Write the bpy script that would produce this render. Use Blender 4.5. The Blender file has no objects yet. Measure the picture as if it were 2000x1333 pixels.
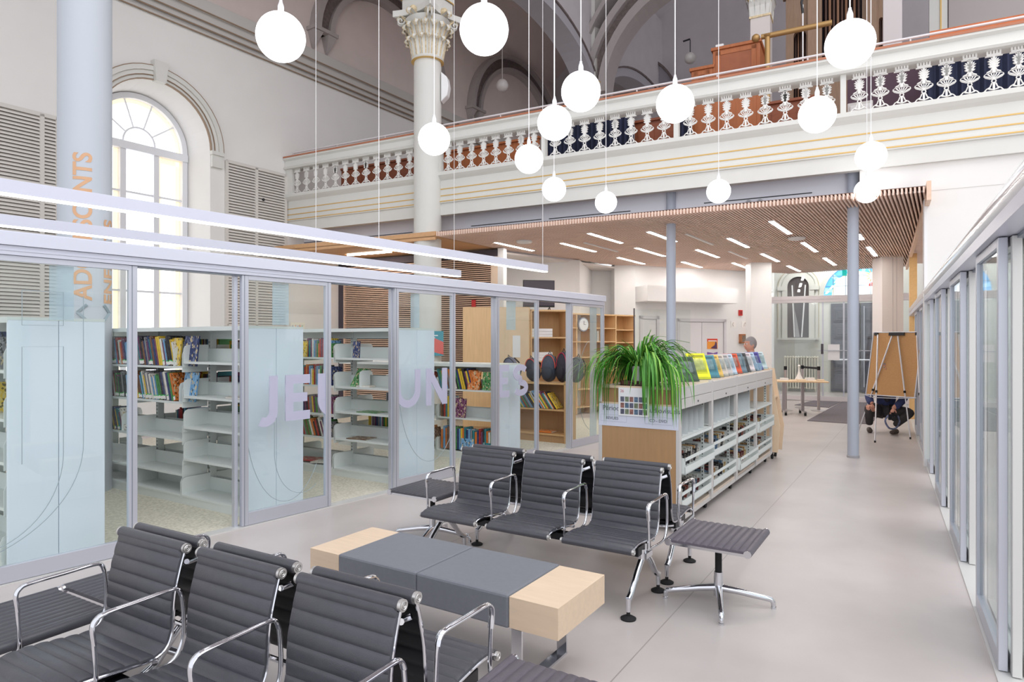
import bpy, bmesh, math, random
from mathutils import Vector, Matrix
RN = random.Random(11)
SC = bpy.context.scene
COL = SC.collection
PI = math.pi
F = 1280.0; H = 1.65
rad = math.radians

# ------------------------------------------------------------------ materials
def lin(c):
    return tuple(((x/255.0)/12.92 if x/255.0 <= 0.04045 else (((x/255.0)+0.055)/1.055)**2.4) for x in c)
MATS = {}
def mat(name, c, rough=0.6, metal=0.0, var=0.0, scale=8.0, bump=0.0, bscale=60.0, coat=0.0, spec=0.5, stretch=None):
    if name in MATS: return MATS[name]
    m = bpy.data.materials.new(name); m.use_nodes = True
    nt = m.node_tree; N = nt.nodes; L = nt.links
    b = N['Principled BSDF']
    col = lin(c)
    b.inputs['Base Color'].default_value = (*col, 1)
    b.inputs['Roughness'].default_value = rough
    b.inputs['Metallic'].default_value = metal
    b.inputs['Specular IOR Level'].default_value = spec
    b.inputs['Coat Weight'].default_value = coat
    tc = N.new('ShaderNodeTexCoord')
    mp = N.new('ShaderNodeMapping')
    if stretch: mp.inputs['Scale'].default_value = stretch
    L.new(tc.outputs['Object'], mp.inputs['Vector'])
    if var > 0:
        nz = N.new('ShaderNodeTexNoise'); nz.inputs['Scale'].default_value = scale; nz.inputs['Detail'].default_value = 6
        L.new(mp.outputs[0], nz.inputs['Vector'])
        cr = N.new('ShaderNodeValToRGB')
        cr.color_ramp.elements[0].position = 0.3; cr.color_ramp.elements[1].position = 0.7
        cr.color_ramp.elements[0].color = (*[x*(1-var) for x in col], 1)
        cr.color_ramp.elements[1].color = (*[min(1, x*(1+var*0.6)) for x in col], 1)
        L.new(nz.outputs['Fac'], cr.inputs['Fac']); L.new(cr.outputs[0], b.inputs['Base Color'])
    if bump > 0:
        n2 = N.new('ShaderNodeTexNoise'); n2.inputs['Scale'].default_value = bscale; n2.inputs['Detail'].default_value = 4
        L.new(mp.outputs[0], n2.inputs['Vector'])
        bp = N.new('ShaderNodeBump'); bp.inputs['Strength'].default_value = bump; bp.inputs['Distance'].default_value = 0.01
        L.new(n2.outputs['Fac'], bp.inputs['Height']); L.new(bp.outputs[0], b.inputs['Normal'])
    MATS[name] = m
    return m
def emis(name, c, s):
    if name in MATS: return MATS[name]
    m = bpy.data.materials.new(name); m.use_nodes = True
    b = m.node_tree.nodes['Principled BSDF']
    b.inputs['Base Color'].default_value = (*lin(c), 1)
    b.inputs['Emission Color'].default_value = (*lin(c), 1)
    b.inputs['Emission Strength'].default_value = s
    MATS[name] = m
    return m
def glassmat(name, tint, refl=0.1, rough=0.02, opac=0.0, opcol=(220,235,235)):
    """thin architectural glass: clear transmission, fresnel mirror, optional frosting"""
    m = bpy.data.materials.new(name); m.use_nodes = True
    nt = m.node_tree; N = nt.nodes; L = nt.links
    N.remove(N['Principled BSDF']); out = N['Material Output']
    tr = N.new('ShaderNodeBsdfTransparent'); tr.inputs[0].default_value = (*lin(tint), 1)
    gl = N.new('ShaderNodeBsdfGlossy'); gl.inputs['Roughness'].default_value = rough
    gl.inputs['Color'].default_value = (1, 1, 1, 1)
    lw = N.new('ShaderNodeLayerWeight'); lw.inputs['Blend'].default_value = 0.5
    pw = N.new('ShaderNodeMath'); pw.operation = 'POWER'; pw.inputs[1].default_value = 4.0
    L.new(lw.outputs['Facing'], pw.inputs[0])
    mm = N.new('ShaderNodeMath'); mm.operation = 'MULTIPLY_ADD'; mm.inputs[1].default_value = refl*4.2; mm.inputs[2].default_value = refl*.28
    mm.use_clamp = True
    L.new(pw.outputs[0], mm.inputs[0])
    mx = N.new('ShaderNodeMixShader')
    L.new(mm.outputs[0], mx.inputs[0]); L.new(tr.outputs[0], mx.inputs[1]); L.new(gl.outputs[0], mx.inputs[2])
    last = mx
    if opac > 0:
        df = N.new('ShaderNodeBsdfDiffuse'); df.inputs[0].default_value = (*lin(opcol), 1)
        m2 = N.new('ShaderNodeMixShader'); m2.inputs[0].default_value = opac
        L.new(mx.outputs[0], m2.inputs[1]); L.new(df.outputs[0], m2.inputs[2]); last = m2
    L.new(last.outputs[0], out.inputs['Surface'])
    MATS[name] = m
    return m
def woodmat(name, c, var=0.12, rough=0.45, axis=(1, 12, 12), scale=3.0, coat=0.1):
    return mat(name, c, rough, 0, var, scale, 0.05, 30, coat, 0.4, stretch=axis)

WALL = mat('wall_paint', (232, 230, 227), 0.85, var=0.02, scale=2)
WHITE = mat('white_paint', (236, 235, 235), 0.7, var=0.015, scale=3)
CREAM = mat('cream_plaster', (217, 216, 211), 0.7, var=0.02, scale=3)
VAULT = mat('vault_paint', (226, 212, 206), 0.9, var=0.05, scale=1.5)
VAULT2 = mat('vault_paint_cool', (206, 200, 203), 0.9, var=0.05, scale=1.5)
RIB = mat('rib_plaster', (176, 168, 166), 0.85, var=0.03)
ORNA = mat('ornament_dark', (118, 106, 104), 0.9, var=0.25, scale=14, bump=0.6, bscale=30)
GOLD = mat('gold_paint', (214, 176, 104), 0.45, 0.2)
GOLDL = mat('gilt_plaster', (226, 206, 168), 0.6, var=0.3, scale=25)
BRNLINE = mat('brown_line_paint', (150, 128, 108), 0.8)
CHROME = mat('chrome', (222, 223, 228), 0.08, 1.0)
ALU = mat('anodised_aluminium', (201, 204, 214), 0.38, 0.55)
ALUD = mat('aluminium_edge', (140, 148, 160), 0.4, 0.6)
LEATH = mat('charcoal_leather', (72, 72, 79), 0.38, var=0.08, scale=30, bump=0.12, bscale=220, spec=0.55)
LEATHP = mat('plum_black_leather', (94, 88, 98), 0.4, var=0.08, scale=30, bump=0.12, bscale=220)
MESHB = mat('black_back_leather', (20, 21, 27), 0.35)
BLACK = mat('black_metal', (22, 22, 28), 0.35, 0.2)
RUB = mat('black_rubber', (26, 26, 28), 0.8)
GREYUPH = mat('grey_upholstery', (118, 121, 129), 0.45, var=0.04, scale=40, bump=0.1, bscale=300)
MAPLE = woodmat('maple_veneer', (224, 200, 174), 0.05, 0.5, (1.5, 14, 14))
OAK = woodmat('oak_veneer', (205, 166, 118), 0.08, 0.5, (14, 14, 1.2))
TANB = woodmat('tan_laminate', (178, 140, 100), 0.06, 0.55, (14, 14, 1.2))
BIRCH = woodmat('birch_veneer', (226, 189, 142), 0.07, 0.5, (12, 12, 1.0))
SLAT = woodmat('slat_wood', (240, 212, 196), 0.12, 0.6, (1, 8, 8))
SLATP = woodmat('louver_wood', (232, 200, 176), 0.08, 0.6, (1, 8, 8))
PLY = woodmat('plywood', (212, 166, 122), 0.08, 0.6, (1, 8, 8))
DARKB = mat('dark_backing', (66, 48, 42), 0.9)
DARKF = mat('dark_frame', (72, 66, 76), 0.6)
SHELFW = mat('white_steel', (222, 228, 226), 0.4, var=0.01, spec=0.4)
SHELFG = mat('grey_steel', (206, 203, 201), 0.45, 0.1)
HOLE = mat('slot_shadow', (70, 74, 76), 0.9)
LEAF = mat('leaf_green', (70, 140, 38), 0.5, var=0.35, scale=6)
LEAF2 = mat('leaf_light', (130, 182, 70), 0.5, var=0.25, scale=6)
ORGW = woodmat('organ_oak', (150, 122, 100), 0.1, 0.6, (10, 10, 1.5))
ORGD = mat('organ_pipe', (88, 66, 58), 0.35, 0.5)
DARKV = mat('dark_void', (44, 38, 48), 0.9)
REDW = woodmat('mahogany_pew', (142, 78, 50), 0.15, 0.45, (1, 9, 9))
ORW = woodmat('orange_oak', (176, 104, 62), 0.12, 0.5, (9, 9, 1.2))
NAVY = mat('navy_cloth', (44, 50, 76), 0.85, var=0.25, scale=4)
PLUM = mat('plum_panel', (84, 62, 74), 0.8)
GLASS = glassmat('clear_glass', (249, 252, 251), 0.13)
GLASSG = glassmat('clear_glass_right', (247, 250, 250), 0.11)
FROST = glassmat('frosted_film', (240, 247, 250), 0.06, 0.2, 0.36, (214, 226, 236))
COLGR = mat('grey_column_paint', (182, 189, 203), 0.55)
LETTER = mat('lavender_vinyl', (184, 184, 206), 0.8)
LINEV = mat('line_vinyl', (150, 165, 172), 0.8)
COPPER = mat('copper_letter', (214, 168, 130), 0.5)
SLATE = mat('slate_letter', (150, 164, 172), 0.7)
TVB = mat('tv_black', (70, 60, 70), 0.25)
PAPER = mat('paper', (238, 238, 240), 0.9)
RED = mat('red_plastic', (206, 48, 48), 0.4)
DARKTXT = mat('grey_text', (120, 122, 134), 0.9)
CORK = mat('cork_board', (198, 152, 102), 0.85, var=0.08, scale=60)
MATM = mat('entrance_mat', (112, 106, 112), 0.95, var=0.08, scale=50, bump=0.2)
DOORG = mat('grey_door_paint', (104, 106, 116), 0.5)
SKIN = mat('skin', (206, 150, 128), 0.6)
LAMPW = emis('globe_glow', (252, 252, 255), 3.9)
STRIP = emis('strip_glow', (255, 251, 246), 29.0)
STRIP2 = emis('led_glow', (255, 253, 248), 4.8)

# ------------------------------------------------------------------ mesh builder
class MB:
    def __init__(s): s.v = []; s.f = []; s.m = []
    def add(s, vs, fs, m=0, M=None):
        o = len(s.v)
        for p in vs:
            p = Vector(p)
            s.v.append(tuple(M @ p) if M is not None else tuple(p))
        for q in fs: s.f.append([i+o for i in q]); s.m.append(m)
        return s
    def box(s, x0, x1, y0, y1, z0, z1, m=0, M=None):
        vs = [(x, y, z) for x in (x0, x1) for y in (y0, y1) for z in (z0, z1)]
        return s.add(vs, [(0,1,3,2), (4,6,7,5), (0,4,5,1), (2,3,7,6), (0,2,6,4), (1,5,7,3)], m, M)
    def cyl(s, p0, p1, r0, r1=None, n=12, m=0, M=None, caps=True):
        if r1 is None: r1 = r0
        p0 = Vector(p0); p1 = Vector(p1); d = (p1-p0).normalized()
        u = d.orthogonal().normalized(); w = d.cross(u)
        vs = []
        for p, r in ((p0, r0), (p1, r1)):
            for i in range(n):
                t = 2*PI*i/n; vs.append(p+u*math.cos(t)*r+w*math.sin(t)*r)
        fs = [(i, (i+1) % n, n+(i+1) % n, n+i) for i in range(n)]
        if caps: fs += [tuple(range(n-1, -1, -1)), tuple(range(n, 2*n))]
        return s.add(vs, fs, m, M)
    def tube(s, pts, r, n=8, m=0, M=None, up=None, rx=None, closed=False):
        pts = [Vector(p) for p in pts]; k = len(pts)
        rs = r if isinstance(r, (list, tuple)) else [r]*k
        vs = []; prev = None
        for i, p in enumerate(pts):
            a = pts[(i-1) % k] if (closed or i > 0) else p
            b = pts[(i+1) % k] if (closed or i < k-1) else p
            d = (b-a).normalized()
            if up is not None: u = (Vector(up)-d*Vector(up).dot(d)).normalized()
            elif prev is None: u = d.orthogonal().normalized()
            else: u = (prev-d*prev.dot(d)).normalized()
            prev = u; w = d.cross(u)
            for j in range(n):
                t = 2*PI*(j+0.5)/n
                vs.append(p+u*math.cos(t)*rs[i]+w*math.sin(t)*(rx if rx else rs[i]))
        fs = []
        for i in range(k if closed else k-1):
            for j in range(n):
                a = i*n+j; b = i*n+(j+1) % n; i2 = (i+1) % k
                fs.append((a, b, i2*n+(j+1) % n, i2*n+j))
        if not closed: fs += [tuple(range(n-1, -1, -1)), tuple(range((k-1)*n, k*n))]
        return s.add(vs, fs, m, M)
    def lathe(s, prof, n=24, c=(0, 0, 0), m=0, M=None):
        vs = []
        for r, z in prof:
            for i in range(n):
                t = 2*PI*i/n; vs.append((c[0]+math.cos(t)*r, c[1]+math.sin(t)*r, c[2]+z))
        fs = []
        for k in range(len(prof)-1):
            for i in range(n):
                fs.append((k*n+i, k*n+(i+1) % n, (k+1)*n+(i+1) % n, (k+1)*n+i))
        fs += [tuple(range(n-1, -1, -1)), tuple(range((len(prof)-1)*n, len(prof)*n))]
        return s.add(vs, fs, m, M)
    def prism(s, poly, y0, y1, m=0, M=None):
        """poly in (x, z), extruded along y"""
        n = len(poly)
        vs = [(x, y0, z) for x, z in poly]+[(x, y1, z) for x, z in poly]
        fs = [tuple(range(n)), tuple(range(2*n-1, n-1, -1))]+[(i, n+i, n+(i+1) % n, (i+1) % n) for i in range(n)]
        return s.add(vs, fs, m, M)
    def slab(s, poly, z0, z1, m=0, M=None):
        n = len(poly)
        vs = [(x, y, z0) for x, y in poly]+[(x, y, z1) for x, y in poly]
        fs = [tuple(range(n-1, -1, -1)), tuple(range(n, 2*n))]+[(i, (i+1) % n, n+(i+1) % n, n+i) for i in range(n)]
        return s.add(vs, fs, m, M)
    def band(s, inner, outer, y0, y1, m=0, M=None):
        """ribbon between two equally long (x, z) lines, extruded along y"""
        k = len(inner)
        for i in range(k-1):
            q = [inner[i], inner[i+1], outer[i+1], outer[i]]
            vs = [(x, y0, z) for x, z in q]+[(x, y1, z) for x, z in q]
            fs = [(0,1,2,3), (7,6,5,4), (0,4,5,1), (2,6,7,3)]
            if i == 0: fs.append((0,3,7,4))
            if i == k-2: fs.append((1,5,6,2))
            s.add(vs, fs, m, M)
        return s
    def ball(s, c, r, n=16, k=10, m=0, M=None, sc=(1, 1, 1)):
        prof = []
        vs = [(c[0], c[1], c[2]-r*sc[2])]
        for j in range(1, k):
            t = -PI/2+PI*j/k
            for i in range(n):
                a = 2*PI*i/n
                vs.append((c[0]+r*sc[0]*math.cos(t)*math.cos(a), c[1]+r*sc[1]*math.cos(t)*math.sin(a), c[2]+r*sc[2]*math.sin(t)))
        vs.append((c[0], c[1], c[2]+r*sc[2])); top = len(vs)-1
        fs = [(0, 1+(i+1) % n, 1+i) for i in range(n)]
        for j in range(k-2):
            for i in range(n):
                a = 1+j*n+i; b = 1+j*n+(i+1) % n
                fs.append((a, b, b+n, a+n))
        o = 1+(k-2)*n
        fs += [(o+i, o+(i+1) % n, top) for i in range(n)]
        return s.add(vs, fs, m, M)
    def build(s, name, mats, parent=None, smooth=False, bevel=0, fix=False):
        me = bpy.data.meshes.new(name); me.from_pydata(s.v, [], s.f)
        if not isinstance(mats, (list, tuple)): mats = [mats]
        for x in mats: me.materials.append(x)
        for p, i in zip(me.polygons, s.m): p.material_index = i
        me.update()
        bm = bmesh.new(); bm.from_mesh(me); bmesh.ops.recalc_face_normals(bm, faces=bm.faces)
        bm.to_mesh(me); bm.free()
        if smooth:
            for p in me.polygons: p.use_smooth = True
            me.set_sharp_from_angle(angle=rad(38))
        o = bpy.data.objects.new(name, me); COL.objects.link(o)
        if parent is not None: o.parent = parent
        if bevel:
            b = o.modifiers.new('bevel', 'BEVEL'); b.width = bevel; b.segments = 2; b.limit_method = 'ANGLE'
            b.harden_normals = False
        return o

def loose(mb):
    par = list(range(len(mb.v)))
    def fd(i):
        while par[i] != i: par[i] = par[par[i]]; i = par[i]
        return i
    for f in mb.f:
        r = fd(f[0])
        for i in f[1:]: par[fd(i)] = r
    out = {}
    for f, m_ in zip(mb.f, mb.m): out.setdefault(fd(f[0]), []).append((f, m_))
    res = []
    for fs in out.values():
        b = MB(); mp = {}
        for f, m_ in fs:
            q = []
            for i in f:
                if i not in mp: mp[i] = len(b.v); b.v.append(mb.v[i])
                q.append(mp[i])
            b.f.append(q); b.m.append(m_)
        res.append(b)
    return res
def build_each(mb, name, mats, parent=None, smooth=False, bevel=0):
    return [b.build(name, mats, parent, smooth, bevel) for b in loose(mb)]
def tag(o, label, cat, group=None, kind=None):
    o['label'] = label; o['category'] = cat
    if group: o['group'] = group
    if kind: o['kind'] = kind
    return o
def thing(name, label, cat, loc=(0, 0, 0), rz=0, group=None):
    o = bpy.data.objects.new(name, None); COL.objects.link(o); o.empty_display_size = 0.1
    o.location = loc; o.rotation_euler = (0, 0, rz)
    return tag(o, label, cat, group)
def struct(o): o['kind'] = 'structure'; return o
def copy_tree(o, parent=None):
    c = o.copy(); COL.objects.link(c)
    if parent is not None: c.parent = parent
    for ch in list(o.children): copy_tree(ch, c)
    return c
def rz(ang, x=0, y=0, z=0):
    return Matrix.Translation((x, y, z)) @ Matrix.Rotation(ang, 4, 'Z')
def text_mesh(s, size, extr=0.001, align='CENTER', bold=0.0, space=1.0):
    cu = bpy.data.curves.new('txt', 'FONT'); cu.body = s; cu.size = size; cu.extrude = extr
    cu.align_x = align; cu.align_y = 'CENTER'; cu.space_character = space; cu.offset = bold
    o = bpy.data.objects.new('txt', cu); COL.objects.link(o)
    dg = bpy.context.evaluated_depsgraph_get(); dg.update()
    me = bpy.data.meshes.new_from_object(o.evaluated_get(dg))
    bpy.data.objects.remove(o); bpy.data.curves.remove(cu)
    vs = [v.co.copy() for v in me.vertices]; fs = [list(p.vertices) for p in me.polygons]
    bpy.data.meshes.remove(me)
    return vs, fs
def add_text(mb, s, size, M, m=0, **k):
    vs, fs = text_mesh(s, size, **k); mb.add(vs, fs, m, M)
TXM = Matrix(((1,0,0,0), (0,0,-1,0), (0,1,0,0), (0,0,0,1)))     # text plane -> upright x/z plane facing -y

# frames ------------------------------------------------------------
GA = rad(-32.1); ca, sa = math.cos(GA), math.sin(GA)
def AB(a, b, z=0): return (ca*a - sa*b, sa*a + ca*b, z)          # furniture grid
GB = rad(-28.1); cb, sb_ = math.cos(GB), math.sin(GB)
def PQ(p, q, z=0): return (cb*p - sb_*q, sb_*p + cb*q, z)        # balcony grid
def pq_of(x, y): return (cb*x + sb_*y, -sb_*x + cb*y)
def p_at(u, q):                                                  # where a sight line at column u meets depth q
    k = (u-1000)/F
    # X = k Y ; X = cb p - sb q ; Y = sb p + cb q
    return (sb_*q + k*cb*q)/(cb - k*sb_)
TL = math.atan2(.7907, .6122); LO = (-3.454, 4.421)
def sL(u): return (-6.877/((u-1000)/F-.7743)-4.421)/.7907
TR = math.atan2(.8697, .4937); RO = (2.434, 3.248)
def sR(u): return (.590/((u-1000)/F-.5677)-3.248)/.8697
TW = math.atan2(.833, .553); WO = (-14.11, 0)
def sW(u): return (-14.11/((u-1000)/F-.664))/.833
def at(u, v, z):                                                 # floor-plan point of a pixel seen at height z
    Y = F*(z-H)/(666.5-v); return ((u-1000)/F*Y, Y)
def atY(u, v, Y): return ((u-1000)/F*Y, Y, H+(666.5-v)/F*Y)
# ================================================================== SETTING
# floor
def floor_material():
    m = bpy.data.materials.new('linoleum'); m.use_nodes = True
    nt = m.node_tree; N = nt.nodes; L = nt.links; b = N['Principled BSDF']
    tc = N.new('ShaderNodeTexCoord'); mp = N.new('ShaderNodeMapping'); mp.inputs['Rotation'].default_value = (0, 0, -GA)
    L.new(tc.outputs['Object'], mp.inputs[0])
    nz = N.new('ShaderNodeTexNoise'); nz.inputs['Scale'].default_value = 1.3; nz.inputs['Detail'].default_value = 8
    L.new(mp.outputs[0], nz.inputs['Vector'])
    cr = N.new('ShaderNodeValToRGB'); cr.color_ramp.elements[0].position = .3; cr.color_ramp.elements[1].position = .72
    cr.color_ramp.elements[0].color = (*lin((186, 178, 175)), 1); cr.color_ramp.elements[1].color = (*lin((202, 194, 191)), 1)
    L.new(nz.outputs['Fac'], cr.inputs[0])
    sp = N.new('ShaderNodeSeparateXYZ'); L.new(mp.outputs[0], sp.inputs[0])
    last = cr.outputs[0]
    a = N.new('ShaderNodeMath'); a.operation = 'PINGPONG'; a.inputs[1].default_value = 1.0
    sh = N.new('ShaderNodeMath'); sh.operation = 'ADD'; sh.inputs[1].default_value = 1.28
    L.new(sp.outputs[0], sh.inputs[0]); L.new(sh.outputs[0], a.inputs[0])
    lt = N.new('ShaderNodeMath'); lt.operation = 'LESS_THAN'; lt.inputs[1].default_value = .0035
    L.new(a.outputs[0], lt.inputs[0])
    mx = N.new('ShaderNodeMixRGB'); mx.inputs[2].default_value = (*lin((160, 152, 149)), 1)
    L.new(lt.outputs[0], mx.inputs[0]); L.new(last, mx.inputs[1]); L.new(mx.outputs[0], b.inputs['Base Color'])
    b.inputs['Roughness'].default_value = .33; b.inputs['Specular IOR Level'].default_value = .45
    return m
def carpet_material():
    m = bpy.data.materials.new('speckled_carpet'); m.use_nodes = True
    nt = m.node_tree; N = nt.nodes; L = nt.links; b = N['Principled BSDF']
    tc = N.new('ShaderNodeTexCoord')
    v = N.new('ShaderNodeTexNoise'); v.inputs['Scale'].default_value = 38; v.inputs['Detail'].default_value = 8
    L.new(tc.outputs['Object'], v.inputs['Vector'])
    cr = N.new('ShaderNodeValToRGB'); cr.color_ramp.elements[0].position = .42; cr.color_ramp.elements[1].position = .56
    cr.color_ramp.elements[0].color = (*lin((194, 190, 174)), 1); cr.color_ramp.elements[1].color = (*lin((214, 210, 194)), 1)
    L.new(v.outputs['Fac'], cr.inputs[0]); L.new(cr.outputs[0], b.inputs['Base Color'])
    b.inputs['Roughness'].default_value = .9
    return m
fl = MB(); fl.box(-16, 22, -6, 30, -0.12, 0)
struct(fl.build('floor', floor_material()))
ML = rz(TL, *LO)
cp = MB(); cp.box(-4, 10.6, .02, 6.2, .001, .006, M=ML)
struct(cp.build('floor_carpet', carpet_material()))
th = MB(); th.box(-4, sL(1178), -.035, .075, .0, .009, M=ML)
struct(th.build('trim_1', mat('threshold_metal', (214, 214, 212), .5, .3)))

# left wall with its arched window ---------------------------------
MW = rz(TW, *WO)
sc_ = sW(308); R1 = 1.0; ZS = 5.29; ZB = 1.0; SE = 28.9; ZT = 7.6
w = MB()
w.box(2, sc_-R1, 0, .9, 0, ZT, M=MW); w.box(sc_+R1, SE, 0, .9, 0, ZT, M=MW); w.box(sc_-R1, sc_+R1, 0, .9, 0, ZB, M=MW)
NA = 24
arc = [(sc_+R1*math.cos(PI-PI*i/NA), ZS+R1*math.sin(PI-PI*i/NA)) for i in range(NA+1)]
topl = [(x, ZT) for x, z in arc]
w.band(arc, topl, 0, .9, M=MW)
# splayed reveal
R2 = .9; D = .7
a2 = [(sc_+R2*math.cos(PI-PI*i/NA), ZS+R2*math.sin(PI-PI*i/NA)) for i in range(NA+1)]
o1 = [(sc_-R1, ZB)]+arc+[(sc_+R1, ZB)]; o2 = [(sc_-R2, ZB)]+a2+[(sc_+R2, ZB)]
vs = [(x, -.001, z) for x, z in o1]+[(x, D, z) for x, z in o2]; n = len(o1)
w.add(vs, [(i, i+1, n+i+1, n+i) for i in range(n-1)], 0, MW)
struct(w.build('wall_left', WALL))
up = MB(); up.box(2, SE, .001, .9, ZT, 12.2, M=MW)
struct(up.build('wall_left_upper', VAULT))
# cornice lines
cn = MB()
for z0, z1, y0 in ((7.46, 7.50, -.05), (7.56, 7.66, -.10), (7.66, 7.80, -.16), (7.80, 8.02, -.24)):
    cn.box(2, SE, y0, .0, z0, z1, M=MW)
for zz, y in ((7.455, -.052), (7.55, -.102), (7.655, -.162), (7.80, -.243)):
    cn.box(2, SE, y, y+.02, zz-.012, zz+.006, 1, MW)
struct(cn.build('trim_2', [mat('cornice_paint', (196, 192, 188), .8), BRNLINE]))
# window architrave with key stone
ar = MB()
def archline(r, n=NA): return [(sc_-r, ZS)]+[(sc_+r*math.cos(PI-PI*i/n), ZS+r*math.sin(PI-PI*i/n)) for i in range(1, n)]+[(sc_+r, ZS)]
for r0, r1, y in ((1.0, 1.07, -.03), (1.07, 1.15, -.05), (1.15, 1.24, -.08)):
    ar.band(archline(r0), archline(r1), y, 0, 0, MW)
for r in (1.005, 1.075, 1.155, 1.24):
    ar.band(archline(r-.008), archline(r+.006), -.083 if r > 1.2 else -.053, 0, 1, MW)
kx = [(sc_-.09, ZS+.97), (sc_+.09, ZS+.97), (sc_+.13, ZS+1.33), (sc_-.13, ZS+1.33)]
ar.prism(kx, -.13, 0, 0, MW); 
for q in (-1, 1): ar.box(sc_+q*1.12-.13, sc_+q*1.12+.13, -.09, 0, ZS-.07, ZS, 0, MW); ar.box(sc_+q*1.12-.11, sc_+q*1.12+.11, -.06, 0, ZS-.3, ZS-.07, 0, MW)
struct(ar.build('trim_3', [CREAM, BRNLINE]))
# window: frame, bars, panes
wf = thing('window_1', 'tall arched window', 'window', (0, 0, 0)); del wf['label']; del wf['category']; struct(wf)
wf.matrix_world = MW
fr = MB()
al = lambda r: [(sc_+r*math.cos(PI-PI*i/NA), ZS+r*math.sin(PI-PI*i/NA)) for i in range(NA+1)]
fr.band(al(.80), al(.90), D-.1, D+.02)
fr.box(sc_-.9, sc_-.8, D-.1, D+.02, ZB, ZS); fr.box(sc_+.8, sc_+.9, D-.1, D+.02, ZB, ZS)
fr.box(sc_-.9, sc_+.9, D-.12, D+.02, ZS-.16, ZS-.02)
for x in (-.34, .26): fr.box(sc_+x, sc_+x+.1, D-.08, D+.02, ZB, ZS-.16)
for z in (1.55, 2.55, 3.55, 4.35): fr.box(sc_-.8, sc_+.8, D-.06, D+.02, z, z+.035)
fr.band(al(.27), al(.30), D-.07, D+.02)
for i in (1, 2, 3, 4):
    t = PI*i/5
    p0 = (sc_+.29*math.cos(t), D-.03, ZS+.29*math.sin(t)); p1 = (sc_+.82*math.cos(t), D-.03, ZS+.82*math.sin(t))
    fr.cyl(p0, p1, .017, n=6)
fr.build('window_frame', mat('window_frame_paint', (226, 226, 230), .6), wf)
def glow(name, c, s): return emis(name, c, s)
pn = MB()
pn.add([(x, D+.03, z) for x, z in al(.80)], [tuple(range(NA+1))], 0)
pn.box(sc_-.24, sc_+.26, D+.02, D+.03, ZB, ZS-.16, 0)
pn.box(sc_+.44, sc_+.8, D+.025, D+.03, ZB, ZS-.16, 0); pn.box(sc_-.8, sc_-.42, D+.025, D+.03, ZB, ZS-.16, 0)
for x0, x1 in ((.36, .44), (.72, .8), (-.8, -.72), (-.42, -.34)): pn.box(sc_+x0, sc_+x1, D+.015, D+.028, ZB, ZS-.16, 1)
for t0, t1 in ((.95, 1.75), (-.0, .0)):
    pass
pn.box(sc_+.36, sc_+.8, D+.015, D+.028, ZS-.26, ZS-.16, 1)
pn.band(al(.735), al(.8), D+.012, D+.022, 1)
pn.build('window_pane', [glow('daylight_glass', (247, 250, 255), 1.5), glow('amber_glass', (255, 232, 184), .84)], wf)
sill = MB(); sill.box(sc_-1.0, sc_+1.0, -.04, D, ZB-.05, ZB+.01); sill.build('window_sill', WHITE, wf)

# louvred grilles on the wall (things)
def louver_panel(s0, s1, splits, label):
    t = thing('wall_grille', label, 'grille'); t.matrix_world = MW @ Matrix.Translation((s0, 0, 0))
    L_ = s1-s0; z0, z1 = 1.95, 5.18
    f = MB()
    for x in [0]+[q-s0 for q in splits]+[L_]: f.box(x-.03, x+.03, -.05, 0, z0, z1)
    f.box(0, L_, -.05, 0, z1-.04, z1+.02); f.box(0, L_, -.05, 0, z0-.02, z0+.04)
    f.build('frame', mat('grille_paint', (214, 209, 203), .7), t)
    b = MB(); b.box(0, L_, -.008, 0, z0, z1); b.build('backing', mat('grille_shadow', (128, 120, 114), .9), t)
    sl = MB(); z = z0+.05
    while z < z1-.05:
        sl.add([(0, -.045, z), (L_, -.045, z), (L_, -.01, z+.028), (0, -.01, z+.028), (0, -.045, z+.022), (L_, -.045, z+.022), (L_, -.01, z+.05), (0, -.01, z+.05)],
               [(0,1,2,3), (4,7,6,5), (0,4,5,1), (3,2,6,7)]); z += .056
    o = sl.build('slats', mat('grille_slat_paint', (222, 217, 211), .7), t)
louver_panel(sW(-140), sW(111), [sW(80), sW(-10)], 'pale slatted wall grille left of the arched window, partly behind the lettered column')
louver_panel(sW(441), sW(556), [sW(499)], 'pale slatted wall grille between the arched window and the gallery')
tag(louv_dummy := MB().ball(tuple(MW @ Vector((sW(511), -.06, H+(666.5-389)/F*13.4))), .03, 8, 6).build('wall_sensor', BLACK, smooth=True), 'small dark sensor on the slatted grille beside the gallery', 'sensor')
louv_dummy.location = (0, 0, 0)

# ------------------------------------------------- upper church: arcade, vault, end wall
YC = -3.72
S1, S2, S0, S3 = 17.16, 23.7, 11.2, 30.0
dg_ = MB()
def ell(c, a, b, z0, n=28): return [(c+a*math.cos(PI-PI*i/n), z0+b*math.sin(PI-PI*i/n)) for i in range(n+1)]
sp_ = MB(); bn = MB()
for c0, c1 in ((S0, S1), (S1, S2), (S2, S3)):
    c = (c0+c1)/2; a = (c1-c0)/2-.18
    inn = ell(c, a, 1.5, 8.0); out = ell(c, a+.0+.16, 1.75, 8.0)
    bn.band(inn, out, YC-.3, YC+.3, 0, MW)
    tp = [(x, 12.2) for x, z in out]
    sp_.band(out, tp, YC-.2, YC+.2, 0, MW)
    ln = ell(c, a+.17, 1.80, 8.0); bn.band(out, ln, YC-.34, YC-.2, 1, MW)
sp_.box(2, S0-.02, YC-.2, YC+.2, 9, 12.2, M=MW)
struct(sp_.build('wall_arcade', VAULT2)); struct(bn.build('trim_4', [mat('arch_band_paint', (178, 176, 182), .85), ORNA]))
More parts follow.
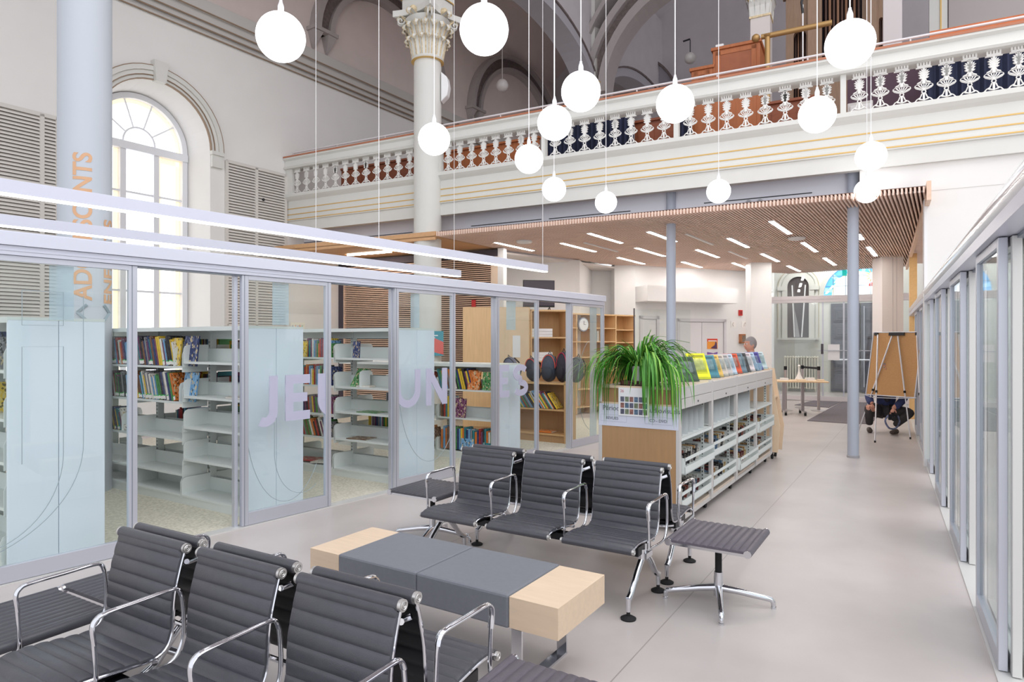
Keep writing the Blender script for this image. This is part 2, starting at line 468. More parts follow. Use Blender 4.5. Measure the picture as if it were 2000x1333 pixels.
# aisle vault
av = MB(); K = 16
pts = [(-.0+YC*i/K, 10.9+1.1*math.sin(PI*i/K)) for i in range(K+1)]
for i in range(K):
    (y0, z0), (y1, z1) = pts[i], pts[i+1]
    av.add([(2, y0, z0), (S3+2, y0, z0), (S3+2, y1, z1), (2, y1, z1)], [(0,1,2,3)], 0, MW)
struct(av.build('ceiling_aisle', VAULT, smooth=True))
# nave vault over the gallery
nv = MB()
pts = [(YC-9.5*i/K, 12.2+2.6*math.sin(PI*i/K)) for i in range(K+1)]
for i in range(K):
    (y0, z0), (y1, z1) = pts[i], pts[i+1]
    nv.add([(11, y0, z0), (S3+2, y0, z0), (S3+2, y1, z1), (11, y1, z1)], [(0,1,2,3)], 0, MW)
struct(nv.build('ceiling_nave', VAULT2, smooth=True))
# lunette arches over the brackets on the left wall
lu = MB()
def lunette(s0, s1, z0):
    c = (s0+s1)/2; a = (s1-s0)/2
    lu.band(ell(c, a-.55, a*.88-.5, z0), ell(c, a-.42, a*.88-.36, z0), -.2, 0, 0, MW)
    lu.band(ell(c, a-.42, a*.88-.36, z0), ell(c, a-.14, a*.88-.1, z0), -.12, 0, 1, MW)
    lu.band(ell(c, a-.14, a*.88-.1, z0), ell(c, a, a*.88, z0), -.25, 0, 0, MW)
    for x in (s0+.08, s0+.46, s1-.08, s1-.46):
        lu.add([(x-.12, -.24, z0), (x+.12, -.24, z0), (x+.12, 0, z0), (x-.12, 0, z0), (x, -.02, z0-.42)], [(0,1,2,3), (0,1,4), (1,2,4), (2,3,4), (3,0,4)], 0, MW)
    lu.box(s0-.08, s0+.6, -.28, 0, z0, z0+.08, 0, MW); lu.box(s1-.6, s1+.08, -.28, 0, z0, z0+.08, 0, MW)
lunette(17.4, 21.9, 8.5); lunette(23.1, 28.4, 8.45)
struct(lu.build('trim_5', [RIB, ORNA]))
# transverse arch from the second column across the nave
c2 = MW @ Vector((S2, YC, 0)); p2, q2 = pq_of(c2.x, c2.y)
MB_ = rz(GB)
ta = MB()
co = p2+3.3
ta.band(ell(co, 2.75, 2.5, 8.2), ell(co, 2.95, 2.75, 8.2), q2-.35, q2+.3, 0, MB_)
ta.band(ell(co, 2.95, 2.75, 8.2), ell(co, 3.15, 3.0, 8.2), q2-.25, q2+.3, 1, MB_)
ta.band(ell(co, 3.15, 3.0, 8.2), ell(co, 3.32, 3.2, 8.2), q2-.4, q2+.3, 0, MB_)
ta.band(ell(co, 3.5, 3.5, 8.2), ell(co, 3.62, 3.62, 8.2), q2-.45, q2+.3, 0, MB_)
struct(ta.build('trim_6', [RIB, ORNA]))
QE = 21.4
ew = MB(); ew.box(-20, 16, QE, QE+.4, 4.45, 15, M=MB_); struct(ew.build('wall_end_upper', VAULT2))
ea = MB()
pc = p_at(1227, QE)
ea.band(ell(pc, 1.35, 1.5, 9.2), ell(pc, 1.75, 1.9, 9.2), QE-.3, QE, 0, MB_)
ea.band(ell(pc, 1.75, 1.9, 9.2), ell(pc, 1.82, 1.97, 9.2), QE-.36, QE, 1, MB_)
struct(ea.build('trim_7', [mat('arch_band2', (158, 154, 160), .85), ORNA]))

# columns ------------------------------------------------------------
def corinthian(name, x, y, label, rot):
    t = thing(name, label, 'column', (x, y, 0), rot)
    r = .255
    sh = MB(); sh.lathe([(r+.02, 0), (r+.02, .2), (r, .22), (r, 6.75), (r-.01, 6.83)], 40); sh.build('shaft', CREAM, t, True)
    zc = 6.83
    ne = MB(); ne.lathe([(r, zc), (r+.035, zc+.01), (r+.045, zc+.035), (r+.035, zc+.06), (r, zc+.07)], 40)
    ne.lathe([(r+.036, zc-.006), (r+.05, zc), (r+.036, zc+.006)], 40, m=1); ne.build('necking', [CREAM, GOLD], t, True)
    cp_ = MB(); cp_.lathe([(r-.02, zc+.06), (r, zc+.3), (r+.07, zc+.6), (r+.16, zc+.74)], 32, m=0)
    for row, (n_, z0, hh, out, wd) in enumerate(((16, zc+.05, .34, .12, .11), (16, zc+.2, .42, .17, .12), (8, zc+.42, .38, .26, .14))):
        for i in range(n_):
            th_ = 2*PI*(i+.5*(row % 2))/n_
            M = Matrix.Rotation(th_, 4, 'Z')
            pr = [(r, z0), (r+.03, z0+hh*.5), (r+.06+.02*row, z0+hh*.85), (r+out, z0+hh), (r+out+.02, z0+hh*.86), (r+out-.015, z0+hh*.78)]
            wl = [wd*.5, wd*.55, wd*.6, wd*.5, wd*.34, wd*.15]
            vs = []
            for (rr, z), ww in zip(pr, wl):
                vs += [(rr-.01, -ww, z), (rr+.03, 0, z+.005), (rr-.01, ww, z)]
            fs = []
            for k in range(5): fs += [(3*k, 3*k+1, 3*k+4, 3*k+3), (3*k+1, 3*k+2, 3*k+5, 3*k+4)]
            cp_.add(vs, fs, 0, M)
            cp_.tube([(rr+.033, 0, z+.004) for rr, z in pr], .008, 5, 1, M)
            for sgn in (-1, 1):
                cp_.tube([(rr-.002, sgn*ww, z+.002) for (rr, z), ww in zip(pr, wl)], .006, 4, 1, M)
    for i in range(4):
        M = Matrix.Rotation(PI/4+i*PI/2, 4, 'Z')
        for sg in (-1, 1):
            sprl = []
            for k in range(16):
                a_ = k/15*2.6*PI; rr = .085*(1-k/18)
                sprl.append((r+.24+rr*math.cos(a_+PI*.6), sg*.035, zc+.72+rr*math.sin(a_+PI*.6)))
            cp_.tube(sprl, .016, 6, 0, M)
            cp_.tube([(r+.02, sg*.06, zc+.5), (r+.1, sg*.05, zc+.68), (r+.22, sg*.035, zc+.79)], .018, 6, 1, M)
    for i in range(4):
        M = Matrix.Rotation(i*PI/2, 4, 'Z'); cp_.ball((r+.14, 0, zc+.84), .07, 10, 6, 1, M)
    cp_.build('capital', [CREAM, GOLDL], t, True)
    ab = MB(); 
    star = []
    for i in range(4):
        a_ = i*PI/2
        for k in range(-3, 4):
            th_ = k/3*.72; dd = .36+.1*(k/3)**2
            star.append((math.cos(a_)*dd-math.sin(a_)*th_*.62, math.sin(a_)*dd+math.cos(a_)*th_*.62))
    ab.slab(star, zc+.79, zc+.9); ab.build('abacus', CREAM, t)
    en = MB()
    for z0, z1, hw in ((.9, 1.12, .33), (1.14, 1.42, .35), (1.42, 1.5, .42), (1.5, 1.62, .47), (1.62, 2.5, .33), (2.5, 6, .30)):
        en.box(-hw, hw, -hw, hw, zc+z0, zc+z1, 0)
    for z0, hw in ((.9, .33), (1.13, .353), (1.43, .423), (1.6, .473)):
        for ax in (0, 1):
            for sg in (-1, 1):
                if ax: en.box(-hw-.002, hw+.002, sg*hw-.006, sg*hw+.006, zc+z0-.008, zc+z0+.01, 1)
                else: en.box(sg*hw-.006, sg*hw+.006, -hw-.002, hw+.002, zc+z0-.008, zc+z0+.01, 1)
    en.build('entablature', [CREAM, GOLD], t)
    return t
cx, cy = -1.57, 12.20
corinthian('corinthian_column', cx, cy, 'white round column with gilded leafy capital rising in front of the gallery', TW)
corinthian('corinthian_column', c2.x, c2.y, 'far gilded column behind the pendant globes at the rear of the gallery', TW)
spk = MB(); spk.prism([(-.02, -.28), (.10, -.17), (.13, 0), (.10, .17), (-.02, .28)], -.09, .09)
so = spk.build('loudspeaker', WHITE, bevel=.02); so.location = (cx+.29, cy-.03, 6.35); so.rotation_euler = (0, 0, rad(-10))
tag(so, 'white wedge loudspeaker fixed high on the gilded column', 'speaker')

# lettered column
lx, ly, lr = -4.69, 7.2, .256
t = thing('lettered_column', 'big plain white round column lettered in copper, behind the left glass partition', 'column', (lx, ly, 0))
sh = MB(); sh.lathe([(lr, 0), (lr, 11)], 64); sh.build('shaft', mat('column_white', (192, 198, 206), .6), t, True)
cv = math.atan2(-ly, -lx)               # direction to the camera
def wrap(txt, size, off, z0, z1, mt):
    vs, fs = text_mesh(txt, size, 0.0, 'LEFT', .006)
    bmx = bmesh.new(); bv = [bmx.verts.new(v) for v in vs]
    for f in fs:
        try: bmx.faces.new([bv[i] for i in f])
        except ValueError: pass
    yl, yh = min(v.y for v in vs), max(v.y for v in vs)
    for i in range(1, 14):
        g = bmx.verts[:]+bmx.edges[:]+bmx.faces[:]
        bmesh.ops.bisect_plane(bmx, geom=g, plane_co=(0, yl+(yh-yl)*i/14, 0), plane_no=(0, 1, 0))
    bmx.verts.index_update(); vs = [v.co.copy() for v in bmx.verts]; fs = [[v.index for v in f.verts] for f in bmx.faces]; bmx.free()
    x0 = min(v.x for v in vs); x1 = max(v.x for v in vs); y0 = min(v.y for v in vs); y1 = max(v.y for v in vs)
    k = (z1-z0)/(x1-x0)
    mb = MB(); out = []
    for v in vs:
        ang = cv - off + ((v.y-y0)/(y1-y0)-.5)*(-size*.72/lr)
        out.append(((lr+.003)*math.cos(ang), (lr+.003)*math.sin(ang), z0+(v.x-x0)*k))
    mb.add(out, fs)
    return mb.build('lettering', mt, t)
wrap('ADOLESCENTS', .25, .10, 2.08, 3.66, COPPER)
wrap('ENFANTS', .2, -1.0, 2.06, 2.98, COPPER)
for off in (.10, -1.0):
    ch = MB(); a0 = cv-off
    for q in (-1, 1):
        pp = []
        for k in range(5):
            f_ = k/4
            ang = a0+(-.18+.34*f_ if off > 0 else .02-.3*f_)
            pp.append(((lr+.004)*math.cos(ang), (lr+.004)*math.sin(ang), 1.955+q*.085*f_))
        ch.tube(pp, .018, 4)
    ch.build('chevron', SLATE, t)

# grey steel columns
for (x, y, lb) in ((4.83, 9.28, 'slim blue-grey steel column standing free in the walkway near the easel'), (2.56, 10.55, 'slim blue-grey steel column rising behind the plant')):
    t = thing('steel_column', lb, 'column', (x, y, 0), GB)
    m_ = MB(); m_.lathe([(.074, 0), (.074, 4.3)], 28); m_.build('shaft', COLGR, t, True)
    m_ = MB(); m_.lathe([(.082, 0), (.082, .03), (.074, .035)], 28); m_.build('base_collar', mat('column_collar', (170, 168, 172), .5), t, True)

# ------------------------------------------------- gallery
QF = 10.087; PL = pq_of(-4.81, 14.0)[0]; PR = 6.0
pc1, qc1 = pq_of(cx, cy)
def gal_face(p0, p1):
    mb = MB()
    prof = [(0, 3.98), (0, 4.19), (-.03, 4.2), (-.03, 4.26), (0, 4.27), (0, 4.62), (-.05, 4.66), (-.09, 4.70), (-.09, 4.76), (.10, 4.77), (.15, 4.77), (.15, 4.0), (.12, 3.98)]
    n_ = len(prof)
    vs = [(p0, QF+y, z) for y, z in prof]+[(p1, QF+y, z) for y, z in prof]
    fs = [(i, (i+1) % n_, n_+(i+1) % n_, n_+i) for i in range(n_)]+[tuple(range(n_)), tuple(range(2*n_-1, n_-1, -1))]
    mb.add(vs, fs, 0, MB_)
    for z in (4.227, 4.337, 4.46): mb.box(p0+.04, p1-.02, QF-.036 if z < 4.25 else QF-.006, QF+.01, z-.009, z+.009, 1, MB_)
    return mb
gf = gal_face(PL-.3, pc1-.2)
g2 = gal_face(pc1+.12, PR)
gf.add(g2.v, [f for f in g2.f]); gf.m[len(gf.m)-len(g2.m):] = g2.m
struct(gf.build('trim_8', [CREAM, GOLD]))
gfl = MB(); gfl.box(PL-1.5, PR, QF+.15, QE, 4.3, 4.68, M=MB_); struct(gfl.build('floor_gallery', VAULT))
# fascia below the gallery, behind the steel columns
fa = MB(); fa.box(PL-.6, p_at(1655, QF+.46), QF+.46, QF+.56, 3.62, 4.35, M=MB_)
fa.box(p_at(1679, QF+.06), PR, QF+.06, QF+.14, 3.62, 3.99, 1, MB_)
for (u0, v0, u1, v1) in ((920, 442, 1057, 428.5), (1072, 428.5, 1231, 411.5), (1375, 397, 1586, 376.5), (590, 476, 805, 453)):
    fa.box(p_at(u0, QF+.45), p_at(u1, QF+.45), QF+.45, QF+.47, H+(666.5-(v0+v1)/2)/F*PQ(p_at((u0+u1)/2, QF+.45), QF+.45)[1]-.007, H+(666.5-(v0+v1)/2)/F*PQ(p_at((u0+u1)/2, QF+.45), QF+.45)[1]+.007, 2, MB_)
struct(fa.build('trim_9', [mat('fascia_paint', (240, 241, 250), .8), WALL, HOLE]))
sf = MB(); sf.box(PL-.5, PR, QF+.15, QF+.6, 4.33, 4.38, M=MB_); struct(sf.build('trim_10', CREAM))

# balustrade -------------------------------------------------------
def baluster_mesh():
    mb = MB()
    T = .012
    def pl(poly): mb.prism(poly, -T, T)
    def petal(cx_, cz, ang, L_, w_, w2=None):
        w2 = w2 or w_*.3
        ax = (math.cos(ang), math.sin(ang)); nx = (-ax[1], ax[0])
        P = lambda l, s_: (cx_+ax[0]*l+nx[0]*s_, cz+ax[1]*l+nx[1]*s_)
        pl([P(0, -w2*.7), P(L_*.72, -w_*.72), P(L_, 0), P(L_*.72, w_*.72), P(0, w2*.7)])
    # foot
    mb.box(-.12, .12, -T, T, 0, .022)
    petal(-.01, .03, rad(20), .085, .012); petal(.01, .03, rad(160), .085, .012)
    for sg in (-1, 1):
        mb.tube([(sg*.10, 0, .02), (sg*.075, 0, .05), (sg*.04, 0, .07), (sg*.02, 0, .12)], .008, 6)
    mb.box(-.012, .012, -T, T, .04, .13)
    ring = lambda cx_, cz, r, w_: mb.tube([(cx_+r*math.cos(t_*PI/6), 0, cz+r*math.sin(t_*PI/6)) for t_ in range(12)], w_, 6, closed=True)
    ring(0, .145, .022, .008)
    # bowl
    for k in range(-3, 4): petal(0, .165, PI/2+k*.36, .085+.012*abs(k), .009)
    mb.tube([(-.095, 0, .235), (-.102, 0, .215), (-.085, 0, .195), (-.04, 0, .175), (0, 0, .165), (.04, 0, .175), (.085, 0, .195), (.102, 0, .215), (.095, 0, .235)], .007, 6)
    for z in (.24, .256): mb.tube([(-.09+.012*(z > .25), 0, z), (-.045, 0, z+.008), (0, 0, z+.01), (.045, 0, z+.008), (.09-.012*(z > .25), 0, z)], .005, 5)
    mb.box(-.018, .018, -T, T, .25, .32)
    for sg in (-1, 1): mb.tube([(sg*.07, 0, .262), (sg*.03, 0, .28), (sg*.012, 0, .32)], .009, 5)
    # fan
    for row, (cz, L_) in enumerate(((.31, .07), (.345, .075), (.375, .08))):
        for k in (-3, -2, -1, 0, 1, 2, 3): petal(0, cz, PI/2+k*.40, L_*(1-.04*abs(k)), .011)
    mb.box(-.014, .014, -T, T, .3, .46)
    # crown
    mb.box(-.075, .075, -T, T, .462, .488)
    for k in range(5): mb.box(-.078+k*.033, -.056+k*.033, -T, T, .485, .525)
    mb.box(-.09, .09, -T, T, .452, .465)
    return mb
bal = thing('balustrade', 'white pierced balustrade with handrail along the gallery front', 'balustrade', (0, 0, 0), GB)
ZB0 = 4.775
rail = MB()
for p0, p1 in ((PL+.0, pc1-.22), (pc1+.14, PR)):
    prof = [(-.08, 5.30), (-.10, 5.33), (-.06, 5.36), (-.05, 5.47), (-.10, 5.50), (-.10, 5.53), (.2, 5.53), (.2, 5.30)]
    n_ = len(prof)
    vs = [(p0, QF+y, z) for y, z in prof]+[(p1, QF+y, z) for y, z in prof]
    rail.add(vs, [(i, (i+1) % n_, n_+(i+1) % n_, n_+i) for i in range(n_)]+[tuple(range(n_)), tuple(range(2*n_-1, n_-1, -1))])
    rail.box(p0, p1, QF-.11, QF+.22, 5.53, 5.56, 1)
rail.build('top_rail', [CREAM, mat('rail_cap_wood', (176, 112, 82), .5)], bal)
post = MB()
psts = [(PL+.07, .1), (pc1-.28, .04), (pc1+.2, .06), (p_at(1062, QF), .035), (p_at(1321, QF), .035), (p_at(1647, QF), .035), (p_at(2080, QF), .035)]
for p_, hw in psts:
    po = MB(); po.box(p_-hw, p_+hw, QF-.03, QF+.08, ZB0, 5.31); po.build('post', CREAM, bal)
hr = MB()
for p0, p1 in ((PL+.06, pc1-.28), (pc1+.2, PR)):
    hr.tube([(p0, QF+.12, 5.69), (p1, QF+.12, 5.69)], .018, 8)
    x = p0
    while x < p1:
        hr.cyl((x, QF+.12, 5.55), (x, QF+.12, 5.69), .012, n=6); x += 1.25
hr.build('handrail', mat('handrail_paint', (222, 220, 222), .5), bal, True)
b0 = baluster_mesh().build('baluster', mat('baluster_paint', (232, 230, 226), .6), bal)
first = True
edges_ = [p for p, _ in psts]+[PR]
for i in range(len(edges_)-1):
    if i == 1: continue
    g = edges_[i+1]-edges_[i]-.14; n_ = max(1, int(round(g/.262)))
    if i == 6: n_ = min(n_, 3)
    for k in range(n_):
        p_ = edges_[i]+.07+g*(k+.5)/n_
        o = b0 if first else b0.copy()
        if not first: COL.objects.link(o); o.parent = bal
        o.location = (p_, QF+.03, ZB0); first = False

# things on the gallery
for i, (u0, u1, q, z0, z1, mt, lb) in enumerate((
    (618, 812, 11.6, 4.68, 5.62, REDW, 'long mahogany pew behind the left end of the white balustrade'),
    (850, 1052, 11.5, 4.68, 5.60, ORW, 'orange wood pew right of the gilded column on the gallery'),
    (1240, 1330, 11.5, 4.68, 5.58, REDW, 'short brown pew behind the middle balusters'),
    (1350, 1485, 11.35, 4.68, 5.85, ORW, 'wood panelled pew in front of the tall choir case'),
    (1500, 1600, 11.4, 4.68, 5.5, REDW, 'low brown pew below the organ'))):
    p0, p1 = p_at(u0, q), p_at(u1, q)
    t = thing('pew', lb, 'pew', PQ(p0, q, 4.68), GB)
    L_ = p1-p0; hh = z1-4.68
    a = MB(); a.box(0, L_, 0, .05, .1, hh)
    nn = max(2, int(L_/.6))
    for k in range(nn): a.box(k*L_/nn+.06, (k+1)*L_/nn-.06, -.012, 0, .2, hh-.12)
    a.build('backrest', mt, t)
    a = MB(); a.box(-.02, L_+.02, -.04, .09, hh, hh+.04); a.build('top_rail', mt, t)
    for x in (0, L_-.05):
        a = MB(); a.box(x, x+.05, .05, .5, 0, hh*.8); a.build('end_panel', mt, t)
    a = MB(); a.box(.05, L_-.05, .05, .48, .4, .44); a.build('seat', mt, t)
def curtain(u0, u1, q, z0, z1, lb, mt, pleat=.09):
    p0, p1 = p_at(u0, q), p_at(u1, q)
    mb = MB(); n_ = int((p1-p0)/pleat*6); top = []; bot = []
    for i in range(n_+1):
        x = p0+(p1-p0)*i/n_; y = q+.035*math.sin(2*PI*i/6)
        top.append((x, y, z1)); bot.append((x+.01*math.sin(i), y*1.0, z0))
    vs = top+bot; k = n_+1
    fs = [(i, i+1, k+i+1, k+i) for i in range(n_)]
    vs += [(x, y+.03, z) for x, y, z in vs]
    fs += [(2*k+i, 3*k+i, 3*k+i+1, 2*k+i+1) for i in range(n_)]
    mb.add(vs, fs, 0, MB_)
    o = mb.build('choir_curtain', mt, smooth=True)
    return tag(o, lb, 'curtain')
curtain(1070, 1235, 11.2, 4.68, 5.72, 'pleated navy curtain behind the balusters left of the middle post', NAVY)
curtain(1800, 2040, 11.3, 4.68, 6.05, 'pleated navy curtain with scalloped wood edge at the far right of the gallery', NAVY, .13)
curtain(1325, 1350, 11.1, 4.68, 5.5, 'narrow navy curtain beside the slim balustrade post', NAVY)
sc2 = MB(); p0, p1 = p_at(1815, 11.2), p_at(2040, 11.2); L_ = p1-p0
poly = [(p0, 6.1), (p1, 6.1)]
k = 24
for i in range(k, -1, -1):
    poly.append((p0+L_*i/k, 5.84+.05*(i % 2)))
sc2.prism(poly, 11.13, 11.17, 0, MB_)
tag(sc2.build('scalloped_pelmet', mat('orange_pelmet', (196, 106, 58), .6, var=.15)), 'orange scalloped pelmet board above the right navy curtain', 'pelmet')
pv = MB(); pv.box(p_at(1655, 12), p_at(1800, 12), 12, 12.1, 4.68, 5.95, M=MB_); pv.box(p_at(1655, 12)-.02, p_at(1800, 12)+.02, 11.98, 12.12, 5.95, 6.0, M=MB_)
tag(pv.build('screen_panel', PLUM), 'dark plum screen panel behind the balusters right of centre', 'panel')
pv = MB(); pv.box(p_at(1655, 11), p_at(1705, 11), 11, 11.3, 4.9, 5.2, M=MB_)
pv.box(p_at(1660, 11), p_at(1700, 11), 10.98, 11, 4.95, 5.15, 1, MB_)
tag(pv.build('white_case', [mat('case_paint', (216, 212, 210), .6), WHITE], bevel=.03), 'pale rounded case standing just behind the right post of the balustrade', 'case')

# choir case (orange cabinet)
q = 12.4; t = thing('choir_case', 'orange oak panelled case rising above the gallery rail', 'cabinet', PQ(p_at(1350, q), q, 4.68), GB)
pa, pb_, pc_ = 0, p_at(1392, q)-p_at(1350, q), p_at(1484, q)-p_at(1350, q)
zA, zB = 6.75-4.68, 7.05-4.68
for x0, x1, zz in ((pa, pb_, zA), (pb_, pc_, zB)):
    m_ = MB(); m_.box(x0, x1, 0, .9, 0, zz); m_.box(x0-.03, x1+.03, -.03, .93, zz-.06, zz); m_.build('body', ORW, t, bevel=.01)
    m_ = MB(); m_.box(x0+.14, x1-.14, -.012, 0, zz-.62, zz-.16, 0)
    m_.box(x0+.06, x1-.06, -.02, -.0, zz-.16, zz-.09, 1); m_.box(x0+.06, x0+.14, -.02, 0, zz-.7, zz-.09, 1); m_.box(x1-.14, x1-.06, -.02, 0, zz-.7, zz-.09, 1)
    m_.build('panel', [mat('panel_dark_oak', (158, 90, 56), .5, var=.1), ORW], t)
lampm = MB(); lampm.box(-.07, .07, -.04, .04, 0, .12); lampm.tube([(.05, 0, .02), (.3, .05, .08), (.6, .1, .06)], .012, 5)
lo = lampm.build('desk_lamp', WHITE); lo.location = PQ(p_at(1402, q), q+.2, 7.05); lo.rotation_euler = (0, 0, GB)
tag(lo, 'small white clip lamp lying on top of the orange oak case', 'lamp')

# organ
q = 14.2
t = thing('pipe_organ', 'brown wooden pipe organ case with arched openings high on the gallery', 'organ', PQ(p_at(1535, q), q, 4.68), GB)
W_ = p_at(1742, q)-p_at(1535, q)
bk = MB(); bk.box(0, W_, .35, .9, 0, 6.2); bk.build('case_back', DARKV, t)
fc = MB()
def arch_panel(x0, x1, z0, zs, z1, y0, y1):
    """front board with a round-headed opening from z0 up to spring zs"""
    c = (x0+x1)/2; r = (x1-x0)/2-.14
    al_ = [(c+r*math.cos(PI-PI*i/12), zs+r*math.sin(PI-PI*i/12)) for i in range(13)]
    fc.band(al_, [(x, z1) for x, z in al_], y0, y1)
    fc.box(x0, c-r, y0, y1, z0, z1); fc.box(c+r, x1, y0, y1, z0, z1); fc.box(x0, x1, y0, y1, 0, z0)
xa = p_at(1590, q)-p_at(1535, q); xb = p_at(1700, q)-p_at(1535, q)
arch_panel(0, xa, 1.6, 3.05, 3.9, 0, .12); arch_panel(xa, xb, 2.0, 4.2, 6.2, -.1, .12); arch_panel(xb, W_, 1.6, 3.05, 3.9, 0, .12)
fc.box(-.06, xa, -.08, .12, 3.85, 3.95); fc.box(-.03, xa, -.05, .12, 4.0, 4.4)
fc.box(xb, W_+.08, -.1, .12, 3.85, 4.1); fc.box(xb, W_+.02, 0, .1, 4.1, 4.9)
for x in (xa-.1, xb-.08): fc.box(x, x+.18, -.2, .12, 0, 6.2)
fc.build('case_front', ORGW, t, bevel=.008)
for (x0, x1, n_, zb, ztp) in ((.14, xa-.14, 5, 1.6, 3.5), (xa+.16, xb-.16, 9, 2.0, 5.0), (xb+.1, W_-.14, 3, 1.6, 3.5)):
    for i in range(n_):
        x = x0+(x1-x0)*(i+.5)/n_; r_ = (x1-x0)/n_*.38
        pp = MB(); pp.lathe([(r_*.4, zb-.2), (r_, zb+.1), (r_, ztp-.1*abs(i-n_/2)), (r_*.9, ztp)], 12, (x, .25, 0))
        pp.build('organ_pipe', mat('pipe_wood', (150, 112, 88), .45, .3) if i % 2 else ORGD, t, True)
gc = thing('gallery_pilaster', 'white square pilaster with gilded leafy capital beside the organ', 'column', PQ(p_at(1487, 13.75), 13.75, 4.68), GB)
m_ = MB(); m_.box(-.18, .18, -.18, .18, 0, 4.0); m_.build('shaft', mat('pilaster_paint', (214, 206, 202), .7), gc)
m_ = MB()
for i in range(4):
    M = Matrix.Rotation(i*PI/2, 4, 'Z')
    for rw, (z0, hh, out) in enumerate(((3.35, .3, .08), (3.5, .38, .13))):
        for k in range(4):
            xx = -.15+.1*k
            m_.add([(.18, xx-.05, z0), (.18, xx+.05, z0), (.2, xx+.06, z0+hh*.6), (.2, xx-.06, z0+hh*.6), (.18+out, xx-.04, z0+hh), (.18+out, xx+.04, z0+hh), (.19+out, xx, z0+hh*.8)],
                   [(0,1,2,3), (3,2,5,4), (4,5,6)], rw, M)
    M2 = Matrix.Rotation(PI/4+i*PI/2, 4, 'Z')
    sprl = [(.36+.07*(1-k/16)*math.cos(k/15*5*PI/2), 0, 3.88+.07*(1-k/16)*math.sin(k/15*5*PI/2)) for k in range(16)]
    m_.tube(sprl, .028, 6, 0, M2)
    m_.tube([(.22, 0, 3.5), (.27, 0, 3.75), (.37, 0, 3.93)], .03, 6, 1, M2)
m_.box(-.2, .2, -.2, .2, 3.3, 3.34, 1)
m_.build('capital', [CREAM, GOLDL], gc)
m_ = MB(); m_.box(-.32, .32, -.32, .32, 3.98, 4.06); m_.box(-.24, .24, -.24, .24, 4.06, 5.2); m_.box(-.3, .3, -.3, .3, 5.2, 6.5); m_.build('abacus', CREAM, gc)
pl2 = MB(); pl2.box(p_at(1725, 12.8), p_at(1762, 12.8), 12.8, 13.1, 4.68, 13, M=MB_)
tag(pl2.build('gallery_pier', mat('pier_paint', (200, 192, 192), .7)), 'plain pale square pier at the right of the organ', 'column')
# brass rail stand
t = thing('brass_rail', 'thick brass rail with ball end running in front of the organ', 'rail', PQ(0, 0, 0), GB)
qq = 12.0; p0, p1 = p_at(1499, qq), p_at(1625, qq)
zr = H+(666.5-70)/F*PQ(p0, qq)[1]
m_ = MB(); m_.tube([(p0-.1, qq, zr), (p1, qq, zr)], .045, 12)
m_.ball((p0-.19, qq, zr), .07); m_.lathe([(.06, -.02), (.075, 0), (.06, .02)], 14, (p0, qq, zr)); m_.build('rail', mat('aged_brass', (176, 140, 90), .45, .5), t, True)
m_ = MB(); m_.tube([(p0, qq, 4.68), (p0, qq, zr)], .045, 12); m_.build('post', mat('aged_brass', (0, 0, 0)), t, True)
# mic stand
t = thing('microphone_stand', 'thin microphone stand standing in front of the organ case', 'stand', PQ(p_at(1568, 12.6), 12.6, 4.68), GB)
m_ = MB(); m_.tube([(0, 0, 0), (0, 0, 2.9)], .012, 6); m_.lathe([(.14, 0), (.14, .02)], 16); m_.build('pole', WHITE, t)
m_ = MB(); m_.tube([(0, 0, 2.75), (-.02, 0, 2.95), (.05, 0, 3.25)], .022, 6); m_.ball((.05, 0, 3.27), .04, 8, 6); m_.build('microphone', BLACK, t, True)
# door and grey curved reveal right of the organ
dr = MB(); dr.box(p_at(1815, 17), p_at(1850, 17), 17, 17.1, 4.68, 9.6, M=MB_); dr.box(p_at(1836, 17), p_at(1839, 17), 16.98, 17, 4.68, 9.6, 1, MB_)
struct(dr.build('door_1', [CREAM, GOLD]))
gw = MB(); gw.box(p_at(1853, 17), 9.5, 17, 17.2, 4.68, 9.35, M=MB_); gw.box(p_at(1740, 17), 9.5, 16.9, 17.1, 9.4, 9.7, 1, MB_)
struct(gw.build('wall_gallery', [mat('gallery_grey', (176, 168, 166), .85), RIB]))
hl = MB(); hl.tube([(-.16, 0, 0), (0, 0, .02)], .02, 6); hl.tube([(0, 0, 0), (0, 0, -.32)], .012, 6); hl.ball((0, 0, -.42), .13, 14, 10, 1); hl.cyl((0, 0, -.34), (0, 0, -.3), .03)
ho = hl.build('wall_lantern', [BLACK, mat('dim_globe', (176, 172, 170), .3)], smooth=True); ho.location = atY(1348, 78, 15); ho.rotation_euler = (0, 0, GB)
tag(ho, 'unlit old globe lantern hanging left of the orange oak case', 'lamp')
hl = MB(); hl.tube([(0, 0, 0), (0, 0, 1.0)], .015, 6); hl.ball((0, 0, -.13), .16, 14, 10, 1); hl.box(-.08, .08, -.03, .03, .98, 1.02)
ho = hl.build('hanging_lantern', [RIB, mat('dim_globe2', (206, 200, 198), .3)], smooth=True); ho.location = atY(981, 157, 17)
tag(ho, 'unlit pale globe lantern hanging before the far carved arch', 'lamp')
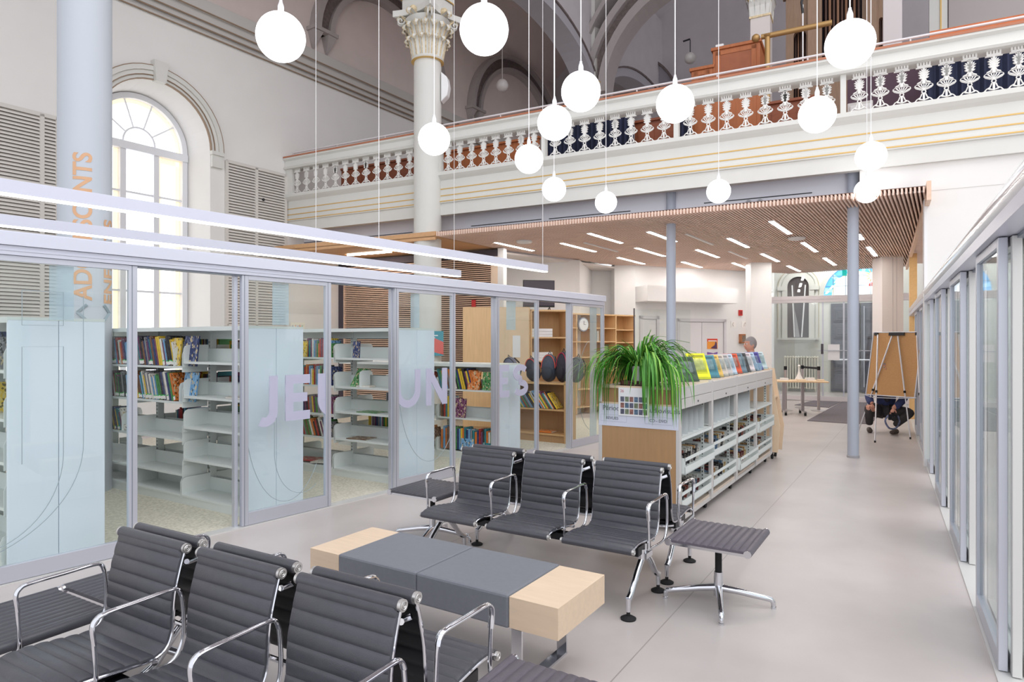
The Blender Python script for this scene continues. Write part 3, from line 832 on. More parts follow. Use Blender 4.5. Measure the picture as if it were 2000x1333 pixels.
# ================================================================== ENTRANCE ZONE
ZC = 3.53
P0 = (-1.376, 11.74); P1 = (5.23, 8.27); P2c = (9.95, 16.52); P4 = (7.75, 18.35); P4b = (6.46, 17.72); P5 = (2.55, 16.3); P6 = (-.17, 13.55)
poly = [P0, P1, P2c, P4, P4b, P5, P6]
wd = Vector((.553, .833)); wn = Vector((.833, -.553))
def clip_line(off):
    ts = []
    for i in range(len(poly)):
        a = Vector(poly[i]); b = Vector(poly[(i+1) % len(poly)])
        da = a.dot(wn)-off; db = b.dot(wn)-off
        if da*db < 0:
            c = a+(b-a)*(da/(da-db)); ts.append(c.dot(wd))
    ts.sort(); return [(ts[i], ts[i+1]) for i in range(0, len(ts)-1, 2)]
offs = [Vector(p).dot(wn) for p in poly]
sl = MB(); o_ = min(offs)+.02
MWD = Matrix(((wd.x, wn.x, 0, 0), (wd.y, wn.y, 0, 0), (0, 0, 1, 0), (0, 0, 0, 1)))
while o_ < max(offs):
    for t0, t1 in clip_line(o_):
        sl.box(t0, t1, o_, o_+.021, ZC, ZC+.075, 0, MWD)
    o_ += .0475
struct(sl.build('ceiling_slats', SLAT))
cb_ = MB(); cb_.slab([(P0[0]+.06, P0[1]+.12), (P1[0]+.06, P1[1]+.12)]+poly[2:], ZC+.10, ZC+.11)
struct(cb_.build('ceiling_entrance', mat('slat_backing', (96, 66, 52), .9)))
# plywood bulkhead left of the gilded column, louvre wall
bl = MB(); pA = p_at(585, 9.757); pB = p_at(850, 9.757)
q0 = 9.757
bl.slab([PQ(PL-.2, q0)[:2], PQ(pB, q0)[:2], P6, PQ(-10.2, 11.6)[:2], PQ(PL-.3, 11.6)[:2]], ZC-.0, ZC+.10)
struct(bl.build('ceiling_plywood', PLY))
hb = MB(); hb.box(PL-.2, pB, q0, q0+.04, ZC-.05, ZC+.02, M=MB_); struct(hb.build('trim_11', PLY))
QL = pq_of(-.268, 13.24)[1]
pl0, pl1 = p_at(664, QL), p_at(974, QL)
t = thing('louvre_wall', 'tall wall of horizontal pale wood louvres on dark backing behind the bookcases', 'wall panel', PQ(pl0, QL), GB)
Lw = pl1-pl0
m_ = MB(); m_.box(-.02, Lw, .03, .1, 0, 3.5); m_.build('backing', DARKB, t)
m_ = MB(); m_.box(0, .14, -.05, .1, 0, 3.5); m_.box(0, Lw, -.05, .1, 3.36, 3.5); m_.build('dark_frame', DARKF, t)
m_ = MB(); z = .05
while z < 3.34: m_.box(.16, Lw-.16, -.03, .03, z, z+.021); z += .0425
m_.box(.14, .17, -.04, .03, 0, 3.36); m_.build('slats', SLATP, t)
m_ = MB(); m_.box(Lw-.16, Lw, -.04, .1, 0, 3.36); m_.build('end_post', mat('pale_end_board', (240, 216, 192), .6), t)
# white post beside it
m_ = MB(); m_.box(pl1, pl1+.13, QL-.04, QL+.1, 0, 3.52, M=MB_); struct(m_.build('trim_12', WHITE))
struct(MB().box(PL-.9, pl0+.0, QL-.02, QL+.1, 0, 3.52, 0, MB_).build('wall_back_left', mat('pinkish_white', (228, 221, 222), .8)))
# library back room: white walls and ceiling
def wallseg(name, a, b, z0, z1, th=.12, m=WHITE):
    a = Vector(a); b = Vector(b); d = (b-a).normalized(); n_ = Vector((-d.y, d.x))
    M = Matrix(((d.x, n_.x, 0, a.x), (d.y, n_.y, 0, a.y), (0, 0, 1, 0), (0, 0, 0, 1)))
    mb = MB(); mb.box(0, (b-a).length, 0, th, z0, z1, 0, M); return struct(mb.build(name, m)), M
wallseg('wall_back_a', (-.6, 15.35), (1.45, 15.0), 0, 3.5)
wallseg('wall_back_b', (1.45, 15.0), (1.95, 16.9), 0, 3.5, -.1)
wallseg('wall_back_c', (1.9, 16.9), (3.2, 16.9), 0, 3.5)
wallseg('wall_back_d', (-.25, 13.3), (-.6, 15.4), 0, 3.5, -.1)
wallseg('wall_back_e', (2.55, 16.3), (3.06, 16.25), 0, ZC+.05)
_, M3 = wallseg('wall_back_f', (3.06, 16.3), (6.5, 17.74), 0, ZC+.05)
wallseg('wall_back_g', (2.55, 17.0), (2.55, 16.3), 0, ZC+.05, .1)
wc_ = MB(); wc_.slab([(-.3, 13.3), P6, P5, (3.1, 17.3), (-.8, 17.3)], 3.46, 3.5); struct(wc_.build('ceiling_library', mat('ceiling_white', (232, 226, 222), .9)))
# bulkhead over the service opening
bh = MB(); bh.box(.0, 2.75, -.55, .01, 2.62, 3.0, 0, M3)
struct(bh.build('trim_13', WHITE))
# doors on that wall
def onM3(u): 
    k = (u-1000)/F; Y = (3.06-2.389*16.3)/(k-2.389); X = k*Y
    return (Vector((X-3.06, Y-16.3))).length
def wdoor(name, u0, u1, h, leafs, m=WHITE):
    x0, x1 = onM3(u0), onM3(u1); t = bpy.data.objects.new(name, None); COL.objects.link(t); struct(t); t.matrix_world = M3
    f = MB(); f.box(x0-.07, x0, -.05, 0, 0, h+.08); f.box(x1, x1+.07, -.05, 0, 0, h+.08); f.box(x0-.07, x1+.07, -.05, 0, h, h+.08); f.build('door_frame', mat('door_frame_paint', (214, 212, 216), .6), t)
    for i in range(leafs):
        a = x0+(x1-x0)*i/leafs; b = x0+(x1-x0)*(i+1)/leafs
        l = MB(); l.box(a+.008, b-.008, -.02, 0, .01, h-.01); l.build('door_leaf', mat('door_leaf_paint', (226, 224, 226), .55), t)
    return t, x0, x1
d2, x0, x1 = wdoor('door_2', 1253, 1281, 2.2, 1)
hd = MB(); hd.box(x1-.14, x1-.08, -.05, -.02, .85, 1.75); hd.build('door_handle', ALUD, d2)
d3, x0, x1 = wdoor('door_3', 1326, 1412, 2.15, 2)
def posterM3(u0, u1, v0, v1, mats, name, label, cat, y=-.06):
    a, b = onM3(u0), onM3(u1); Yc = 16.3+.4*(a+b)/2*.9
    z1, z0 = H+(666.5-v0)/F*Yc, H+(666.5-v1)/F*Yc
    mb = MB(); return a, b, z0, z1, mb
def wall_things():
    Yw = lambda u: (3.06-2.389*16.3)/((u-1000)/F-2.389)
    def rect(u0, u1, v0, v1):
        return onM3(u0), onM3(u1), H+(666.5-v1)/F*Yw(u0), H+(666.5-v0)/F*Yw(u0)
    a, b, z0, z1 = rect(1380, 1400, 662, 682)
    mb = MB(); mb.box(a, b, -.03, -.022, z0, z1, 0, M3); mb.box(a, b, -.032, -.03, z0, z0+(z1-z0)*.72, 1, M3)
    mb.box(a+.03, b-.03, -.034, -.032, z1-.07, z1-.045, 2, M3)
    mb.prism([(a+.1, z0+.02), (b-.02, z0), (b-.03, z0+.16), (b-.07, z0+.2), (b-.1, z0+.1)], -.036, -.033, 3, M3)
    tag(mb.build('poster', [mat('poster_red', (226, 84, 60), .7), mat('poster_orange', (240, 160, 66), .7), PAPER, mat('poster_plum', (90, 60, 96), .7)]), 'red and orange poster on the white double door', 'poster')
    a, b, z0, z1 = rect(1380, 1400, 688, 693)
    mb = MB(); mb.prism([(a, z0), (a, z1), (a+(b-a)*.6, z1-.03), (b, z1), (b, z0), (a+(b-a)*.6, z0+.02)], -.03, -.022, 0, M3)
    tag(mb.build('door_sticker', mat('purple_vinyl', (132, 90, 170), .6)), 'purple strip sticker below the orange poster', 'sticker')
    a, b, z0, z1 = rect(1442, 1448, 606, 617)
    mb = MB(); mb.box(a, b, -.05, 0, z0, z1, 0, M3); mb.box(a+.02, b-.02, -.055, -.05, z0+.03, z1-.03, 1, M3)
    tag(mb.build('fire_alarm', [RED, mat('alarm_dark', (150, 30, 30), .4)], bevel=.004), 'red fire alarm box high on the white wall beside the square column', 'alarm')
    a, b, z0, z1 = rect(1443, 1459, 653, 671)
    t = thing('picture_frame', 'small square wooden picture frame hung below the red alarm', 'picture', (0, 0, 0)); t.matrix_world = M3
    mb = MB(); w_ = .035
    mb.box(a, b, -.09, 0, z1-w_, z1); mb.box(a, b, -.09, 0, z0, z0+w_); mb.box(a, a+w_, -.09, 0, z0, z1); mb.box(b-w_, b, -.09, 0, z0, z1); mb.build('frame', woodmat('frame_wood', (184, 122, 82)), t)
    mb = MB(); mb.box(a+w_, b-w_, -.03, -.01, z0+w_, z1-w_); mb.build('picture', mat('photo_print', (170, 160, 150), .5, var=.6, scale=14), t)
    for (u0, u1, lb, k) in ((1427, 1437, 'pale square pictogram plate with a crescent mark on the white wall', 0), (1448, 1461, 'pale square pictogram plate with a triangle mark on the white wall', 1)):
        a, b, z0, z1 = rect(u0, u1, 628, 640)
        t = thing('pictogram_plate', lb, 'sign', (0, 0, 0)); t.matrix_world = M3
        mb = MB(); mb.box(a, b, -.012, 0, z0, z1); mb.build('plate', mat('plate_white', (240, 238, 236), .4), t)
        mb = MB(); c = (a+b)/2; zc = (z0+z1)/2
        if k: mb.tube([(c-.05, -.016, zc-.04), (c+.05, -.016, zc-.04), (c, -.016, zc+.05)], .007, 5, closed=True)
        else: mb.tube([(c+.02+.05*math.cos(x_), -.016, zc+.05*math.sin(x_)) for x_ in [PI*.6+PI*.8*i/8 for i in range(9)]], .007, 5)
        mb.build('mark', mat('mark_grey', (190, 184, 180), .6), t)
wall_things()
# glass screen of the service desk
t = thing('glass_screen', 'tall clear glass screen with dark left edge behind the plant', 'screen', (2.62, 14.0, 0), rad(8))
m_ = MB(); m_.box(0, 1.25, 0, .01, .75, 2.33); m_.build('glass_pane', GLASS, t)
m_ = MB(); m_.box(-.02, 0, -.01, .02, .0, 2.35); m_.build('edge_profile', DARKF, t)
# square columns
def sqcol(name, u0, u1, Yf, z1):
    x0, x1 = (u0-1000)/F*Yf, (u1-1000)/F*Yf
    mb = MB(); c = (x0+x1)/2; wdt = (x1-x0)
    M = rz(rad(-6), c, Yf+.2)
    mb.box(-wdt*.5, wdt*.5-.03, -.2, .3, 0, z1, 0, M); return mb, M, wdt
mb, M, wdt = sqcol('c', 1469, 1511, 15.7, ZC+.06); struct(mb.build('wall_column_a', WHITE, bevel=.01))
mb, M, wdt = sqcol('c', 1726, 1768, 14.6, ZC+.06)
for x in (-.02, .06): mb.box(x, x+.012, -.205, -.2, 0, ZC, 1, M)
struct(mb.build('wall_column_b', [mat('pier_cream', (232, 225, 222), .8), mat('pier_joint', (196, 190, 188), .8)], bevel=.01))

# vestibule: glass front, far wall with doors, niche window, fanlight
def xq(q): return lambda u: p_at(u, q)
QG = pq_of((1600-1000)/F*18.0, 18.0)[1]; QW = pq_of((1600-1000)/F*21.3, 21.3)[1]
pg0, pg1 = p_at(1505, QG), p_at(1790, QG)
struct(MB().box(p_at(1480, QW), p_at(1860, QW), QW, QW+.3, 0, 5.2, 0, MB_).build('wall_entrance', mat('entrance_wall', (226, 227, 222), .8)))
struct(MB().box(p_at(1480, QW), p_at(1860, QW), QG-.1, QW+.3, 5.0, 5.1, 0, MB_).build('ceiling_vestibule', WHITE))
struct(MB().slab([P4b, (8.2, 20.5), (8.1, 20.6), (6.3, 17.8)], 0, 5).build('wall_vestibule_left', WHITE))
struct(MB().box(pg0, pg1, QG-.1, QG+.1, ZC+.06, 5.05, 0, MB_).build('trim_14', WHITE))
def vz(v, u, q): return H+(666.5-v)/F*PQ(p_at(u, q), q)[1]
t = thing('entrance_glass_front', 'clear glass entrance screen with pale header bar and a glass door', 'glass front', (0, 0, 0), GB)
m_ = MB(); zb0, zb1 = vz(591, 1600, QG), vz(578, 1600, QG)
m_.box(pg0, pg1, QG-.07, QG+.07, zb0, zb1); m_.box(pg0, pg1, QG-.05, QG+.05, .013, .14); m_.box(pg0, pg1, QG-.09, QG-.07, (zb0+zb1)/2-.01, (zb0+zb1)/2+.01); m_.build('header_bar', mat('pale_frame', (226, 220, 222), .5), t)
m_ = MB()
for u in (1607, 1648): m_.box(p_at(u, QG)-.02, p_at(u, QG)+.02, QG-.02, QG+.02, .14, zb0)
m_.build('mullion', ALU, t)
m_ = MB(); m_.box(pg0, pg1, QG-.005, QG+.005, .14, zb0); m_.box(pg0, pg1, QG-.005, QG+.005, zb1, ZC+.05); m_.build('glass_pane', GLASS, t)
m_ = MB(); m_.tube([(p_at(1598, QG), QG-.06, vz(685, 1600, QG)), (p_at(1700, QG), QG-.06, vz(685, 1600, QG))], .012, 8); m_.build('push_bar', ALU, t, True)
m_ = MB(); a, b = p_at(1617, QG), p_at(1640, QG); m_.box(a, b, QG-.02, QG-.012, vz(704, 1628, QG), vz(673, 1628, QG), M=MB_)
tag(m_.build('paper_notice', PAPER), 'white paper notice taped to the glass entrance front', 'notice')
a = p_at(1606, QG); m_ = MB(); m_.box(a-.03, a+.03, QG-.08, QG-.02, vz(692, 1606, QG), vz(672, 1606, QG), M=MB_)
tag(m_.build('card_reader', DARKF), 'small dark card reader on the frame of the entrance glass', 'card reader')
# exit sign (teal pictogram)
a, b = p_at(1645, QG-.4), p_at(1654, QG-.4)
t = thing('exit_sign', 'small teal emergency exit sign hanging under the slatted ceiling', 'sign', (0, 0, 0), GB)
m_ = MB(); m_.box(a, b, QG-.43, QG-.4, vz(539, 1649, QG-.4), vz(528, 1649, QG-.4)); m_.build('panel', emis('exit_teal', (32, 176, 168), .7), t)
m_ = MB(); m_.box((a+b)/2-.01, (a+b)/2+.01, QG-.42, QG-.41, vz(528, 1649, QG-.4), ZC); m_.build('stem', ALU, t)
# niche window in the far wall
a, b = p_at(1538, QW), p_at(1580, QW); c = (a+b)/2; r = (b-a)/2; zs = vz(541, 1558, QW)-r; z0 = vz(660, 1558, QW)
wn_ = bpy.data.objects.new('window_2', None); COL.objects.link(wn_); struct(wn_); wn_.rotation_euler = (0, 0, GB)
ar_ = lambda r_: [(c-r_, z0)]+[(c+r_*math.cos(PI-PI*i/16), zs+r_*math.sin(PI-PI*i/16)) for i in range(17)]+[(c+r_, z0)]
m_ = MB(); m_.band(ar_(r), ar_(r+.16), QW-.07, QW); m_.band(ar_(r+.2), ar_(r+.28), QW-.04, QW); m_.band(ar_(r+.285), ar_(r+.3), QW-.045, QW, 1)
for sg in (-1, 1): m_.box(c+sg*(r+.17)-.13, c+sg*(r+.17)+.13, QW-.09, QW, zs-.12, zs+.02)
m_.build('window_frame', [CREAM, mat('gold_dim', (206, 196, 168), .7)], wn_)
m_ = MB(); pp = ar_(r); m_.add([(x, QW-.012, z) for x, z in pp], [tuple(range(len(pp)))]); m_.build('window_pane', mat('dark_glass', (92, 86, 88), .12), wn_)
m_ = MB(); m_.box(a-.3, b+.3, QW-.22, QW, z0-.07, z0); m_.box(a-.2, b+.2, QW-.14, QW, z0-.14, z0-.07); m_.build('window_sill', CREAM, wn_)
m_ = MB()
m_.prism([(c-.16, zs+.05), (c-.09, z0+.02), (c-.13, z0+.02), (c-.2, zs+.05)], QW-.03, QW-.02, 0); m_.prism([(c+.24, zs+.05), (c+.13, z0+.02), (c+.09, z0+.02), (c+.2, zs+.05)], QW-.03, QW-.02, 0)
m_.prism([(c-.14, zs-.3), (c-.08, z0+.02), (c+.05, z0+.02), (c-.02, z0+.5), (c-.1, z0+.9)], QW-.025, QW-.018, 1)
m_.build('curtain', [PAPER, mat('sheer', (160, 158, 160), .8)], wn_)
# stained fanlight
c = p_at(1676, QW); zb = vz(577, 1650, QW); R_ = c-p_at(1609, QW); 
fan = bpy.data.objects.new('window_3', None); COL.objects.link(fan); struct(fan); fan.rotation_euler = (0, 0, GB)
BL1, BL2, BL3 = emis('glass_sky', (92, 170, 226), .8), emis('glass_pale_blue', (150, 204, 240), .9), emis('glass_milk', (236, 244, 255), .95)
m_ = MB(); sg_ = lambda r_, n=24: [(c+r_*math.cos(PI-PI*i/n), zb+r_*math.sin(PI-PI*i/n)) for i in range(n+1)]
m_.band(sg_(.0001), sg_(R_*.72), QW-.02, QW-.01, 2)
m_.band(sg_(R_*.76), sg_(R_), QW-.02, QW-.01, 0); m_.band(sg_(R_*.72), sg_(R_*.76), QW-.022, QW-.01, 3)
for i in range(1, 12):
    if i % 2: m_.band(sg_(R_*.77)[2*i-1:2*i+1], sg_(R_*.99)[2*i-1:2*i+1], QW-.024, QW-.02, 1)
for i in range(12):
    ang = i*PI/6; cc = c+.42; zz = zb+.58
    m_.prism([(cc+.05*math.cos(ang-.5), zz+.05*math.sin(ang-.5)), (cc+.27*math.cos(ang), zz+.27*math.sin(ang)), (cc+.05*math.cos(ang+.5), zz+.05*math.sin(ang+.5))], QW-.03, QW-.025, 4)
m_.prism([(c+.42+.13*math.cos(i*PI/4), zb+.58+.13*math.sin(i*PI/4)) for i in range(8)], QW-.036, QW-.03, 3)
for k in range(4): m_.box(c+.3+.07*k, c+.34+.07*k, QW-.034, QW-.026, zb+.26, zb+.38, 5)
m_.build('stained_pane', [BL1, BL2, BL3, emis('glass_cream', (248, 232, 170), 1.2), emis('glass_amber', (240, 170, 80), 1.1), emis('glass_crimson', (196, 66, 60), .8)], fan)
m_ = MB(); m_.band(sg_(R_), sg_(R_+.14), QW-.06, QW)
for x in (-.72*R_, -.36*R_, 0.0, .36*R_, .72*R_):
    hh = math.sqrt(max(0, R_*R_-x*x)); m_.box(c+x-.007, c+x+.007, QW-.035, QW-.02, zb, zb+hh, 1)
for z in (.3, .62): 
    hw = math.sqrt(R_*R_-z*z); m_.box(c-hw, c+hw, QW-.035, QW-.02, zb+z-.005, zb+z+.005, 1)
m_.box(c-R_-.14, c+R_+.14, QW-.08, QW, zb-.12, zb, 0)
m_.build('window_frame', [CREAM, mat('lead', (120, 130, 146), .6)], fan)
# dark double doors
dd = bpy.data.objects.new('door_4', None); COL.objects.link(dd); struct(dd); dd.rotation_euler = (0, 0, GB)
a, b = p_at(1622, QW), p_at(1742, QW); zt = vz(593, 1650, QW)
for i in range(2):
    x0 = a+(b-a)*i/2+.01; x1 = a+(b-a)*(i+1)/2-.01
    lf = MB(); lf.box(x0, x1, QW-.06, QW-.01, .03, zt)
    n_ = 5; hh = (zt-.2)/n_
    for k in range(n_):
        z0 = .12+k*hh
        cx_ = (x0+x1)/2
        for (h0, h1, dy) in ((.02, hh-.06, .075), (.07, hh-.11, .09), (.14, hh-.18, .10)):
            lf.box(cx_-.34+(h0-.02), cx_+.34-(h0-.02), QW-dy, QW-.06, z0+h0, z0+h1)
    lf.build('door_leaf', DOORG, dd, bevel=.008)
m_ = MB(); m_.tube([(a+.1, QW-.14, 1.05), (b-.1, QW-.14, 1.05)], .03, 8); m_.tube([((a+b)/2+.1, QW-.13, .2), ((a+b)/2+.1, QW-.13, zt-.1)], .02, 6); m_.build('panic_bar', ALU, dd, True)
# right side of corridor: fascia board along slats, post, white wall
e0 = Vector((5.23, 8.27)); ed = Vector((.5677, 1)).normalized()
def edge_prism(name, off0, off1, t0, t1, z0, z1, m):
    M = Matrix(((ed.x, -ed.y*-1, 0, e0.x), (ed.y, -ed.x, 0, e0.y), (0, 0, 1, 0), (0, 0, 0, 1)))
    mb = MB(); mb.box(t0, t1, off0, off1, z0, z1, 0, M); return mb.build(name, m)
struct(edge_prism('trim_15', 0, .05, -.05, 9.2, 3.42, 3.66, SLATP))
pm = edge_prism('wooden_post', .0, .14, 6.42, 6.60, 0, 3.5, woodmat('post_maple', (240, 200, 140), .05))
tag(pm, 'tall pale wood post at the far end of the right glass partition', 'post')
struct(edge_prism('ceiling_side_slats', .05, .5, .75, 9.2, 3.56, 3.6, SLAT))
struct(edge_prism('wall_right_side', .5, .6, .75, 9.6, 0, 3.7, mat('side_wall_paint', (232, 224, 220), .8)))
# tall white wall over the right partition
qwr = pq_of(5.45, 8.6)[1]
pwr = pq_of(5.45, 8.6)[0]
struct(MB().box(pwr, 9.5, qwr, qwr+.15, 0, 4.35, 0, MB_).build('wall_right', WALL))
struct(MB().box(pwr-.035, pwr, qwr-.01, qwr+.2, 0, 3.52, 0, MB_).build('trim_16', WHITE))
struct(MB().box(p_at(1908, qwr), p_at(1990, qwr), qwr-.004, qwr, 4.0, 4.013, 0, MB_).build('trim_17', HOLE))
struct(MB().box(9.4, 9.5, -9, qwr, 0, 4.35, 0, MB_).build('wall_far_right', WALL))
# twin spotlights on the fascia
for u, v, lb in ((1463, 397.5, 'left of two small round emergency spotlights on the white fascia'), (1485, 396, 'right of two small round emergency spotlights on the white fascia')):
    p_ = p_at(u, QF+.45); z_ = vz(v, u, QF+.45)
    t = thing('spotlight', lb, 'lamp', PQ(p_, QF+.45, z_), GB)
    m_ = MB(); m_.cyl((0, 0, 0), (0, -.06, .0), .045, .05, 16); m_.build('head', mat('spot_grey', (190, 190, 198), .4), t, True)
    m_ = MB(); m_.cyl((0, -.06, 0), (0, -.065, 0), .036, n=16); m_.build('lens', mat('spot_lens', (150, 152, 160), .2), t)
# ceiling strip lamps and slots
strips = [((968,474),(1041,490)), ((1100,475),(1160,492)), ((1151,456),(1214,475)), ((1210,503),(1255,516)), ((1266,453),(1320,472)), ((1247,484),(1293,501)),
 ((1505.4,432.4),(1543,457)), ((1421,466),(1462.5,483)), ((1361,488),(1402.7,503)), ((1332.5,511.7),(1370,522.6)), ((1568,474),(1594,492)), ((1488.5,496),(1519.7,511)),
 ((1431,514),(1464,525)), ((1609,504),(1631.5,518)), ((1538,519.5),(1562.6,530)), ((1674,458),(1685,468)), ((1694,483),(1712,500)), ((1717,510),(1726,521))]
names = ['nearest the gilded column', 'second from the left in the front row', 'third from the left in the front row', 'over the wood bookcase', 'crossing behind the second steel column', 'just right of the second steel column',
 'largest and nearest, between the two steel columns', 'in the middle of the slatted ceiling', 'below the thin air slot', 'low above the service wall', 'beside the round ceiling vent', 'ahead of the square white column',
 'left of the square white column top', 'left of the front steel column', 'above the dark niche window', 'just right of the front steel column', 'between front steel column and square pier', 'at the top of the square pier']
for ((u0, v0), (u1, v1)), nm in zip(strips, names):
    z_ = ZC-.004
    a = Vector(at(u0, v0, z_)); b = Vector(at(u1, v1, z_))
    d_ = (b-a); L_ = min(d_.length, 1.9); ang = math.atan2(.833, .553); c_ = (a+b)/2
    t = thing('ceiling_strip_light', 'glowing recessed strip lamp in the slatted ceiling, '+nm, 'lamp', (c_.x, c_.y, z_), ang, 'strip lamps in the slatted ceiling')
    m_ = MB(); m_.box(-L_/2, L_/2, -.038, .038, -.006, .02); m_.build('diffuser', STRIP, t)
    m_ = MB(); m_.box(-L_/2-.01, L_/2+.01, -.05, -.038, -.003, .06); m_.box(-L_/2-.01, L_/2+.01, .038, .05, -.003, .06); m_.box(-L_/2-.012, -L_/2, -.05, .05, -.003, .06); m_.box(L_/2, L_/2+.012, -.05, .05, -.003, .06); m_.build('trim_frame', WHITE, t)
for ((u0, v0), (u1, v1)), lb in zip((((1339,457),(1393.6,478)), ((1422,491),(1461,505)), ((1140,474),(1208,491.4))), ('thin unlit air slot between lamps right of the second steel column', 'thin unlit air slot nearest the square white column', 'thin unlit air slot left of the second steel column')):
    a = Vector(at(u0, v0, ZC)); b = Vector(at(u1, v1, ZC)); L_ = min((b-a).length, 1.9); c_ = (a+b)/2
    m_ = MB(); m_.box(-L_/2, L_/2, -.025, .025, -.012, .003); o = m_.build('air_slot', WHITE); o.location = (c_.x, c_.y, ZC-.001); o.rotation_euler = (0, 0, TW); tag(o, lb, 'air vent')
for ((u0, v0), (u1, v1)), lb in zip((((1095,515),(1142,525)), ((1183,531),(1201,536)), ((680,499),(763,492))), ('strip lamp on the plain white ceiling above the television', 'short strip lamp on the white ceiling over the tall wood shelves', 'strip lamp under the plywood bulkhead left of the gilded column')):
    z_ = 3.45 if u0 > 1000 else 3.52
    a = Vector(at(u0, v0, z_)); b = Vector(at(u1, v1, z_)); d_ = b-a; L_ = min(d_.length, 1.9); c_ = (a+b)/2
    m_ = MB(); m_.box(-L_/2, L_/2, -.035, .035, -.012, .0); o = m_.build('surface_strip_light', STRIP); o.location = (c_.x, c_.y, z_); o.rotation_euler = (0, 0, math.atan2(d_.y, d_.x)); tag(o, lb, 'lamp')
for (u, v, lb) in ((1024, 472, 'round white vent disc beside the leftmost ceiling strip lamp'), (1556, 465.5, 'round white vent disc near the largest ceiling strip lamp')):
    x, y = at(u, v, ZC-.01); m_ = MB(); m_.lathe([(.05, -.03), (.13, -.028), (.15, -.012), (.15, .01)], 28); m_.lathe([(.03, -.034), (.05, -.032), (.05, -.03)], 20)
    o = m_.build('round_vent', WHITE, smooth=True); o.location = (x, y, ZC-.012); tag(o, lb, 'air vent')

# globe pendants and linear lamps
gl_ = [(548.5,72.5,'far left, cut off from the others'), (945.5,58,'second largest, right of the gilded column capital'), (1134.5,179,'upper one of the close pair left of centre'), (1083,240.5,'lower one of the close pair, overlapping the handrail'),
 (848,272,'in front of the gilded column shaft'), (1033,311,'before the first balusters right of the column'), (1082,370,'small, below the overlapping pair'), (1183.5,395.5,'smallest, lowest of all'), (1318.5,203,'level with the orange oak case'),
 (1660,86,'largest, in front of the organ'), (1596,224,'in front of the balusters under the organ'), (1701,305.5,'upper of the two stacked ones at right'), (1403.5,374,'small, above the slat ceiling edge at centre'), (1693,373.5,'lower of the two stacked ones at right')]
def make_globe():
    t = thing('globe_pendant', '', 'pendant lamp', (0, 0, 0), 0, 'white globe pendants on thin cords')
    m_ = MB(); m_.ball((0, 0, 0), .155, 36, 24); m_.build('globe', LAMPW, t, True)
    m_ = MB(); m_.lathe([(.02, .155), (.02, .2), (.01, .23), (.01, .24)], 12); m_.build('cord_cap', mat('cap_white', (225, 226, 232), .4), t, True)
    m_ = MB(); m_.cyl((0, 0, .23), (0, 0, 7.5), .0045, n=6); m_.build('cord', WHITE, t)
    return t
g0 = make_globe()
for i, (u, v, d_) in enumerate(gl_):
    o = g0 if i == 0 else copy_tree(g0)
    Y = F*1.98/(666.5-v); o.location = ((u-1000)/F*Y, Y, 3.63); o['label'] = 'glowing white globe pendant, '+d_
for (xy0, xy1, lb, cords) in (((-3.63-.95, 4.64-1.22), (.519, 9.93), 'upper long linear lamp ending above the right end of the glass partition', (740, 1060)),
                              ((-4.66-1.0, 5.96-1.29), (-.85, 10.67), 'lower long linear lamp ending short, hung further into the library', (617, 887))):
    a = Vector(xy0); b = Vector(xy1); L_ = (b-a).length; ang = math.atan2(b.y-a.y, b.x-a.x)
    t = thing('linear_pendant', lb, 'pendant lamp', (a.x, a.y, 2.69), ang)
    m_ = MB(); m_.box(0, L_, -.035, .035, .012, .11); m_.build('housing', mat('lamp_housing', (208, 210, 224), .4), t, bevel=.003)
    m_ = MB(); m_.box(.01, L_-.01, -.033, .033, 0, .012); m_.build('diffuser', STRIP2, t)
    for u in cords:
        k = (u-1000)/F; d_ = (b-a).normalized(); tt = (k*a.y-a.x)/(d_.x-k*d_.y)
        m_ = MB(); m_.cyl((tt, 0, .11), (tt, 0, 8.0 if u != 1060 else .9+3.6), .004, n=5); m_.build('suspension_cord', WHITE, t)
# ================================================================== GLASS PARTITIONS
t = thing('partition_track', 'white aluminium header track over the left sliding glass panels', 'partition frame', (*LO, 0), TL)
s0, s1 = -3.5, sL(1178)
m_ = MB(); prof = [(-.06, 2.30), (-.06, 2.385), (-.05, 2.395), (.10, 2.395), (.11, 2.385), (.11, 2.30)]
m_.add([(s0, y, z) for y, z in prof]+[(s1, y, z) for y, z in prof], [(i, (i+1) % 6, 6+(i+1) % 6, 6+i) for i in range(6)]+[(0,1,2,3,4,5), (11,10,9,8,7,6)]); m_.build('header_cap', mat('header_white', (212, 215, 228), .35, .15), t)
m_ = MB(); m_.box(s0, s1-.02, -.04, .09, 2.235, 2.298); m_.box(s0, s1-.02, -.045, -.04, 2.262, 2.27, 0); m_.box(s0, s1-.02, -.02, .08, 2.225, 2.235, 1); m_.build('track_rail', [mat('header_rail', (206, 209, 222), .35, .3), ALUD], t)
for i, u in enumerate((466, 770, 969, 1114)):
    s_ = sL(u); m_ = MB(); m_.box(s_-.025, s_+.005, .02, .07, .0, 2.235); m_.build('fixed_post', ALU, t, bevel=.003)
def ribbon(pts, w_, y0=-.012, y1=-.008, clip=None):
    """flat lettering stroke in (s, z)"""
    mb = MB()
    pts = [Vector(p) for p in pts]; L1 = []; L2 = []
    for i, p in enumerate(pts):
        a = pts[max(0, i-1)]; b = pts[min(len(pts)-1, i+1)]; d = (b-a).normalized(); n_ = Vector((-d.y, d.x))
        q1, q2 = p+n_*w_/2, p-n_*w_/2
        if clip: q1.x = min(max(q1.x, clip[0]), clip[1]); q2.x = min(max(q2.x, clip[0]), clip[1])
        L1.append(tuple(q1)); L2.append(tuple(q2))
    mb.band(L1, L2, y0, y1); return mb
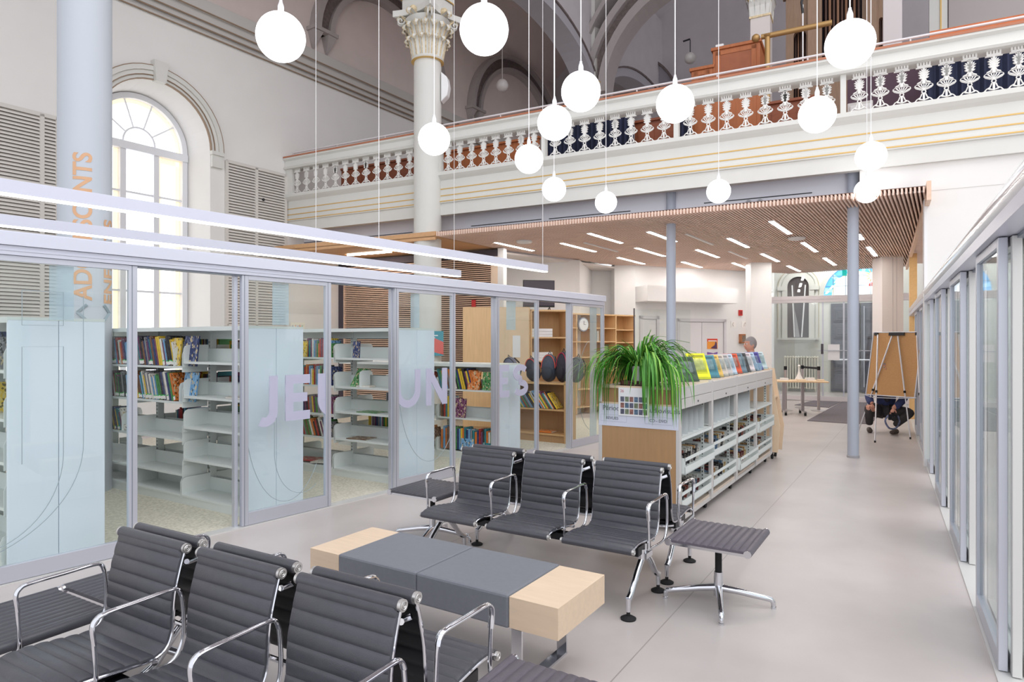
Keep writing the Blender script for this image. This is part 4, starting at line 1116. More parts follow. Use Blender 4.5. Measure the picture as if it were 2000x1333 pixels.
def arcp(cx, cz, rx, rz_, a0, a1, n=16): return [(cx+rx*math.cos(rad(a0+(a1-a0)*i/n)), cz+rz_*math.sin(rad(a0+(a1-a0)*i/n))) for i in range(n+1)]
def letters(word, x, zb, h, w_, sw, clip=None):
    out = MB()
    cnt = [0]
    def st(pts):
        cnt[0] += 1
        r = ribbon(pts, sw, -.012-.0004*cnt[0], -.006, clip=clip); out.add(r.v, r.f)
    for ch, xx, ww in word:
        x0, x1 = xx, xx+ww; zt = zb+h
        if ch == 'J': st([(x1-sw/2, zt), (x1-sw/2, zb+ww*.42)]+arcp(x1-sw/2-ww*.36, zb+ww*.42, ww*.36, ww*.38, 0, -120))
        if ch == 'E':
            st([(x0+sw/2, zb), (x0+sw/2, zt)])
            for z in (zb+sw/2, zb+h/2, zt-sw/2): st([(x0, z), (x1 if z != zb+h/2 else x1-.03, z)])
        if ch == 'U': st([(x0+sw/2, zt), (x0+sw/2, zb+ww*.5)]+arcp((x0+x1)/2, zb+ww*.5, ww/2-sw/2, ww*.5-sw/2, 180, 360)+[(x1-sw/2, zt)])
        if ch == 'N': st([(x0+sw/2, zb), (x0+sw/2, zt)]); st([(x0+sw/2, zt-.02), (x1-sw/2, zb+.02)]); st([(x1-sw/2, zb), (x1-sw/2, zt)])
        if ch == 'S': st(arcp((x0+x1)/2, zb+h*.73, ww/2-sw/2, h*.27-sw/2, 30, 265, 18)+arcp((x0+x1)/2, zb+h*.25, ww/2-sw/2, h*.26-sw/2, 90, -150, 18))
    return out
def sliding(u0, u1, label, deco, ul=None):
    a, b = sL(u0), sL(u1); L_ = b-a
    t = thing('sliding_glass_panel', label, 'glass panel', (LO[0]+.6122*a, LO[1]+.7907*a, 0), TL, 'sliding glass panels of the left partition')
    sw = .062
    g = MB(); g.box(sw, L_-sw, -.005, .005, .12, 2.2); g.build('glass_pane', GLASS, t)
    for x in (0, L_-sw):
        m_ = MB(); m_.box(x, x+sw, -.025, .018, .012, 2.232); m_.box(x+.02, x+.026, -.028, -.024, .012, 2.232, 1); m_.build('stile', [ALU, ALUD], t, bevel=.003)
    m_ = MB(); m_.box(sw, L_-sw, -.025, .018, .012, .125); m_.build('bottom_rail', ALU, t, bevel=.002); m_ = MB(); m_.box(sw, L_-sw, -.025, .018, 2.195, 2.232); m_.build('top_rail', ALU, t)
    if deco: deco(t, lambda u: sL(u)-a, L_)
    return t
def deco1(t, S, L_):
    m_ = MB(); m_.box(S(97), S(145), .007, .01, 1.80, 2.19); m_.build('frosted_strip', FROST, t)
    for pts in ([(S(42), 2.0), (S(42), 1.76), (S(123), 1.76), (S(123), 2.0), (S(42), 2.0)], [(S(42), .1+.7), (S(42), 1.61), (S(123), 1.61), (S(123), .85)]+arcp(S(123)-.52, .85, .52, .62, 0, -85, 18)):
        r = ribbon(pts, .004); r.build('etched_line', LINEV, t)
    r = ribbon([(S(162), 1.98), (S(162), .9)]+arcp(S(162)-.85, .9, .85, .74, 0, -80, 20), .004); r.build('etched_line', LINEV, t)
def deco2(t, S, L_):
    m_ = MB(); m_.box(S(533), S(565), .007, .01, 1.80, 2.19); m_.build('frosted_strip', FROST, t)
    w_ = letters([('J', S(494), S(541)-S(494)), ('E', S(556), S(604)-S(556)), ('U', S(620), .34)], 0, .90, .43, 0, .085, clip=(S(481), L_-.06)); w_.build('lettering', LETTER, t)
    r = ribbon(arcp(S(560), 1.0, .42, .85, 160, 320, 26), .004, clip=(.06, L_-.06)); r.build('etched_line', LINEV, t)
    r = ribbon([(S(535), .9)]+arcp(S(535)+.3, .62, .3, .42, 180, 300, 20), .004, clip=(.06, L_-.06)); r.build('etched_line', LINEV, t)
def deco3(t, S, L_):
    m_ = MB(); m_.box(S(803), S(820), .007, .01, 1.80, 2.19); m_.build('frosted_strip', FROST, t)
    w_ = letters([('U', S(770), S(820)-S(770)), ('N', S(831), S(872)-S(831))], 0, .90, .43, 0, .085, clip=(.062, L_-.06)); w_.build('lettering', LETTER, t)
    r = ribbon(arcp(S(840), 1.2, .5, .95, 180, 330, 26), .004, clip=(.06, L_-.06)); r.build('etched_line', LINEV, t)
def deco4(t, S, L_):
    m_ = MB(); m_.box(S(990), S(1008), .007, .01, 1.80, 2.19); m_.build('frosted_strip', FROST, t)
    w_ = letters([('E', S(972), S(993)-S(972)), ('S', S(1001), S(1030)-S(1001))], 0, .90, .43, 0, .085, clip=(.062, L_-.06)); w_.build('lettering', LETTER, t)
def deco5(t, S, L_):
    m_ = MB(); m_.box(S(1153), S(1166), .007, .01, .12, 2.19); m_.build('frosted_strip', FROST, t)
    r = ribbon(arcp(S(1160), .95, .5, .75, 110, 260, 26), .004, clip=(.06, L_-.06)); r.build('etched_line', LINEV, t)
sliding(-200, 266, 'leftmost sliding glass panel, widest, with only thin etched outlines', deco1)
sliding(470, 644, 'sliding glass panel carrying the lavender letters JE and part of U', deco2)
sliding(768, 887, 'sliding glass panel carrying the lavender letters UN', deco3)
sliding(967, 1050, 'sliding glass panel carrying the lavender letters ES', deco4)
sliding(1112, 1178, 'rightmost sliding glass panel of the left partition, with a curved etched line', deco5)

# right partition
t = thing('partition_track', 'shiny rounded white header track over the right glass partition', 'partition frame', (*RO, 0), TR)
m_ = MB(); m_.tube([(-5, 0, 2.30), (12.13, 0, 2.30)], .075, 20, up=(0, 0, 1), rx=.06); m_.build('header_cap', mat('header_gloss', (232, 233, 237), .16, .25), t, True)
m_ = MB(); m_.box(-5, 12.1, -.11, .055, 2.17, 2.235); m_.box(-5, 12.1, -.115, -.05, 2.15, 2.17, 1); m_.build('track_rail', [mat('header_rail', (0, 0, 0)), ALUD], t)
m_ = MB(); m_.box(-5, 12.1, -.14, .035, 0, .008); m_.build('floor_track', mat('threshold_metal', (0, 0, 0)), t)
WST = mat('ivory_profile', (214, 214, 212), .4, .2)
desc = ['nearest to the camera', 'second from the camera', 'third from the camera', 'fourth from the camera', 'fifth from the camera', 'sixth from the camera', 'farthest before the wood post']
k_ = 0
def right_panel(s_, dy, label, grp, mt):
    t = thing('sliding_glass_panel', label, 'glass panel', (RO[0]+.4937*s_+.8697*-dy*-1*0, RO[1]+.8697*s_, 0), TR, grp)
    t.location = (RO[0]+.4937*s_-.8697*dy, RO[1]+.8697*s_+.4937*dy, 0)
    g = MB(); g.box(.05, .87, -.004, .004, .1, 2.12); g.build('glass_pane', GLASSG, t)
    for x in (0, .87):
        m_ = MB(); m_.box(x, x+.05, -.02, .02, .012, 2.165); m_.build('stile', mt, t, bevel=.003)
    m_ = MB(); m_.box(.05, .87, -.02, .02, .012, .1); m_.build('bottom_rail', mt, t); m_ = MB(); m_.box(.05, .87, -.02, .02, 2.12, 2.165); m_.build('top_rail', mt, t)
for k in range(-1, 6):
    s_ = 1.86*k+.0
    if s_+.92 > 12.1: break
    if k == -1: dsc = 'right partition glass panel beside the camera, mostly outside the picture'
    else: dsc = 'right partition outer glass panel, '+desc[k]
    right_panel(s_, 0, dsc, 'outer sliding panels of the right partition', ALU)
    right_panel(s_-.05, -.05, 'ivory-edged glass panel parked behind the outer panel, '+(desc[k] if k >= 0 else 'beside the camera'), 'parked panels of the right partition', WST)
    right_panel(s_-.02, -.10, 'ivory-edged innermost glass panel in the stack, '+(desc[k] if k >= 0 else 'beside the camera'), 'innermost panels of the right partition', WST)

# ================================================================== BOOKCASES
BC = {}
def bookcase(x, y, bays, bw, hgt, depth, levels, label, back=True):
    """double sided steel bookcase; local x runs 0 .. -L away from the glass, y into depth"""
    t = thing('steel_bookcase', label, 'bookcase', (x, y, 0), GA, None)
    L_ = bays*bw+.05
    m_ = MB(); m_.box(-.02, 0, 0, depth/2-.002, .0, hgt); m_.box(-.02, 0, depth/2+.002, depth, .0, hgt); build_each(m_, 'end_panel', mat('end_panel_frost', (230, 238, 250), .35), t, bevel=.004)
    m_ = MB(); m_.box(-L_, 0, 0, depth, hgt-.0, hgt+.022); m_.box(-L_, 0, -.003, .0, hgt-.02, hgt+.022); m_.box(-L_, -.02, depth/2-.02, depth/2+.02, hgt-.1, hgt); m_.build('canopy_top', SHELFW, t)
    for i in range(bays+1):
        xx = -.05-i*bw
        m_ = MB(); m_.box(xx-.02, xx+.02, depth/2-.035, depth/2+.035, 0, hgt)
        z = .15
        while z < hgt-.1:
            for q in (-.010, .006): m_.box(xx+q, xx+q+.005, depth/2-.0365, depth/2-.035, z, z+.018, 1)
            z += .04
        m_.build('upright', [SHELFW, HOLE], t)
    for i in range(bays):
        xr = -.05-i*bw; xl = xr-bw
        for side in ((0, 1) if back else (0,)):
            zs_ = [.10]+list(levels[min(i, len(levels)-1)])
            for j, z in enumerate(zs_):
                d_ = .3 if j == 0 else depth/2-.05
                f = 0 if side == 0 else depth
                sg = 1 if side == 0 else -1
                m_ = MB()
                y0, y1 = (f, f+sg*d_) if j else (f-sg*.02, f+sg*d_)
                ya, yb = min(y0, y1), max(y0, y1)
                m_.box(xl+.012, xr-.012, ya, yb, z-.022, z)
                yk = f+sg*(d_-.01); m_.box(xl+.012, xr-.012, min(yk, yk+sg*.008), max(yk, yk+sg*.008), z, z+.13)
                if j == 0: m_.box(xl, xr, ya+.005, yb, 0, .08)
                sh_ = m_.build('shelf', SHELFW, t)
                for xx in (xl+.008, xr-.014):
                    hh = .17
                    yf = f-sg*(.0 if j else .02); yb_ = f+sg*d_
                    pf = lambda yy, zz: (yy, zz)
                    pl_ = [(yf, z-.06)] if j else [(yf, .06)]
                    pl_ += [(yf, z+hh-.05), (yf+sg*.015, z+hh-.015), (yf+sg*.05, z+hh), (yb_, z+hh), (yb_, z-.06 if j else .06)]
                    n_ = len(pl_)
                    bb = MB(); bb.add([(xx, a, b) for a, b in pl_]+[(xx+.006, a, b) for a, b in pl_], [tuple(range(n_)), tuple(range(2*n_-1, n_-1, -1))]+[(q, (q+1) % n_, n_+(q+1) % n_, n_+q) for q in range(n_)])
                    bb.build('shelf_bracket', SHELFW, sh_)
    return t
lvB = [(.462, .786, 1.095, 1.442), (.30, .655, 1.03, 1.392), (.30, .655, 1.03, 1.392)]
lvC = [(.462, .79, 1.095, 1.444), (.459, .75, 1.10, 1.447), (.459, .75, 1.10, 1.447)]
BCp = {'A': (-3.557, 4.62), 'B': (-2.459, 6.086), 'C': (-1.296, 7.48), 'D': (-.20, 8.86)}
bookcase(*BCp['A'], 3, .98, 1.80, .65, lvB, 'tall white steel bookcase behind the leftmost glass panel, showing its blank end')
bookcase(*BCp['B'], 3, .98, 1.77, .65, lvB, 'tall white steel bookcase with tagged picture books in the second gap of the partition')
bookcase(*BCp['C'], 3, .99, 1.78, .65, lvC, 'tall white steel bookcase with mostly bare shelves behind the JE glass panel')
lvD = [(.57, .97), (.57, .97)]
bookcase(*BCp['D'], 3, .99, 1.31, .60, lvD, 'low white steel bookcase packed with albums behind the UN glass panel')

# ---- books
COLS = [('red', (176, 52, 48)), ('navy', (46, 60, 110)), ('teal', (46, 128, 138)), ('white', (226, 222, 214)), ('yellow', (232, 196, 62)), ('green', (72, 142, 76)),
        ('orange', (218, 122, 52)), ('black', (46, 44, 50)), ('plum', (118, 62, 98)), ('sky blue', (112, 164, 208)), ('brown', (120, 84, 60)), ('grey', (140, 138, 142))]
TAGW = mat('label_white', (236, 234, 230), .7); TAGG = mat('label_green', (60, 196, 96), .6); PAGE = mat('page_block', (232, 226, 212), .9)
def cover_mat(nm, c):
    """printed cover: base colour with voronoi blotches, like an illustrated jacket"""
    key = 'cover_'+nm.replace(' ', '_')
    if key in MATS: return MATS[key]
    m = bpy.data.materials.new(key); m.use_nodes = True; nt = m.node_tree; N = nt.nodes; L = nt.links; b = N['Principled BSDF']
    tc = N.new('ShaderNodeTexCoord'); v = N.new('ShaderNodeTexVoronoi'); v.inputs['Scale'].default_value = 14
    L.new(tc.outputs['Object'], v.inputs['Vector'])
    cr = N.new('ShaderNodeValToRGB'); cr.color_ramp.interpolation = 'CONSTANT'
    e = cr.color_ramp.elements; e[0].color = (*lin(c), 1); e[1].position = .55; e[1].color = (*lin(tuple(min(255, int(x*.6+90)) for x in c)), 1)
    x3 = e.new(.72); x3.color = (*lin(tuple(int(x*.5) for x in c)), 1); x4 = e.new(.86); x4.color = (*lin((206, 188, 150)), 1)
    sp = N.new('ShaderNodeSeparateColor'); L.new(v.outputs['Color'], sp.inputs[0]); L.new(sp.outputs[0], cr.inputs[0])
    L.new(cr.outputs[0], b.inputs['Base Color']); b.inputs['Roughness'].default_value = .4
    MATS[key] = m; return m
def book_mesh(c_name, c, tagged):
    """unit book: thickness 1 (x), depth 1 (y, spine at 0), height 1 (z)"""
    mb = MB(); mb.box(0, 1, 0, .02, 0, 1, 0); mb.box(0, .1, .0, 1, 0, 1, 1); mb.box(.9, 1, 0, 1, 0, 1, 1); mb.box(.1, .9, .02, .97, .015, .985, 2)
    if tagged: mb.box(-.01, 1.01, -.008, 0, .03, .15, 3); mb.box(.1, .95, -.009, 0, .15, .185, 4)
    o = mb.build('book', [mat('spine_'+c_name, c, .45, var=.15, scale=9), cover_mat(c_name, c), PAGE, TAGW, TAGG]); me = o.data
    bpy.data.objects.remove(o); return me
BM = {(i, tg): book_mesh(COLS[i][0], COLS[i][1], tg) for i in range(len(COLS)) for tg in (False, True)}
NB = [0]
def place_book(M, x, y, z, th_, dp, hh, lean, ci, tg, label, group, name='book'):
    o = bpy.data.objects.new(name, BM[(ci, tg)]); COL.objects.link(o)
    L = M @ Matrix.Translation((x, y, z)) @ Matrix.Rotation(lean, 4, 'Y') @ Matrix.Diagonal((th_, dp, hh, 1))
    o.matrix_world = L
    tag(o, label, 'book', group); NB[0] += 1; return o
def row(M, x0, x1, y, z, side, where, tg=False, thk=(.018, .032), hts=(.21, .27), lean=0.0, fill=1.0, depth=(.15, .2)):
    """books from x1 (right) towards x0; side +1: spines face -y"""
    x = x1 if side > 0 else x0
    x = x0
    while x < x0+(x1-x0)*fill:
        th_ = RN.uniform(*thk); hh = RN.uniform(*hts); dp = RN.uniform(*depth)
        ci = RN.randrange(len(COLS)); ln = lean
        M2 = M if side > 0 else M @ Matrix.Translation((0, 0, 0))
        if side > 0:
            dx = th_/math.cos(ln)+.002
            if x+dx+(hh*math.sin(ln) if ln < 0 else 0) > x1+.01: break
            zz = z+ (th_*math.sin(ln) if ln > 0 else 0)
            place_book(M2, x, y, zz+.001, th_, dp, hh, ln, ci, tg and RN.random() < .6, COLS[ci][0]+' book '+where, 'books '+where)
            x += dx
        else:
            dx = th_+.002
            if x+dx > x1: break
            Mb = M2 @ Matrix.Translation((x+th_, y, z+.001)) @ Matrix.Rotation(PI, 4, 'Z')
            place_book(Mb, 0, 0, 0, th_, dp, hh, 0, ci, tg, COLS[ci][0]+' book '+where, 'books '+where)
            x += dx
def frame_of(k): return rz(GA, *BCp[k])
MBk, MCk, MDk, MAk = frame_of('B'), frame_of('C'), frame_of('D'), frame_of('A')
bw = .98
STUFF = MB()
def srow(M, x0, x1, y, z, hts, thk=(.016, .03), lean=0):
    """background books seen only as edges, gathered into one object"""
    x = x0
    while x < x1-.03:
        th_ = RN.uniform(*thk); hh = RN.uniform(*hts); c = RN.randrange(len(COLS))
        STUFF.box(x, x+th_, y-.16, y, z+.001, z+hh, c, M); x += th_+.002
LT = 'leaning and tagged '
row(MBk, -2.62, -2.05, .02, 1.392, 1, LT+'on the top shelf behind the leftmost panel', True, lean=-.22, hts=(.24, .31), thk=(.018, .034))
row(MBk, -2.62, -2.05, .02, 1.03, 1, LT+'on the second shelf behind the leftmost panel', True, lean=-.2, hts=(.22, .29), thk=(.018, .032))
row(MBk, -2.62, -2.2, .02, .655, 1, 'leaning on the third shelf behind the leftmost panel', True, lean=-.35, hts=(.2, .26), thk=(.018, .03))
row(MBk, -1.94, -1.2, .02, 1.392, 1, LT+'on the top shelf in the first open gap', True, lean=-.27, hts=(.25, .32), thk=(.018, .038))
row(MBk, -1.94, -1.2, .02, 1.03, 1, LT+'on the second shelf in the first open gap', True, lean=-.3, hts=(.24, .31), thk=(.018, .038))
srow(MBk, -.95, -.12, .63, 1.442, (.17, .22)); srow(MBk, -.95, -.10, .63, 1.095, (.17, .24)); srow(MBk, -.92, -.12, .63, .786, (.16, .22)); srow(MBk, -.5, -.08, .63, .462, (.16, .2))
srow(MBk, -1.95, -1.1, .63, .655, (.2, .25)); srow(MBk, -1.9, -1.1, .63, 1.392, (.28, .33)); srow(MBk, -2.9, -2.05, .63, 1.03, (.2, .28)); srow(MBk, -1.95, -1.1, .63, 1.03, (.24, .3))
row(MCk, -1.64, -1.08, .02, 1.447, 1, 'standing on the top shelf behind the JE panel', hts=(.17, .25), thk=(.02, .036))
row(MCk, -1.64, -1.08, .02, 1.10, 1, 'standing on the second shelf behind the JE panel', hts=(.18, .26), thk=(.02, .036))
row(MCk, -1.64, -1.08, .02, .75, 1, 'leaning on the third shelf behind the JE panel', hts=(.18, .24), lean=-.12, thk=(.02, .036))
row(MCk, -1.64, -1.12, .02, .459, 1, 'leaning on the fourth shelf behind the JE panel', hts=(.18, .24), lean=-.35, thk=(.02, .034))
srow(MCk, -.55, -.12, .60, 1.444, (.20, .22), (.012, .018)); srow(MCk, -.60, -.10, .60, .79, (.20, .22), (.014, .02)); srow(MCk, -.9, -.1, .60, .462, (.25, .27))
row(MDk, -1.62, -1.1, .02, .97, 1, 'tall on the upper shelf behind the UN panel', hts=(.22, .3), lean=-.1, thk=(.024, .042))
row(MDk, -.98, -.4, .02, .97, 1, 'leaning on the upper shelf in the gap before the ES panel', hts=(.25, .31), lean=-.28, thk=(.02, .036))
row(MDk, -.98, -.78, .02, .57, 1, 'upright on the middle shelf in the gap before the ES panel', hts=(.25, .3), thk=(.022, .036))
row(MDk, -1.62, -1.45, .02, .57, 1, 'on the middle shelf behind the UN panel', hts=(.24, .3), thk=(.024, .04))
row(MDk, -.98, -.1, .02, .12, 1, 'on the lowest shelf in the gap before the ES panel', hts=(.26, .32), thk=(.024, .04))
row(MDk, -1.62, -1.1, .02, .12, 1, 'leaning on the lowest shelf behind the UN panel', hts=(.24, .3), thk=(.024, .04), lean=-.2)
row(MAk, -.98, -.3, .02, 1.442, 1, 'on the top shelf at the very left edge', hts=(.22, .3), thk=(.026, .042))
row(MAk, -.98, -.6, .02, 1.095, 1, 'on the second shelf at the very left edge', hts=(.2, .26), thk=(.026, .04))
so_ = STUFF.build('background_books', [mat('spine_'+n, c) for n, c in COLS]); tag(so_, 'rows of books on the far sides of the bookcases, seen through the shelf gaps', 'books', kind='stuff')
# face-out and flat books
def faceout(M, x, y, z, w_, h_, ci, ang, label, tilt=.12, th_=.012):
    o = place_book(M @ Matrix.Translation((x, y, z)) @ Matrix.Rotation(ang, 4, 'Z') @ Matrix.Rotation(-tilt, 4, 'X') @ Matrix.Translation((0, .0, .002)) @ Matrix.Rotation(PI/2, 4, 'Z') @ Matrix.Translation((0, -w_, 0)), 0, 0, 0, th_, w_, h_, 0, ci, False, label, None)
    return o
faceout(MBk, -1.12, .05, 1.392, .24, .31, 1, .0, 'large navy picture book facing out at the right end of the tagged top shelf', .1)
faceout(MBk, -1.36, .03, 1.392, .22, .29, 4, .0, 'yellow and brown album facing out among the tagged top shelf books', .1)
faceout(MBk, -1.14, .05, 1.03, .24, .3, 9, .0, 'pale blue picture book facing out at the right end of the tagged second shelf', .14)
faceout(MBk, -1.55, .03, 1.03, .2, .28, 6, .0, 'orange and blue album facing out on the tagged second shelf', .14)
faceout(MCk, -.76, .03, 1.444, .11, .2, 1, 0, 'small blue book with a red figure standing on the bare top shelf', .05)
faceout(MCk, -.18, .03, 1.444, .13, .22, 7, 0, 'dark green-black novel facing out at the right end of the bare top shelf', .05)
faceout(MCk, -1.72, .0, 1.447, .18, .2, 4, 0, 'yellow book facing out on the shelf behind the JE glass panel', .05)
faceout(MDk, -.75, .02, .57, .2, .27, 8, 0, 'plum album cover facing out on the middle shelf before the ES glass panel', .12)
faceout(MDk, -.5, .0, .97, .2, .27, 6, 0, 'orange album cover facing out among the leaning albums', .2)
faceout(MDk, -.62, .0, .12, .22, .3, 9, 0, 'blue album facing out on the lowest shelf before the ES glass panel', .12)
faceout(MDk, -.25, -.0, .12, .16, .22, 2, 0, 'turquoise album facing out at the right end of the lowest shelf', .15)
faceout(MDk, -1.9, .0, .57, .22, .28, 9, 0, 'blue grey album facing out behind the UN lettering', .1)
faceout(MDk, -.27, .03, .97, .16, .25, 5, 0, 'green and white album facing out at the right end of the upper shelf', .1)
def flat(M, x, y, z, w_, d_, th_, ci, ang, label):
    place_book(M @ Matrix.Translation((x, y, z)) @ Matrix.Rotation(ang, 4, 'Z') @ Matrix.Rotation(PI/2, 4, 'Y') @ Matrix.Translation((-th_, 0, 0)), 0, 0, 0, th_, d_, w_, 0, ci, False, label, None)
flat(MCk, -.86, .02, .462+.001, .30, .22, .008, 10, .1, 'thin magazine lying flat on the fourth bare shelf')
flat(MCk, -.72, .05, .79+.001, .32, .2, .006, 5, .05, 'thin green leaflet lying flat on the third bare shelf')
flat(MCk, -.7, .03, 1.095+.001, .2, .12, .02, 3, .1, 'white pamphlet lying flat on the second bare shelf')
flat(MBk, -.36, .02, 1.095+.001, .22, .2, .018, 3, .0, 'white book lying flat on the second shelf just left of the JE glass panel')
flat(MCk, -1.75, .0, .12+.001, .3, .2, .02, 0, .2, 'red magazine lying on the base shelf behind the JE glass panel')
flat(MCk, -1.45, -.02, .12+.001, .22, .16, .012, 3, .3, 'white comic lying on the base shelf behind the JE glass panel')
flat(MCk, -.55, .38, 1.095+.001, .4, .18, .05, 4, 0, 'yellow and blue game box lying on the far side of the second bare shelf')
flat(MCk, -.5, .38, 1.095+.055, .38, .18, .03, 8, 0, 'purple game box stacked on the yellow and blue one')
faceout(MCk, -.84, .06, 1.095, .2, .26, 5, .0, 'green book slumped against a bookend on the second bare shelf', .6)
def bookend(M, x, y, z, label, h_=.2, w_=.18):
    mb = MB(); pl_ = [(0, 0), (0, h_-.05), (.015, h_-.015), (.05, h_), (w_, h_), (w_, 0)]
    n_ = len(pl_); mb.add([(0, a, b) for a, b in pl_]+[(.003, a, b) for a, b in pl_], [tuple(range(n_)), tuple(range(2*n_-1, n_-1, -1))]+[(q, (q+1) % n_, n_+(q+1) % n_, n_+q) for q in range(n_)])
    mb.box(0, .11, 0, w_, 0, .002); o = mb.build('bookend', SHELFW); o.matrix_world = M @ Matrix.Translation((x, y, z+.001)); tag(o, label, 'bookend', 'steel bookends on the shelves')
bookend(MBk, -1.2, .0, 1.392, 'white steel bookend on the tagged top shelf in the first open gap')
bookend(MBk, -1.1, .0, 1.03, 'white steel bookend on the tagged second shelf in the first open gap')
bookend(MBk, -2.2, .0, .655, 'white steel bookend on the third shelf seen through the leftmost glass panel')
bookend(MCk, -.62, .0, 1.095, 'white steel bookend standing alone on the second bare shelf')
# paper bag like heap low on B
hp = MB(); hp.add([(0,0,0), (.3,0,0), (.34,.16,0), (-.02,.15,0), (.04,.02,.12), (.24,-.02,.15), (.3,.15,.1), (.05,.16,.16)], [(0,1,5,4), (1,2,6,5), (2,3,7,6), (3,0,4,7), (4,5,6,7)])
o = hp.build('crumpled_bag', mat('brown_bag', (96, 76, 72), .7, var=.3, scale=12)); o.matrix_world = MBk @ Matrix.Translation((-.36, .36, .102)); tag(o, 'dark crumpled bag on the base shelf next to the JE glass panel', 'bag')
po = MB(); po.box(0, .38, -.004, 0, 0, .3, 0)
TXC = [(60, 110, 190), (226, 130, 60), (60, 110, 190), (226, 130, 60), (70, 170, 90)]
for i, ch in enumerate('LIVRE'): add_text(po, ch, .1, Matrix.Translation((.07+.06*i, -.005, .2+.01*(i % 2))) @ TXM, m=1+i % 5)
add_text(po, 'la fête', .045, Matrix.Translation((.2, -.005, .11)) @ TXM, m=2); add_text(po, 'LIT', .06, Matrix.Translation((.2, -.005, .04)) @ TXM, m=6)
o = po.build('event_poster', [mat('poster_cream', (240, 236, 222), .8)]+[mat('poster_ink_%d' % i, c, .7) for i, c in enumerate(TXC)]+[mat('poster_ink_red', (206, 66, 80), .7)])
o.matrix_world = MW @ Matrix.Translation((sW(566), -.02, 1.75)); tag(o, 'cream poster with colourful LIVRE lettering on the wall behind the JE glass panel', 'poster')
po = MB(); po.box(0, .3, -.004, 0, 0, .45, 0); po.prism([(0, .1), (.3, .02), (.3, .25), (.15, .32), (0, .22)], -.006, -.004, 1); po.box(.03, .2, -.006, -.004, .36, .38, 2); po.box(.03, .15, -.006, -.004, .32, .335, 2)
o = po.build('wall_poster', [mat('poster_teal', (64, 152, 170), .7), mat('poster_coral', (226, 104, 98), .7), PAPER])
o.location = (cx+.02, cy-.262, 1.38); o.rotation_euler = (0, 0, rad(6)); tag(o, 'teal and coral poster on the white column behind the UN glass panel', 'poster')
po = MB(); po.box(0, .14, -.004, 0, 0, .08, 0); po.box(.02, .1, -.006, -.004, .03, .05, 1)
o = po.build('orange_notice', [mat('notice_orange', (240, 170, 110), .7), PAPER]); o.location = (cx+.02, cy-.262, 1.22); o.rotation_euler = (0, 0, rad(6)); tag(o, 'small orange notice below the teal poster on the column', 'notice')
# ================================================================== SEATING
PR_PTS = [(0.0, .392), (.012, .408), (.045, .420), (.12, .424), (.22, .414), (.32, .402), (.385, .402), (.425, .425), (.445, .475), (.45, .54), (.457, .62), (.475, .70), (.495, .77), (.505, .80), (.508, .812)]
def spline(pts, n):
    out = []; P = [pts[0]]+list(pts)+[pts[-1]]
    for i in range(1, len(P)-2):
        for k in range(n):
            t_ = k/n; a, b, c, d = [Vector(x) for x in P[i-1:i+3]]
            out.append(.5*((2*b)+(c-a)*t_+(2*a-5*b+4*c-d)*t_**2+(3*b-a-3*c+d)*t_**3))
    out.append(Vector(P[-2])); return out
SP = spline(PR_PTS, 14)
def seat_shell():
    hw = .232
    # arc length
    s_ = [0]
    for i in range(1, len(SP)): s_.append(s_[-1]+(SP[i]-SP[i-1]).length)
    tot = s_[-1]; nr = 15; pitch = tot/nr
    N_ = nr*8
    P = []; 
    for k in range(N_+1):
        d_ = tot*k/N_; i = 0
        while i < len(s_)-2 and s_[i+1] < d_: i += 1
        f = (d_-s_[i])/(s_[i+1]-s_[i]); P.append(SP[i].lerp(SP[i+1], f))
    mb = MB(); top = []; bot = []
    xs = [-hw, -hw+.012, 0, hw-.012, hw]
    vs = []; 
    for k, p in enumerate(P):
        a = P[max(0, k-1)]; b = P[min(N_, k+1)]; d_ = (b-a).normalized(); n_ = Vector((-d_.y, d_.x))
        
        pit = .5
        bump = .007*abs(math.sin(PI*k/8))**.4
        for side in (1, -1):
            for j, x in enumerate(xs):
                e = .25 if j in (0, 4) else 1
                q = p+n_*side*((.004+bump)*e if side > 0 else .004+.25*bump)
                vs.append((x, q.x, q.y))
    W5 = 10; fs = []; ms = []
    for k in range(N_):
        for side in (0, 1):
            for j in range(4):
                a = k*W5+side*5+j
                fs.append((a, a+1, a+W5+1, a+W5)); ms.append(side)
        for j in (0, 4): a = k*W5+j; fs.append((a, a+5, a+5+W5, a+W5)); ms.append(0)
    for k in (0, N_): fs.append(tuple(k*W5+j for j in (0, 1, 2, 3, 4, 9, 8, 7, 6, 5))); ms.append(0)
    for f, m_ in zip(fs, ms): mb.f.append(list(f)); mb.m.append(m_)
    mb.v = vs
    # rolls at front and top
    mb.cyl((-hw, .006, .392), (hw, .006, .392), .02, n=16, m=0); mb.cyl((-hw, .512, .795), (hw, .512, .795), .023, n=18, m=0)
    return mb
def side_frame():
    mb = MB()
    for sx in (-1, 1):
        pts = []
        for i in range(0, len(SP), 5):
            a = SP[max(0, i-1)]; b = SP[min(len(SP)-1, i+1)]; d_ = (b-a).normalized()
            pts.append((sx*.234, SP[i].x+d_.y*.010, SP[i].y-d_.x*.010))
        mb.tube(pts, .0065, 8, up=(1, 0, 0))
    return mb
def back_brace():
    mb = MB()
    for y, z, dip in ((.535, .725, -.028), (.40, .36, 0)):
        pts = [(-.226, y-.012, z+.01), (-.15, y+.02, z+dip*.6), (0, y+.03, z+dip), (.15, y+.02, z+dip*.6), (.226, y-.012, z+.01)]
        mb.tube(spline([Vector(p) for p in pts], 5), .011, 8)
    return mb
